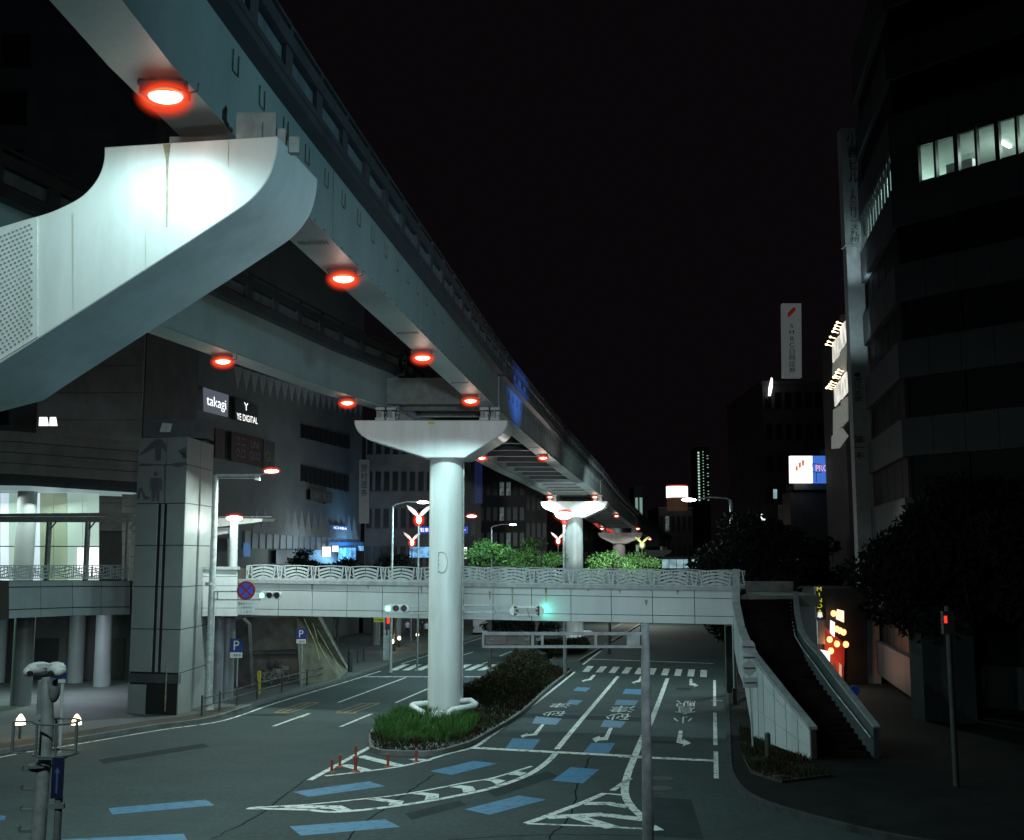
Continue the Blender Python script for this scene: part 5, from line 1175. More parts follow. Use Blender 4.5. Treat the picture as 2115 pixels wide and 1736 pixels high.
for i in range(len(RT) - 1):
    for k in range(2):
        a = lerp(RT[i], RT[i + 1], k / 2); b = lerp(RT[i], RT[i + 1], (k + 1) / 2); c = lerp(RB[i], RB[i + 1], k / 2); d = lerp(RB[i], RB[i + 1], (k + 1) / 2)
        mb.prism([c, d, b, a], (.2, .05, 0)); cp.prism([a, b, b + Vector((0, 0, .07)), a + Vector((0, 0, .07))], (.26, .05, 0))
M['rampwall'] = mat('ramp_inner_wall', (0.05, 0.06, 0.065), .6); obj('right_wall', mb, 'rampwall', rs); obj('right_coping', cp, 'coping', rs)
mb = MB(); mb.tube([lerp(RT[i], RB[i], .3) + Vector((-.12, -.05, 0)) for i in range(len(RT))], .03, 8); obj('handrail', mb, 'galv', rs)
mb = MB(); NS = 34
def pathat(T_, t):
    f = t * (len(T_) - 1); i = min(int(f), len(T_) - 2); return lerp(T_[i], T_[i + 1], f - i)
for k in range(NS):
    t0_, t1_ = k / NS, (k + 1) / NS; z = 5.3 - (5.3 - gz(39) - .15) * (k + 1) / NS
    a = pathat(LT, t0_); b = pathat(LT, t1_); c = pathat(RT, t1_); d = pathat(RT, t0_)
    mb.prism([Vector((a.x + .2, a.y, z)), Vector((b.x + .2, b.y, z)), Vector((c.x, c.y, z)), Vector((d.x, d.y, z))], (0, 0, -.6))
obj('steps', mb, 'stair', rs)
mb = MB(); mb.prism([Vector((9.9, 47.8, 5.3)), Vector((13.6, 48.4, 5.3)), Vector((14, 53.5, 5.3)), Vector((9.9, 52.5, 5.3))], (0, 0, -.5)); mb.box((11.9, 53.3, 5.55), (3.6, .2, .5)); obj('landing', mb, 'concrete', rs)

# ================================================================ LAMP POSTS beyond the bridge
def arm_lamp(lab, xb, yb_, ytop, xe, ye, Y, strength=300, halo=True, side=1, m='galv', warm=False):
    z0 = gz(Y); a = P(xb, ytop, Y); base = Vector((a.x, Y, z0 + .1)); e = P(xe, ye, Y); t = pole_thing('street_lamp', lab, 'street lamp', base, a, .11, .08, 'arm street lamps', m)
    mb = MB(); mb.tube([a, lerp(a, e, .12) + Vector((0, 0, .12)), lerp(a, e, .55) + Vector((0, 0, .18)), e], [.06, .05, .05, .04], 8); obj('arm', mb, m, t)
    mb = MB(); mb.ell(e + Vector((.25 * side, 0, 0)), (.42, .2, .1)); obj('lens', mb, 'lampwhite', t)
    if halo: mb = MB(); mb.ell(e + Vector((.25 * side, 0, .03)), (.56, .34, .28), 20, 10); obj('glass', mb, 'halo', t)  # halo put in as a glowing shell
    area(e + Vector((.25 * side, 0, -.25)), e + Vector((.25 * side, 0, -8)), strength, .5)
    return t
arm_lamp('slim lamp post with a curved arm ending at the left edge of the nearest column', 811, 1170, 1047, 866, 1038, 75, 900, False)
arm_lamp('lamp with a glowing head reaching out right of the nearest column', 930, 1170, 1076, 968, 1067, 92, 900)
arm_lamp('small distant arm lamp over the green tree', 1015, 1170, 1090, 1055, 1084, 125, 700, False)
a_ = arm_lamp('tall lamp post above the right end of the footbridge with its arm to the left', 1509, 1180, 1034, 1432, 1033, 62, 500, False, -1, 'galv')
def winged(lab, x, yb_, ytip, Y, col='r', sc=1.0, ww=.9):
    """ornamental lamp: bulb with two leaf wings"""
    p = P(x, ytip, Y); t = thing('winged_lamp', lab, 'ornamental lamp', (p.x, Y, gz(Y) + .1), 'ornamental winged lamps'); mb = MB(); mb.cyl((p.x, Y, gz(Y)), p - Vector((0, 0, .2)), .08 * sc, .06 * sc, 12); obj('pole', mb, 'galvdk', t)
    mb = MB(); mb.ell(p, (.17 * sc, .17 * sc, .3 * sc)); obj('bulb', mb, 'lampwhite' if col == 'r' else 'lampwarm', t); mb = MB(); mb.ell(p, (.5 * sc, .5 * sc, .58 * sc), 20, 12); obj('glass', mb, 'halo' if col == 'r' else 'halog', t)  # second ellipsoid is an added halo round the bulb
    for s_ in (-1, 1):
        mb = MB(); q = []
        for (u, v) in ((0, .2), (.25, .55), (.6, .82), (1.0, 1.0), (.85, .68), (.5, .36), (.15, .1)): q.append(p + Vector((s_ * u * ww * sc, 0, .12 + v * .95 * sc)))
        mb.prism(q, (0, .03, 0)); obj('wing', mb, 'wing' if col == 'r' else 'wingg', t)
    point(p + Vector((0, -.5, 0)), 60, .15, (1, .6, .5)); return t
M['wing'] = mat('translucent_wing', (0.8, 0.8, 0.8), .4, emit=(1, .9, .9), es=.45); M['wingg'] = mat('yellow_green_wing', (0.5, 0.6, 0.2), .4, emit=(.6, .8, .25), es=.35); M['halog'] = halo_shell('green_lamp_glass', (.5, .8, .15), .9)
winged('larger winged red lamp left of the nearest column', 865, 1175, 1074, 78); winged('smaller winged red lamp below and left of the larger one', 851, 1175, 1121, 112, sc=1.0)
winged('winged red lamp left of the second column', 1153, 1170, 1118, 118, sc=.9); winged('yellow green winged lamp right of the third pier', 1326, 1170, 1126, 125, 'g', .9); winged('yellow green winged lamp among the right hand trees', 1641, 1150, 1091, 105, 'g', 1.0)
# bowl lamp before second pier
Yb = 72; p = P(1165, 1061, Yb); t = thing('bowl_lamp', 'post lamp with a wide glowing bowl in front of the second pier', 'street lamp', (p.x, Yb, gz(Yb))); mb = MB(); mb.cyl((p.x, Yb, gz(Yb)), p - Vector((0, 0, .5)), .12, .1, 14); obj('pole', mb, 'galvdk', t)
mb = MB(); mb.ell(p + Vector((0, 0, .02)), (.62, .62, .42), 24, 8, -1, .1); obj('bowl', mb, 'lampwhite', t); mb = MB(); mb.ell(p, (.68, .68, .05), 24, 6); obj('rim', mb, 'lampwarm', t); mb = MB(); mb.ell(p - Vector((0, 0, .05)), (.82, .82, .6), 24, 12); obj('glass', mb, 'halo', t)  # outermost ellipsoid imitates a halo round the bowl
mb = MB(); mb.cyl(p - Vector((0, 0, .75)), p - Vector((0, 0, .4)), .12, .25, 12); obj('collar', mb, 'signred', t); point(p + Vector((0, -1.0, -.4)), 500, .2, (1, .95, .92)); point(p + Vector((0, 1.5, .6)), 350, .3, (1, .85, .8))
# unseen floods added to light pier 2 and the undersides
spot((11.5, 84, 7.5), (6.3, 113, 9.5), 21000, 60, .7, .4, (.85, 1, .97))
spot((9, 72, 1.0), (4, 95, 13), 7000, 75, .9, .4, (.8, 1, .95))

# ================================================================ BUILDINGS LEFT
MP0 = Vector((-26.4, 80, 0)); MDx = (RD.x, RD.y)
def MW(x, y, off=0.0): p = W(x, y, MP0, MDx); return p + RN * off
mall = thing('department_store', 'grey blue department store with folded triangle bands behind the left deck', 'building', (-22, 103, 0))
mb = MB(); ma = MW(305, 1150); mbp = MW(744, 1150); zt = 40
mb.prism([Vector((ma.x, ma.y, -2)), Vector((mbp.x, mbp.y, -2)), Vector((mbp.x, mbp.y, zt)), Vector((ma.x, ma.y, zt))], -RN * 25); obj('wall', mb, 'mall', mall)
# triangle folds: upper row and lower rows
def folds(x0, x1, ytop_f, ybot_f, n, m, deep=.35, up=False):
    mb = MB(); a = MW(x0, 1150); b = MW(x1, 1150)
    for i in range(n):
        u0 = i / n; u1 = (i + 1) / n; pa = lerp(a, b, u0); pb = lerp(a, b, u1); pm_ = lerp(a, b, (u0 + u1) / 2)
        t_ = (x0 + (x1 - x0) * (u0 + u1) / 2)
        zt_ = MW(t_, ytop_f(t_)).z; zb_ = MW(t_, ybot_f(t_)).z
        A1 = Vector((pa.x, pa.y, zt_)); B1 = Vector((pb.x, pb.y, zt_)); C1 = Vector((pm_.x, pm_.y, zb_)); Dd = Vector((pm_.x, pm_.y, zt_)) + RN * deep
        if up: A1.z = B1.z = Dd.z = zb_; C1.z = zt_
        mb.add([A1, B1, C1, Dd], [(0, 3, 2), (3, 1, 2), (0, 1, 3)] if not up else [(0, 2, 3), (3, 2, 1), (0, 3, 1)])
    return mb
obj('fold_band', folds(470, 744, lambda x: 752 + (x - 470) * .30, lambda x: 800 + (x - 470) * .22, 20, 'mall2'), 'mall2', mall)
obj('fold_band', folds(520, 735, lambda x: 1040 + (x - 520) * .12, lambda x: 1102 + (x - 520) * .06, 16, 'mall2', .5, True), 'mall2', mall)
mb = MB()
a = MW(500, 1150); b = MW(742, 1150); nfl = 20
for i in range(nfl):
    pa = lerp(a, b, i / nfl); pb = lerp(a, b, (i + 1) / nfl); z0 = MW(620, 1135).z; z1 = MW(620, 1103).z
    mb.prism([Vector((pa.x, pa.y, z0)), Vector((pb.x, pb.y, z0)), Vector((pb.x, pb.y, z1)) + RN * 0, Vector((pa.x, pa.y, z1))], RN * .05)
    mid = lerp(pa, pb, .15); mb.box((mid.x, mid.y, (z0 + z1) / 2), (.3, .25, z1 - z0), u=RN)
obj('fluted_band', mb, 'mall2', mall)
for x0, x1, y0, h in ((620, 722, 876, 32), (620, 720, 960, 38), (632, 675, 1012, 22)):
    nn_ = 10 if h > 25 else 5
    for i in range(nn_):
        xa = x0 + (x1 - x0) * i / nn_ + .6; xb = x0 + (x1 - x0) * (i + 1) / nn_ - .6; s1 = (xa - x0) * .24; s2_ = (xb - x0) * .24; mb = MB(); mb.prism([MW(xa, y0 + s1 + h * .9), MW(xb, y0 + s2_ + h * .85), MW(xb, y0 + s2_), MW(xa, y0 + s1)], RN * .08); obj('window', mb, 'glassdk', mall)
mb = MB(); mb.prism([MW(560, 1165, .3), MW(742, 1165, .3), MW(742, 1136, .3), MW(560, 1136, .3)], RN * .2); obj('shopfront', mb, 'glassdk', mall)
M['shopblue'] = glow('blue_shop_window', (0.22, 0.55, 1.0), 0.9, (0.02, 0.06, 0.15), 1.2); M['shopblue2'] = glow('blue_shop_fascia', (0.06, 0.22, 0.55), 0.35, (0.03, 0.10, 0.25), .5)
for x0, y0, x1, y1, mm in ((655, 1130, 672, 1150, 'signlit'), (676, 1128, 688, 1140, 'signlit'), (688, 1132, 725, 1160, 'shopblue'), (730, 1128, 741, 1138, 'shopblue'), (490, 1122, 504, 1150, 'shopblue2'), (668, 1120, 741, 1127, 'shopblue2')):
    mb = MB(); mb.prism([MW(x0, y1, .55), MW(x1, y1, .55), MW(x1, y0, .55), MW(x0, y0, .55)], RN * .04); obj('lit_window', mb, mm, mall)
area(MW(700, 1150, 3) , MW(700, 1090, 0), 480, 3, (.25, .6, 1)); area(MW(600, 1150, 4), MW(600, 1080, 0), 260, 4, (.7, .95, 1)); area(MW(560, 1000, 16), MW(560, 900, 0), 420, 5, (.8, 1, 1))
# signs on the store
def wsign(name, lab, cat, quad, board, txt=None, tmat=None, inset=(.08, .15, .84, .7), off=.5, th=.12, PW=MW, nrm=RN, space=1.0, group=None, spr=None):
    (x0, y0), (x1, y1), (x2, y2), (x3, y3) = quad   # bl, br, tr, tl
    a, b, c, d = PW(x0, y0, off), PW(x1, y1, off), PW(x2, y2, off), PW(x3, y3, off)
    t = thing(name, lab, cat, lerp(a, b, .5), group); mb = MB(); mb.prism([a, b, c, d], -nrm * th); obj('board', mb, board, t)
    if txt:
        for s_, (ix, iy, iw, ih), m_ in (txt if isinstance(txt, list) else [(txt, inset, tmat)]):
            o_ = a + (b - a) * ix + (d - a) * iy; text('lettering', s_, M[m_], t, o_, (b - a) * iw, (d - a) * ih, n=nrm, off=.03, space=space)
    return t
M['takagi'] = mat('dim_lit_board', (0.10, 0.11, 0.14), .4, emit=(.5, .55, .7), es=.16); M['teal'] = glow('blue_sign_letter', (0.05, 0.28, 0.45), .6)
wsign('store_sign', 'glowing white sign of small blue lettering on the store wall', 'sign', [(411, 850), (459, 862), (461, 817), (410, 801)], 'takagi', [('takagi', (.08, .16, .84, .56), 'signlit'), ('takagi', (.16, .22, .68, .42), 'teal')])
wsign('store_sign', 'white capital letter sign right of the glowing blue lettered one', 'sign', [(475, 868), (522, 879), (523, 838), (474, 822)], 'flange', [('YE DIGITAL', (.05, .04, .92, .30), 'signlit'), ('Y', (.38, .55, .18, .35), 'signlit')])
M['brd'] = mat('maroon_board', (0.045, 0.012, 0.012), .6); M['dimink'] = mat('dim_lettering', (0.14, 0.15, 0.17), .6); M['dimyel'] = mat('dim_yellow_lettering', (0.16, 0.15, 0.04), .6)
wsign('store_sign', 'dark maroon board with two columns of dim characters', 'sign', [(466, 952), (531, 964), (532, 906), (467, 892)], 'brd', [('ユニ\nクロ', (.12, .14, .3, .72), 'dimink'), ('UNI\nQLO', (.56, .14, .34, .72), 'dimink')])
wsign('store_sign', 'dark board with dim yellow letters beside the maroon board', 'sign', [(533, 966), (557, 971), (558, 914), (534, 908)], 'flange', 'GU', 'dimyel', (.15, .25, .75, .35))
wsign('store_sign', 'narrow dark maroon board just right of the tower top', 'sign', [(433, 945), (450, 949), (451, 888), (433, 884)], 'brd')
M['dimwarm'] = mat('dim_warm_board', (0.07, 0.05, 0.04), .6)
wsign('store_sign', 'brownish board with dim characters under the lower window band', 'sign', [(634, 1034), (676, 1040), (677, 1018), (633, 1010)], 'dimwarm', '魚町 書店', 'dimink', (.1, .2, .8, .6))
wsign('shop_sign', 'small blue lit shop sign with white and red letters low on the store', 'sign', [(676, 1093), (710, 1096), (710, 1088), (676, 1085)], 'shopblue2', 'ICHIBA', 'signlit', (.12, .1, .8, .6))
# station building upper mass (dark) at upper left
stb = thing('tower_block', 'very dark tall block filling the upper left behind the bracket', 'building', (-45, 75, 0))
mb = MB(); xe = P(300, 800, 72).x; mb.box((xe - 25, 78, 22), (50, 12, 52)); obj('wall', mb, 'darkwall', stb)
mb = MB()
for k in range(8): mb.box((xe - 3.6, 71.9, 9.6 + k * 1.85), (7, .3, 1.82))
obj('stone_cladding', mb, 'brownstone', stb)
wn = None
for r in range(7):
    for c in range(6):
        if wn is None: mb = MB(); mb.box((0, 0, 0), (1.9, .12, 2.2)); mb.box((0, -.05, -1.2), (2.2, .2, .12)); wn = obj('window', mb, 'glassdk', stb, True); wn.location = (xe - 10 - c * 4.4 + 45, 71.85 - 75, 17 + r * 4.2); 
        else: o = wn.copy(); COL.objects.link(o); o.location = (xe - 10 - c * 4.4 + 45, 71.85 - 75, 17 + r * 4.2)
mb = MB()
for x0, x1 in ((80, 100), (102, 118)): mb.prism([P(x0, 1068 - 210 + 22, 68), P(x1, 880, 68), P(x1 - 3, 862, 68), P(x0 + 1, 862, 68)], (0, .05, 0))
obj('lit_window', mb, 'signlit', stb)

# ---- generic city blocks
def block(lab, x0, x1, Y, ytop, dep, m, cols, rows, lit=(), wz0=3.0, ybase=None, litm='warmwin'):
    a = P(x0, 1150, Y); b = P(x1, 1150, Y); zt = P(x0, ytop, Y).z; z0 = gz(Y) - .5; t = thing('city_building', lab, 'building', ((a.x + b.x) / 2, Y, z0)); wd = b.x - a.x
    mb = MB(); mb.box(((a.x + b.x) / 2, Y + dep / 2, (zt + z0) / 2), (wd, dep, zt - z0)); obj('wall', mb, m, t)
    mb = MB(); mb.box(((a.x + b.x) / 2, Y + dep / 2, zt + .25), (wd + .4, dep + .4, .5)); obj('parapet', mb, m, t)
    if cols:
        fh = (zt - z0 - wz0) / rows; cw = wd / cols; p0 = None
        for r in range(rows):
            for c in range(cols):
                q = Vector((-wd / 2 + cw * (c + .5), -.02, wz0 + fh * (r + .5)))
                key = (c, r) in lit
                if p0 is None or key:
                    mb = MB(); mb.box((0, 0, 0), (cw * .62, .1, fh * .5)); mb.box((0, -.04, 0), (.06, .1, fh * .5)); mb.box((0, -.06, -fh * .27), (cw * .7, .18, .08)); o = obj('window', mb, litm if key else 'glassdk', t, True)
                    if not key: p0 = o
                else: o = p0.copy(); COL.objects.link(o)
                o.location = q
    return t
M['warmwin'] = glow('dim_lit_window', (0.35, 0.45, 0.42), .25, (.1, .14, .14), 1.5); M['coolwin'] = glow('green_lit_window', (0.45, 0.75, 0.65), .35)
block('dark building with shuttered windows directly right of the department store', 752, 895, 128, 880, 20, 'darkwall', 8, 5)
block('dark narrow building behind the nearest column', 885, 985, 150, 800, 20, 'darkwall', 6, 7)
block('dark glassy building with a dim lit window grid right of the nearest column', 960, 1085, 175, 880, 20, 'darkwall', 9, 7, ((5, 3), (5, 4), (6, 4), (6, 2)))
block('dark building left of the second pier', 1085, 1130, 210, 900, 20, 'darkwall', 4, 6, ((2, 1),))
block('far low building between the second and third piers', 1205, 1300, 300, 1080, 20, 'darkwall', 8, 3)
block('slender distant apartment tower with dotted lights on the horizon', 1443, 1470, 620, 926, 20, 'darkwall', 0, 0)
twr = bpy.data.objects['city_building.005'] if 'city_building.005' in bpy.data.objects else None
M['dotwin'] = glow('green_white_corridor_light', (0.55, 0.9, 0.7), .9)
if twr:
    base = None
    for r in range(17):
        for c in range(3):
            if c == 2 and r % 3 == 1: continue
            if base is None: mb = MB(); mb.box((0, 0, 0), (.9, .2, .9)); base = obj('corridor_light', mb, 'dotwin', twr, True); o = base
            else: o = base.copy(); COL.objects.link(o)
            o.location = (-2.6 + c * 2.6, -.15, 49 + r * 1.7 + (.6 if c == 1 else 0) - 2); o.scale = (1, 1, 1) if c == 0 else ((.5, 1, .4) if c == 1 else (.9, 1, .25))
block('dark building under the bright rooftop sign', 1362, 1432, 260, 1052, 20, 'darkwall', 6, 3, ((0, 1), (1, 2)))
block('narrow pale edged far building left of the bright rooftop sign', 1312, 1330, 240, 1010, 10, 'office', 2, 3, ((0, 1), (0, 2), (1, 2)), litm='coolwin')
# bright rooftop sign
a = P(1380, 1027, 250); b = P(1425, 1027, 250); zt = P(0, 1003, 250).z; t = thing('rooftop_sign', 'bright white curved rooftop sign band with a brown drum under it', 'sign', ((a.x + b.x) / 2, 253, a.z - 4)); rad = (b.x - a.x) / 2
mb = MB(); mb.cyl(((a.x + b.x) / 2, 253, a.z + .0), ((a.x + b.x) / 2, 253, zt - .1), rad, seg=28); obj('lit_band', mb, 'signlit', t)
M['bandtop'] = glow('red_sign_edge', (.55, .03, .02), .35); mb = MB(); mb.cyl(((a.x + b.x) / 2, 253, zt - .05), ((a.x + b.x) / 2, 253, zt + .25), rad * .98, seg=28); obj('top_band', mb, 'bandtop', t)
mb = MB(); mb.cyl(((a.x + b.x) / 2, 253, a.z - 3), ((a.x + b.x) / 2, 253, a.z - .02), rad * .95, seg=28); M['drum'] = mat('brown_drum', (.2, .11, .07), .6, emit=(.25, .13, .08), es=.12); obj('drum', mb, 'drum', t)
# arched hall
Yh = 270; t = thing('arched_hall', 'distant hall with an arched lit window at the end of the road', 'building', P(1382, 1110, Yh)); mb = MB(); mb.prism([P(1345, 1125, Yh), P(1425, 1125, Yh), P(1425, 1085, Yh), P(1405, 1070, Yh), P(1365, 1070, Yh), P(1345, 1085, Yh)], (0, 15, 0)); obj('wall', mb, 'darkwall', t)
M['archwin'] = glow('arched_window_light', (.40, .52, .50), .38, (.12, .2, .18), .35)
def archpart(x0, x1, ya0, ya1):
    q = [P(x0, 1099, Yh - .2), P(x1, 1099, Yh - .2)]
    for k in range(6): x = x1 + (x0 - x1) * k / 5; q.append(P(x, ya1 + (ya0 - ya1) * k / 5 - 2.0 * math.sin(math.pi * k / 5), Yh - .2))
    mb = MB(); mb.prism(q, (0, -.1, 0)); obj('window', mb, 'archwin', t)
archpart(1357, 1371, 1085, 1078); archpart(1373, 1390, 1078, 1083); archpart(1394, 1405, 1086, 1089)
for x, y in ((1357, 1076), (1392, 1077), (1400, 1081)): mb = MB(); mb.ell(P(x, y, Yh - 1), (.5, .3, .3)); obj('wall_lamp', mb, 'lampwhite', t)
# lit shops under the far viaduct
t = thing('lit_shopfront', 'bright bluish shopfront under the far viaduct above the railing', 'shop', P(1405, 1172, 230)); M['shopcool'] = glow('cool_shop_light', (.45, .68, .75), .8, (.18, .3, .34), .6)
for i in range(5):
    x0 = 1368 + i * 15; mb = MB(); mb.prism([P(x0, 1174, 230), P(x0 + 13.5, 1174, 230), P(x0 + 13.5, 1156, 230), P(x0, 1156, 230)], (0, .2, 0)); obj('shop_window', mb, 'shopcool', t)
mb = MB(); mb.prism([P(1365, 1176, 230.5), P(1446, 1176, 230.5), P(1446, 1150, 230.5), P(1365, 1150, 230.5)], (0, 6, 0)); obj('wall', mb, 'frame', t)
# red painted slabs near third pier
for x0, y0, x1, y1, lab in ((1218, 1075, 1237, 1092, 'red slanted neon tube panel left of the third pier'), (1252, 1096, 1268, 1104, 'smaller red neon panel just right of the first red one')):
    M['neon'] = glow('red_neon', (.9, .05, .03), .55); a = P(x0, y0, 160); t = thing('neon_panel', lab, 'sign', a, 'red neon panels'); mb = MB(); mb.prism([P(x0, y0, 160), P(x1, y1, 160), P(x1 - 2, y1 - 9, 160), P(x0, y0 - 5, 160)], (0, .3, 0)); obj('panel', mb, 'neon', t)
# vertical sign of the dark building
def PWy(Yv): return lambda x, y, off=0: P(x, y, Yv - off)
NF = Vector((0, -1, 0))
wsign('blade_sign', 'tall grey blade sign with dark characters right of the department store', 'sign', [(741, 1081), (762, 1081), (763, 950), (742, 950)], 'signgrey', '野\n村\n證\n券', 'ink', (.2, .42, .6, .5), .3, .5, PWy(118), NF, space=1.0)
M['bluebrd'] = mat('dark_blue_board', (.012, .018, .10), .5, emit=(.03, .05, .3), es=.12); M['bluelit'] = glow('blue_lit_board', (.05, .10, .85), .45)
wsign('blade_sign', 'dark blue blade sign right of the nearest column', 'sign', [(980, 1040), (996, 1040), (996, 952), (980, 952)], 'bluebrd', '北\n九\n州\n銀\n行', 'dimink', (.25, .1, .5, .8), .3, .5, PWy(150), NF, space=1.0)
wsign('shop_sign', 'blue lit sign with white characters partly behind the nearest column', 'sign', [(864, 1102), (966, 1102), (966, 1088), (864, 1088)], 'bluelit', [('駐車場 北九州 ミスター', (.04, .2, .92, .6), 'signlit')], None, off=.3, th=.3, PW=PWy(100), nrm=NF)
wsign('shop_sign', 'orange edged white lit panel at the right edge of the nearest column', 'sign', [(950, 1154), (964, 1154), (964, 1131), (950, 1131)], 'signlit', off=.3, th=.3, PW=PWy(90), nrm=NF)
t = thing('blue_lit_hedge_window', 'patch of blue shop light low behind the left winged lamps', 'shop', P(855, 1140, 120)); mb = MB(); mb.prism([P(846, 1152, 120), P(886, 1152, 120), P(886, 1130, 120), P(846, 1130, 120)], (0, .2, 0)); obj('window', mb, 'shopblue', t)
# dark street trees beyond the bridge on the left
for x0, x1, yt, Y, lab in ((612, 655, 1138, 88, 'small dark tree before the lit blue shop windows'), (660, 735, 1140, 92, 'dark tree cutting off the blue shop lights'), (770, 860, 1150, 96, 'dark tree left of the nearest column above the railing')):
    bx = P((x0 + x1) / 2, 1170, Y); tree('tree', lab, (bx.x, Y, gz(Y)), 6, crown_from((x0, yt, x1, 1185), Y, 14, .7), 2200, .13, 'leafdk', .12)

# ================================================================ BUILDINGS RIGHT
OC = Vector((19.9, 54.8, 0)); OL = OC + Vector((.1825 * 12.2, 12.2, 0)); od = Vector((.65, -.76, 0)).normalized(); OR = OC + od * 40
off_ = thing('office_building', 'large dark banded office building with one lit floor at the upper right', 'building', (26, 55, 0))
def zat(y): return P(1868, y, 54.8).z
bands = [(-70, 60), (140, 232), (None, None)]
wt = zat(316); wb = zat(395); fl = 4.02; wh = wt - wb
nl = (OL - OC).normalized(); nL = Vector((-nl.y, nl.x, 0));  nL = nL if nL.x < 0 else -nL
nR = Vector((od.y, -od.x, 0)); nR = nR if nR.y < 0 else -nR
mbw = MB(); mbj = MB()
floors = [wb + fl * k for k in range(-6, 3)]
for k, zb_ in enumerate(floors):
    ztop = zb_; zbot = max(zb_ - (fl - wh), -1)
    # parapet panels between window bands
    for (a, b, n_, nn) in ((OC, OL, 6, nL), (OC, OR, 24, nR)):
        for i in range(n_):
            p = lerp(a, b, i / n_); q = lerp(a, b, (i + 1) / n_); e = (q - p).normalized() * .012; p = p + e; q = q - e
            mbw.prism([Vector((p.x, p.y, zbot)), Vector((q.x, q.y, zbot)), Vector((q.x, q.y, ztop)), Vector((p.x, p.y, ztop))], -nn * .3)
    obj('wall_band', mbw, 'office', off_); mbw = MB()
    # window band
    wz0, wz1 = zb_, zb_ + wh
    if k != 6:
        for (a, b, n_, nn) in ((OC, OL, 5, nL), (OC, OR, 12, nR)):
            for i in range(n_):
                p = lerp(a, b, i / n_) - nn * .35; q = lerp(a, b, (i + 1) / n_) - nn * .35; e = (q - p).normalized() * .05; mb = MB(); mb.prism([Vector(((p + e).x, (p + e).y, wz0)), Vector(((q - e).x, (q - e).y, wz0)), Vector(((q - e).x, (q - e).y, wz1)), Vector(((p + e).x, (p + e).y, wz1))], -nn * .1); obj('window', mb, 'glassoff', off_)
# roof top band
mb = MB(); zz = floors[-1] + wh
for (a, b, nn) in ((OC, OL, nL), (OC, OR, nR)): mb.prism([Vector((a.x, a.y, zz)), Vector((b.x, b.y, zz)), Vector((b.x, b.y, zz + 3)), Vector((a.x, a.y, zz + 3))], -nn * .3)
obj('roof_band', mb, 'office', off_)
# core behind windows (leaving the lit floor open)
zl0 = floors[6]; zl1 = zl0 + wh
for z0_, z1_ in ((-1, zl0 - .5), (zl1 + .4, zz)):
    mb = MB(); q = [OC - nR * .6 - nL * .6, OL - nL * .6, OL - nL * 12, OR - nR * 14, OR - nR * .6]; mb.prism([Vector((p.x, p.y, z0_)) for p in q], (0, 0, z1_ - z0_)); obj('core', mb, 'slot', off_)
# lit room: floor, ceiling, back wall
mb = MB(); q = [OC - nR * .35 - nL * .35, OL - nL * .35, OL - nL * 8, OR - nR * 8, OR - nR * .35]
mb.prism([Vector((p.x, p.y, zl0 - .45)) for p in q], (0, 0, .4)); mb.prism([Vector((p.x, p.y, zl1 - .0)) for p in q], (0, 0, .38)); obj('room_slab', mb, 'room', off_)
mb = MB(); a = OC - nR * 5 + od * 5; b = OR - nR * 5; mb.prism([Vector((a.x, a.y, zl0 - .05)), Vector((b.x, b.y, zl0 - .05)), Vector((b.x, b.y, zl1)), Vector((a.x, a.y, zl1))], -nR * .2); a = OC - nL * 3.5 - nR * 1; b = OL - nL * 3.5; mb.prism([Vector((a.x, a.y, zl0 - .05)), Vector((b.x, b.y, zl0 - .05)), Vector((b.x, b.y, zl1)), Vector((a.x, a.y, zl1))], -nL * .2); obj('room_wall', mb, 'room', off_)
mul = MB(); nwin = 19
def OW(x, y, off=0): p = W(x, y, OC, (od.x, od.y)); return p + nR * off
for x in (1896, 1932, 1976, 2018, 2062, 2103, 2140): p = OW(x, 300); mul.box((p.x, p.y, (zl0 + zl1) / 2), (.22 if x in (1976, 2062) else .12, .3, wh), u=od)
p0_ = OC; p1_ = OW(1896, 300); q_ = [p0_ - nR * .05, Vector((p1_.x, p1_.y, 0)) - nR * .05]
mul.prism([Vector((q_[0].x, q_[0].y, zl0)), Vector((q_[1].x, q_[1].y, zl0)), Vector((q_[1].x, q_[1].y, zl1)), Vector((q_[0].x, q_[0].y, zl1))], -nR * .1)
for i in range(13): p = lerp(OC, OL, i / 12) - nL * .1; mul.box((p.x, p.y, (zl0 + zl1) / 2), (.12, .12, wh), u=nl)
for (a, b, nn) in ((OC, OL, nL), (OC, OR, nR)):
    for z in (zl0 + .06, zl1 - .06): mul.bar(Vector((a.x, a.y, z)) - nn * .12, Vector((b.x, b.y, z)) - nn * .12, .12, .12)
obj('mullion', mul, 'frame', off_)
for k, (s_, dpt) in enumerate(((4.6, 2.6), (7.2, 2.8), (11, 3), (15, 3), (19, 3))):
    p = OC + od * s_ - nR * dpt; mb = MB(); mb.bar(Vector((p.x, p.y, zl1 - .08)), Vector((p.x, p.y, zl1 - .08)) - nR * 1.3, .16, .06); obj('tube_lamp', mb, 'tube', off_)
    if k < 4: area(Vector((p.x, p.y, zl1 - .2)) - nR * .4, Vector((p.x, p.y, 0)), 62, 1.0, (.8, 1, .93))
p = OC + nl * 6 - nL * 2; area(Vector((p.x, p.y, zl1 - .2)), Vector((p.x, p.y, 0)), 300, 1.0, (.8, 1, .93))
mb = MB(); p = OW(1950, 390, -2.0); mb.box((p.x, p.y, zl0 + .6), (1.4, .6, 1.2), u=od); p = OW(2030, 390, -2.4); mb.box((p.x, p.y, zl0 + .4), (2.4, .6, .9), u=od); obj('cabinet', mb, 'signwhite', off_)
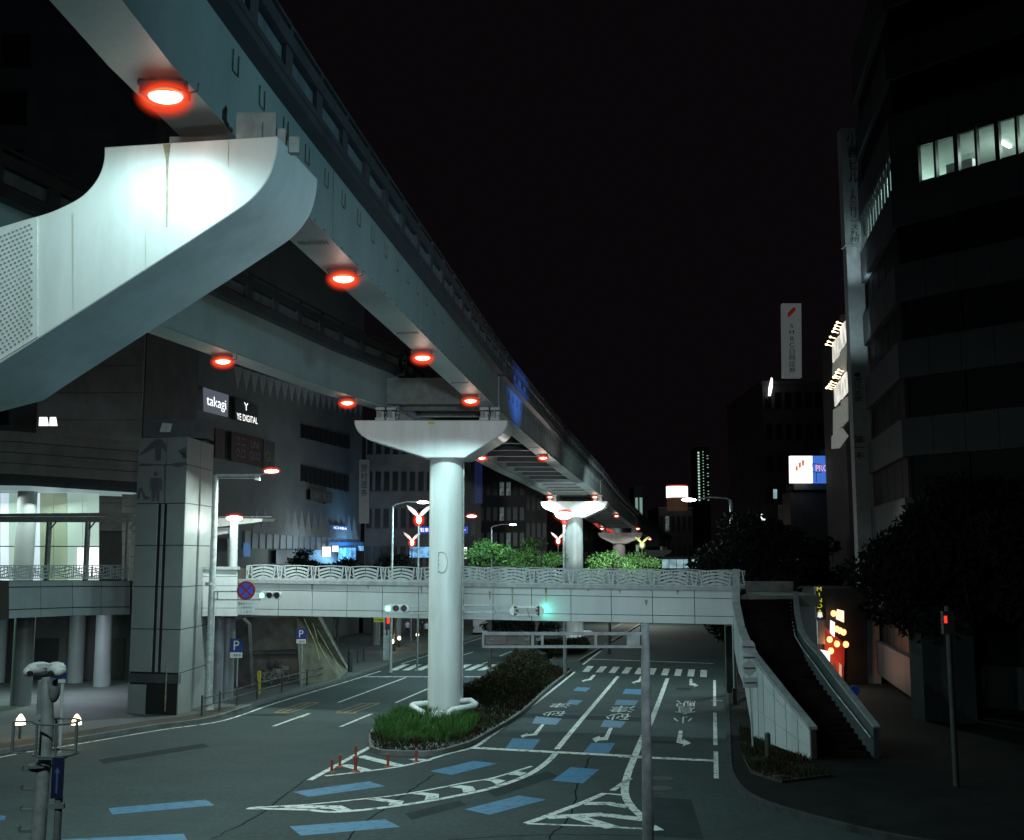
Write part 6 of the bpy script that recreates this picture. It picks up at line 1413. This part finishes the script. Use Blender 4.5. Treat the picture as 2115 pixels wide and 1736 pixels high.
# blinds on the left face floor
for i in range(6):
    a = lerp(OC, OL, (i + .1) / 6) - nL * .5; b = lerp(OC, OL, (i + .75) / 6) - nL * .5; mb = MB(); zc = zl0 if i % 2 else zl0 + .9
    mb.prism([Vector((a.x, a.y, zc)), Vector((b.x, b.y, zc)), Vector((b.x, b.y, zl1)), Vector((a.x, a.y, zl1))], -nL * .03); obj('blind', mb, 'blind', off_)
# sign pylon with Japanese lettering
pyl = thing('sign_pylon', 'tall slim white sign pylon with vertical Japanese lettering beside the office building', 'sign pylon', (21.6, 67.5, 0)); Yy = 66.5
def PY(x, y, off=0): return P(x, y, Yy - off)
mb = MB(); a = PY(1746, 505); b = PY(1783, 505); zt = PY(0, 265).z; mb.box(((a.x + b.x) / 2, Yy + .4, (a.z + zt) / 2), (b.x - a.x, .8, zt - a.z)); obj('upper_board', mb, 'signgrey', pyl)
mb = MB(); mb.box(((a.x + b.x) / 2 + .05, Yy + .45, (a.z - .1 - 1) / 2), (b.x - a.x - .06, .7, a.z - .1 + 1)); obj('shaft', mb, 'signgrey', pyl)
mb = MB(); mb.box(((a.x + b.x) / 2, Yy + .4, a.z - .05), (b.x - a.x + .06, .86, .08)); obj('gap_rail', mb, 'galv', pyl)
o_ = PY(1752, 378, .02); text('lettering', '小\n倉\nビ\nル', M['ink'], pyl, o_, PY(1776, 378, .02) - o_, Vector((0, 0, PY(0, 275, .02).z - o_.z)), n=NF)
o_ = PY(1756, 500, .02); text('lettering', 'J\nA\n三\n井\nリ\nー\nス\n九\n州', M['ink'], pyl, o_, PY(1775, 500, .02) - o_, Vector((0, 0, PY(0, 392, .02).z - o_.z)), n=NF)
o_ = PY(1765, 830, .12); text('lettering', '●\n西\n日\n本\n銀', M['ink'], pyl, o_, PY(1780, 830, .12) - o_, Vector((0, 0, PY(0, 770, .12).z - o_.z)), n=NF)
o_ = PY(1765, 950, .12); text('lettering', '第\n一\n不', M['ink'], pyl, o_, PY(1785, 950, .12) - o_, Vector((0, 0, PY(0, 900, .12).z - o_.z)), n=NF)
spot((21.3, 64.6, 23.0), (21.6, 66.3, 28.5), 420, 100, 1.0, .2, (.7, .95, 1)); spot((20.6, 63.2, 20.0), (21.5, 66.2, 21.5), 260, 90, 1.0, .2, (.7, .95, 1))
# lit diamond facade with little arm lamps
OP = OC; df = thing('lit_facade', 'narrow facade of stepped bright panels with two rows of small arm lamps', 'building', (23.5, 80, 0))
def DW(x, y, off=0): p = W(x, y, OC, (RD.x, RD.y)); return p - RN * off
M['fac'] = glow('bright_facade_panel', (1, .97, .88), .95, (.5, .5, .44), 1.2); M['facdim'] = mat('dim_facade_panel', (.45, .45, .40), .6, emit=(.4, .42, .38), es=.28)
mb = MB(); a = DW(1757, 1150); b = DW(1712, 1150); mb.prism([Vector((a.x, a.y, -1)), Vector((b.x, b.y, -1)), Vector((b.x, b.y, 24.5)), Vector((a.x, a.y, 24.5))], RN * 8); obj('wall', mb, 'darkwall', df)
def r7(x, y): return R7(x, y)
for q, mm in (([(945, 390), (990, 340), (990, 455), (948, 510)], 'fac'), ([(992, 300), (1025, 252), (1027, 385), (998, 430)], 'fac'), ([(948, 515), (988, 470), (990, 560), (945, 600)], 'facdim'), ([(992, 445), (1027, 400), (1027, 560), (992, 590)], 'facdim'),
              ([(955, 665), (990, 620), (992, 735), (960, 780)], 'fac'), ([(995, 610), (1030, 565), (1036, 690), (1000, 735)], 'fac'), ([(950, 800), (990, 775), (995, 900), (950, 955)], 'facdim'), ([(998, 750), (1036, 720), (1038, 865), (1000, 905)], 'facdim'), ([(940, 965), (1000, 910), (1040, 960), (985, 1035), (940, 1040)], 'facdim')):
    mb = MB(); mb.prism([DW(*r7(*p), .12) for p in q], RN * .1); obj('facade_panel', mb, mm, df)
for row in (((900, 398), (912, 380), (925, 352), (940, 318), (950, 300), (958, 282), (968, 262)), ((902, 665), (912, 655), (922, 642), (932, 628), (945, 600), (955, 590), (962, 570), (975, 555))):
    for x, y in row:
        q = r7(x, y); wp = DW(q[0] + 14, q[1] + 3, .1); hp = P(q[0], q[1], wp.y - .3); mb = MB(); mb.tube([wp, hp], .025, 6); mb.ell(hp, (.10, .10, .08)); obj('arm_lamp', mb, 'lampwarm', df)
# building with rooftop vertical sign
block('dark building carrying the tall white rooftop sign', 1585, 1712, 150, 795, 25, 'darkwall', 6, 7)
wsign('rooftop_sign', 'tall white rooftop sign with a slanted red mark and vertical characters', 'sign', [(1618, 780), (1656, 780), (1655, 627), (1616, 627)], 'signdim', [('S\nM\nB\nC\n日\n興\n証\n券', (.3, .06, .38, .66), 'ink')], None, off=.3, th=1.0, PW=PWy(148), nrm=NF)
M['mark'] = mat('brown_red_mark', (.3, .05, .03), .5, emit=(.5, .05, .03), es=.12)
t = bpy.data.objects['rooftop_sign.001'] if 'rooftop_sign.001' in bpy.data.objects else None
mb = MB(); mb.prism([P(*R7(663, 232), 147.6), P(*R7(672, 228), 147.6), P(*R7(710, 190), 147.6), P(*R7(708, 165), 147.6), P(*R7(690, 175), 147.6), P(*R7(662, 205), 147.6)], (0, -.05, 0)); obj('red_mark', mb, 'mark', t)
M['boardw'] = glow('lit_white_board', (1, .95, .98), 1.3); M['boardb'] = glow('lit_blue_board', (.05, .16, .62), 1.0); M['pink'] = glow('lit_pink_letter', (1, .45, .5), 1.1); M['orng'] = glow('lit_orange_mark', (.85, .25, .12), .8)
bb = wsign('billboard', 'brightly lit billboard, white half with orange bars and blue half with pink letters', 'billboard', [(1633, 998), (1679, 998), (1678, 942), (1632, 942)], 'boardw', off=.3, th=.5, PW=PWy(100), nrm=NF)
mb = MB(); mb.prism([P(1679.2, 998, 99.7), P(1730, 998, 99.7), P(1730, 942, 99.7), P(1678.2, 942, 99.7)], (0, .5, 0)); obj('blue_panel', mb, 'boardb', bb)
o_ = P(1685, 974, 99.6); text('lettering', 'PROM', M['pink'], bb, o_, P(1722, 974, 99.6) - o_, Vector((0, 0, P(0, 961, 99.6).z - o_.z)), n=NF)
for q in ([(710, 1150), (722, 1142), (724, 1170), (712, 1178)], [(728, 1128), (742, 1120), (744, 1152), (731, 1158)], [(748, 1112), (763, 1106), (763, 1140), (750, 1146)]): mb = MB(); mb.prism([P(*R7(*p), 99.6) for p in q], (0, -.04, 0)); obj('orange_bar', mb, 'orng', bb)
mb = MB(); mb.prism([P(1640, 1012, 101), P(1740, 1012, 101), P(1740, 925, 101), P(1712, 925, 101), P(1712, 998, 101), P(1640, 998, 101)], (0, 3, 0)); mb.box((P(1690, 1050, 102).x, 103, 5), (5.5, 3, 16)); obj('support', mb, 'frame', bb)
# black silhouette ladder in front of board
mb = MB()
for q in ([(815, 1130), (868, 1136)], [(815, 1180), (868, 1186)], [(838, 1180), (838, 1245)], [(815, 1130), (815, 1150)], [(866, 1136), (866, 1186)]): mb.tube([P(*R7(*q[0]), 98.5), P(*R7(*q[1]), 98.5)], .03, 5)
obj('ladder', mb, 'black', bb)
# small lit signs among the right
for i, (x0, y0, x1, y1, Y, mm, lab) in enumerate(((1572, 1062, 1581, 1090, 130, 'signlit', 'small white vertical lit sign left of the right hand trees'), (1586, 780, 1595, 818, 149, 'signlit', 'thin curved white lit sign on the left edge of the dark building'), (1608, 1043, 1621, 1075, 120, 'signgrey', 'small grey hanging sign with a round emblem'), (1598, 1011, 1605, 1030, 122, 'shopcool', 'small pale lit sign below the billboard'), (1618, 1195, 1625, 1223, 90, 'bluelit', 'tiny blue and red lit sign at the head of the stairs'), (1608, 1213, 1612, 1223, 90, 'signlit', 'tiny white light at the head of the stairs'), (1616, 1155, 1628, 1166, 95, 'signlit', 'small white sparkling light among the trees'))):
    t = thing('lit_sign', lab, 'sign', P((x0 + x1) / 2, y1, Y)); mb = MB()
    if i == 1: mb.prism([P(1587, 818, Y), P(1592, 818, Y), P(1596, 800, Y), P(1596, 782, Y), P(1593, 780, Y), P(1588, 800, Y)], (0, .2, 0))
    elif i == 6:
        for k in range(5): mb.ell(P(random.uniform(x0, x1), random.uniform(y0, y1), Y), (.1, .1, .1), 8, 4)
    else: mb.prism([P(x0, y1, Y), P(x1, y1, Y), P(x1, y0, Y), P(x0, y0, Y)], (0, .2, 0))
    obj('panel', mb, mm, t)
    if i == 2: mb = MB(); c = P(1614, 1056, Y - .05); mb.tube([c + Vector((math.cos(a) * .22, 0, math.sin(a) * .16)) for a in np.linspace(0, 6.28, 14)], .03, 5); obj('emblem', mb, 'ink', t)
    if i == 4: mb = MB(); mb.box(P(1622, 1208, Y - .1), (.1, .05, .9)); obj('letters', mb, 'redsig', t)
# narrow bar shop with lanterns
Ysh = 66; shop = thing('lantern_bar', 'small bar front glowing red with round lanterns right of the stairs', 'shop', P(1722, 1400, Ysh))
mb = MB(); mb.prism([P(1690, 1450, Ysh + .3), P(1790, 1450, Ysh + .3), P(1790, 1215, Ysh + .3), P(1690, 1215, Ysh + .3)], (0, 6, 0)); obj('wall', mb, 'slot', shop)
M['redwall'] = mat('red_lit_wall', (.35, .03, .015), .6); mb = MB(); mb.prism([P(1704, 1400, Ysh), P(1742, 1425, Ysh), P(1745, 1330, Ysh), P(1704, 1295, Ysh)], (0, .2, 0)); obj('front', mb, 'redwall', shop)
for i in range(3): mb = MB(); x = 1708 + i * 13; mb.prism([P(x, 1440, Ysh - .1), P(x + 5, 1442, Ysh - .1), P(x + 5, 1375, Ysh - .1), P(x, 1370, Ysh - .1)], (0, .1, 0)); obj('door_post', mb, 'signwhite' if i != 1 else 'frame', shop)
M['lantern'] = glow('lantern_paper', (1, .55, .22), 2.2, (1, .3, .08), 3)
for i, (x, y) in enumerate(((1455, 425), (1475, 435), (1497, 445), (1412, 490), (1457, 517), (1512, 520), (1420, 560), (1436, 330))):
    p = P(*B(x, y), Ysh - .6); l = thing('paper_lantern', ['leftmost lantern of the upper row of three', 'middle lantern of the upper row of three', 'right lantern of the upper row of three', 'lantern left below the upper row', 'big lantern in the middle of the bar front', 'lantern farthest right on the bar front', 'lowest lantern beside the white lit board', 'tiny lantern beside the glowing upper window'][i], 'lantern', p, 'paper lanterns of the bar'); mb = MB(); mb.ell(p, (.17, .17, .2)); obj('shade', mb, 'lantern', l); mb = MB(); mb.cyl(p + Vector((0, 0, .18)), p + Vector((0, 0, .24)), .06, seg=10); mb.cyl(p + Vector((0, 0, .24)), p + Vector((0, 0, .5)), .01, seg=6); obj('cap', mb, 'black', l)
point(P(1722, 1330, Ysh - 1.2), 45, .3, (1, .35, .15)); point(P(1722, 1385, Ysh - 1.0), 60, .3, (1, .5, .3))
M['warmlit'] = glow('warm_lit_panel', (1, .62, .38), 2.0)
for q, mm, lab in (([(1455, 365), (1500, 385), (1500, 315), (1462, 305)], 'warmlit', 'glowing warm window panel above the lanterns'), ([(1418, 450), (1442, 475), (1444, 385), (1420, 372)], 'boardw', 'small white lit vertical board at the bar'), ([(1375, 610), (1412, 665), (1415, 565), (1350, 552)], 'boardw', 'bright white lit board lowest beside the stairs')):
    t = thing('lit_board', lab, 'sign', P(*B(*q[0]), Ysh - .7)); mb = MB(); mb.prism([P(*B(*p), Ysh - .7) for p in q], (0, .15, 0)); obj('panel', mb, mm, t)
M['yellit'] = glow('yellow_lit_letter', (.75, .68, .04), .8)
t = thing('vertical_sign', 'dark vertical sign with glowing yellow letters right of the stairs', 'sign', P(1696, 1300, Ysh - 1)); mb = MB(); a = P(*B(1334, 365), Ysh - 1); b = P(*B(1392, 365), Ysh - 1); zt = P(*B(0, 165), Ysh - 1).z; mb.box(((a.x + b.x) / 2, Ysh - .8, (a.z + zt) / 2), (b.x - a.x, .3, zt - a.z)); obj('board', mb, 'frame', t)
o_ = P(*B(1336, 330), Ysh - 1); text('lettering', 'M\nI\nN\nD\nA', M['yellit'], t, o_, P(*B(1366, 330), Ysh - 1) - o_, Vector((0, 0, P(*B(0, 168), Ysh - 1).z - o_.z)), n=NF, off=.05)
o_ = P(*B(1338, 358), Ysh - 1); text('lettering', '串', M['signlit'], t, o_, P(*B(1366, 358), Ysh - 1) - o_, Vector((0, 0, .35)), n=NF, off=.05)
t = thing('hanging_sign', 'grey hanging board with rows of small text below the yellow lettered sign', 'sign', P(1698, 1360, Ysh - 1)); mb = MB(); a = P(*B(1345, 520), Ysh - 1); b = P(*B(1388, 520), Ysh - 1); zt = P(*B(0, 372), Ysh - 1).z; mb.box(((a.x + b.x) / 2, Ysh - .8, (a.z + zt) / 2), (b.x - a.x, .2, zt - a.z)); obj('board', mb, 'signgrey', t)
# blue round sign
c = P(*B(1565, 805), 50); t = thing('blue_sign', 'round blue road sign with a pale plate right of the stairs', 'road sign', (c.x, 50, gz(50))); mb = MB(); mb.cyl((c.x, 50.05, gz(50)), c + Vector((0, .05, 0)), .03, seg=8); obj('pole', mb, 'galv', t); mb = MB(); mb.cyl(c, c + Vector((0, .03, 0)), .23, seg=24); M['bluedisc'] = mat('blue_disc', (.03, .09, .5), .4, emit=(.02, .06, .4), es=.1); obj('disc', mb, 'bluedisc', t); mb = MB(); mb.box(c + Vector((.02, 0, -.42)), (.4, .03, .22)); obj('plate', mb, 'signgrey', t)
# red signal far right
c = P(1953, 1280, 34); t = thing('pedestrian_signal', 'faint red pedestrian light on a pole in the dark at the right edge', 'pedestrian signal', (c.x + .15, 34, gz(34))); mb = MB(); mb.cyl((c.x + .12, 34.1, gz(34)), (c.x + .12, 34.1, c.z + .4), .09, seg=12); obj('pole', mb, 'darksteel', t); mb = MB(); mb.box(c + Vector((.1, .1, -.1)), (.34, .2, .7)); obj('housing', mb, 'darksteel', t); mb = MB(); mb.box(c, (.09, .03, .22)); obj('lens', mb, 'redsig', t)
# pale columns at the far right ground floor
for x, Y, lab, r in ((1930, 50, 'dim square column of the office building arcade nearer the stairs', .8), (1975, 49, 'dim square column of the arcade at the right', .6)):
    p = P(x, 1400, Y); t = thing('arcade_column', lab, 'column', (p.x, Y, gz(Y)), 'arcade columns at the far right'); mb = MB(); mb.box((p.x, Y, 2), (r * 2, r * 2, 5)); obj('shaft', mb, 'office', t)
# right hand trees
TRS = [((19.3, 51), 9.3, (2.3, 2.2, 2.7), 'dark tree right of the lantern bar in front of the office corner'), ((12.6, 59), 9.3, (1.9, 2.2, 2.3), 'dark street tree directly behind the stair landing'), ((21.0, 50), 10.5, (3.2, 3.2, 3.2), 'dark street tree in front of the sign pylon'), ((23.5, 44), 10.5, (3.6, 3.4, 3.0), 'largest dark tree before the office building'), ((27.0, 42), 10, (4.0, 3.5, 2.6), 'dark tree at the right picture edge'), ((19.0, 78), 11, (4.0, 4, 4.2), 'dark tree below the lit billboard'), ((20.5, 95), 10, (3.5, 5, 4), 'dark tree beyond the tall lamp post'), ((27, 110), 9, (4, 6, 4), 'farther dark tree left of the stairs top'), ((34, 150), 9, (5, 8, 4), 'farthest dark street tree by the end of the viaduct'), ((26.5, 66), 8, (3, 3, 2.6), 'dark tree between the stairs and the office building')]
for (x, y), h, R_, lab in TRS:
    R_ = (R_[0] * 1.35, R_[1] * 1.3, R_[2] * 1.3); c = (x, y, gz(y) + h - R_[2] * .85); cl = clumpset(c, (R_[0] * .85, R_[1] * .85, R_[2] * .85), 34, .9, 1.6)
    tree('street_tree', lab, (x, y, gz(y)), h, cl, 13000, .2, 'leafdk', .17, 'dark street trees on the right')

# ================================================================ people, bicycles, car
def person(lab, loc, h, shirt, ph=0.0):
    t = thing('person', lab, 'person', loc); s_ = h / 1.7
    J = {'pel': (0, 0, .93), 'sp': (0, 0, 1.15), 'ch': (0, 0, 1.36), 'nk': (0, 0, 1.48), 'hd': (0, -.01, 1.62), 'ls': (-.19, 0, 1.4), 'le': (-.25, .03, 1.13), 'lh': (-.25, -.06, .88), 'rs': (.19, 0, 1.4), 're': (.25, .03, 1.13), 'rh': (.24, -.08, .88), 'lk': (-.10, -.05, .5), 'lf': (-.11, .05, .06), 'rk': (.10, .04, .5), 'rf': (.11, .08, .06), 'lt': (-.11, -.12, .04), 'rt': (.12, -.08, .04), 'lp': (-.1, 0, .88), 'rp': (.1, 0, .88)}
    R_ = dict(pel=.14, sp=.13, ch=.15, nk=.055, hd=.095, ls=.07, le=.042, lh=.03, rs=.07, re=.042, rh=.03, lk=.062, lf=.04, rk=.062, rf=.04, lt=.035, rt=.035, lp=.1, rp=.1)
    E = [('pel', 'sp'), ('sp', 'ch'), ('ch', 'nk'), ('nk', 'hd'), ('ch', 'ls'), ('ls', 'le'), ('le', 'lh'), ('ch', 'rs'), ('rs', 're'), ('re', 'rh'), ('pel', 'lp'), ('lp', 'lk'), ('lk', 'lf'), ('lf', 'lt'), ('pel', 'rp'), ('rp', 'rk'), ('rk', 'rf'), ('rf', 'rt')]
    ks = list(J); me = bpy.data.meshes.new('b'); me.from_pydata([[c * s_ for c in J[k]] for k in ks], [(ks.index(a), ks.index(b)) for a, b in E], [])
    o = bpy.data.objects.new('b', me); COL.objects.link(o); md = o.modifiers.new('s', 'SKIN'); 
    for i, k in enumerate(ks): me.skin_vertices[0].data[i].radius = (R_[k] * s_, R_[k] * s_ * .8)
    me.skin_vertices[0].data[0].use_root = True
    o.modifiers.new('u', 'SUBSURF').levels = 2
    dg = bpy.context.evaluated_depsgraph_get(); dg.update(); m2 = bpy.data.meshes.new_from_object(o.evaluated_get(dg)); bpy.data.objects.remove(o)
    m2.materials.clear()
    for q in (M['skin'], shirt, M['trousers']): m2.materials.append(q)
    for p in m2.polygons:
        z = p.center.z / s_; x = abs(p.center.x) / s_; p.use_smooth = True
        p.material_index = 0 if z > 1.47 or (x > .2 and z < 1.15) else (1 if z > .93 else 2)
    b = bpy.data.objects.new('body', m2); COL.objects.link(b); b.parent = t
    mb = MB(); mb.ell((0, .015 * s_, 1.65 * s_), (.1 * s_, .11 * s_, .11 * s_), 16, 8, -.1, 1); obj('hair', mb, 'hair', t, True)
    return t
for i, (x, y, lab) in enumerate(((841, 1317, 'person in a white shirt and dark trousers walking under the bridge'), (881, 1320, 'person in a pale top half hidden beside the nearest column'), (872, 1318, 'person in dark clothes beside the one in the pale top'))):
    g0 = G(x, y); g0.z = gz(g0.y) + .13; person(lab, g0, 1.7, M['shirt'] if i < 2 else M['trousers'])
spot(G(845, 1330) + Vector((0, -4, 4.5)), G(850, 1320) + Vector((0, 0, 1)), 900, 80, .8, .3, (.8, .9, 1))
def bicycle(lab, loc, rz):
    t = thing('bicycle', lab, 'bicycle', loc, 'parked bicycles', rz)
    for x in (-.52, .52):
        w_ = MB(); w_.tube([(x + .33 * math.cos(a), 0, .33 + .33 * math.sin(a)) for a in np.linspace(0, 2 * math.pi, 25)], .018, 6, False)
        for k in range(8): a = k * math.pi / 4; w_.bar((x, 0, .33), (x + .32 * math.cos(a), .0, .33 + .32 * math.sin(a)), .004, .004)
        obj('wheel', w_, 'steel', t, True)
    f = MB(); a, b, c, d, e = (-.52, 0, .33), (-.1, 0, .3), (-.2, 0, .8), (.38, 0, .78), (.52, 0, .33)
    for p, q in ((a, b), (a, c), (b, c), (b, d), (c, d), (d, e)): f.cyl(p, q, .018, seg=8)
    obj('frame', f, 'galv', t, True); s_ = MB(); s_.ell((-.22, 0, .88), (.13, .07, .04)); s_.cyl((-.2, 0, .78), (-.22, 0, .88), .012, seg=6); obj('saddle', s_, 'black', t, True)
    h = MB(); h.tube([(.3, -.25, .98), (.4, 0, .98), (.3, .25, .98)], .014, 6); h.cyl((.38, 0, .76), (.4, 0, .98), .014, seg=6); obj('handlebar', h, 'galv', t, True); bk = MB(); bk.box((.6, 0, .85), (.26, .3, .22)); obj('basket', bk, 'steel', t, True)
for i, (x, y) in enumerate(((1640, 790), (1700, 770))):
    g0 = G(*Cc(x, y)); g0.z = gz(g0.y) + .13; bicycle(['left parked bicycle behind the low fence', 'right parked bicycle behind the low fence'][i], g0, .4 + i * .3)
# white van beyond
g0 = G(998, 1314); t = thing('parked_van', 'white van partly hidden behind the column under the bridge', 'van', (g0.x, g0.y + 2, gz(g0.y)), None, math.atan2(1, .1825) + math.pi)
prof = [(-2.1, .35), (-2.15, 1.0), (-1.75, 1.2), (-1.2, 1.9), (2.0, 1.95), (2.15, 1.2), (2.15, .35)]
mb = MB(); mb.prism([(x, -.82, z) for x, z in prof], (0, 1.64, 0)); ob = obj('body', mb, 'carwhite', t, True); bv = ob.modifiers.new('b', 'BEVEL'); bv.width = .08; bv.segments = 3
for s_ in (-1, 1):
    mb = MB(); mb.prism([(-1.5, s_ * .825, 1.22), (1.9, s_ * .825, 1.22), (1.85, s_ * .825, 1.8), (-1.15, s_ * .825, 1.8)], (0, s_ * .01, 0)); obj('side_window', mb, 'glassdk', t, True)
    for x in (-1.35, 1.3):
        mb = MB(); mb.cyl((x, s_ * .68, .33), (x, s_ * .86, .33), .33, seg=22); wo = obj('wheel', mb, 'rubber', t, True); mb = MB(); mb.cyl((x, s_ * .86, .33), (x, s_ * .875, .33), .2, seg=16); obj('rim', mb, 'galv', wo, True)
    mb = MB(); mb.ell((-2.13, s_ * .6, .75), (.06, .18, .1)); obj('headlight', mb, 'signwhite', t, True); mb = MB(); mb.ell((2.15, s_ * .7, .9), (.04, .08, .18)); obj('tail_light', mb, 'signred', t, True)
mb = MB(); mb.prism([(-1.74, -.7, 1.24), (-1.74, .7, 1.24), (-1.24, .65, 1.85), (-1.24, -.65, 1.85)], (-.03, 0, .02)); obj('windscreen', mb, 'glassdk', t, True)
# colonnade columns beyond the bridge on the left pavement
for x, y0, lab in ((776, 1336, 'left pale column of the far arcade under the bridge'), (820, 1324, 'right pale column of the far arcade under the bridge')):
    g0 = G(x, y0); t = thing('arcade_column', lab, 'column', g0, 'pale columns of the far arcade'); mb = MB(); mb.cyl(g0, g0 + Vector((0, 0, 4.5)), .42, seg=20); obj('shaft', mb, 'tile', t)
# unseen lights added: blue sheen on the girder, fill over the road beyond
spot((10.5, 60, 12.5), (1.0, 56.0, 16.0), 8200, 30, 1.0, .3, (.06, .22, 1.0))
area((16, 66, 8), (12, 62, 0), 500, .6, (.8, 1, .9))
# far street lights along the road
for y in (150, 190): area((17 + (y - 150) * .2, y, gz(y) + 9), (17, y, 0), 2500, .6, (.9, 1, .9))
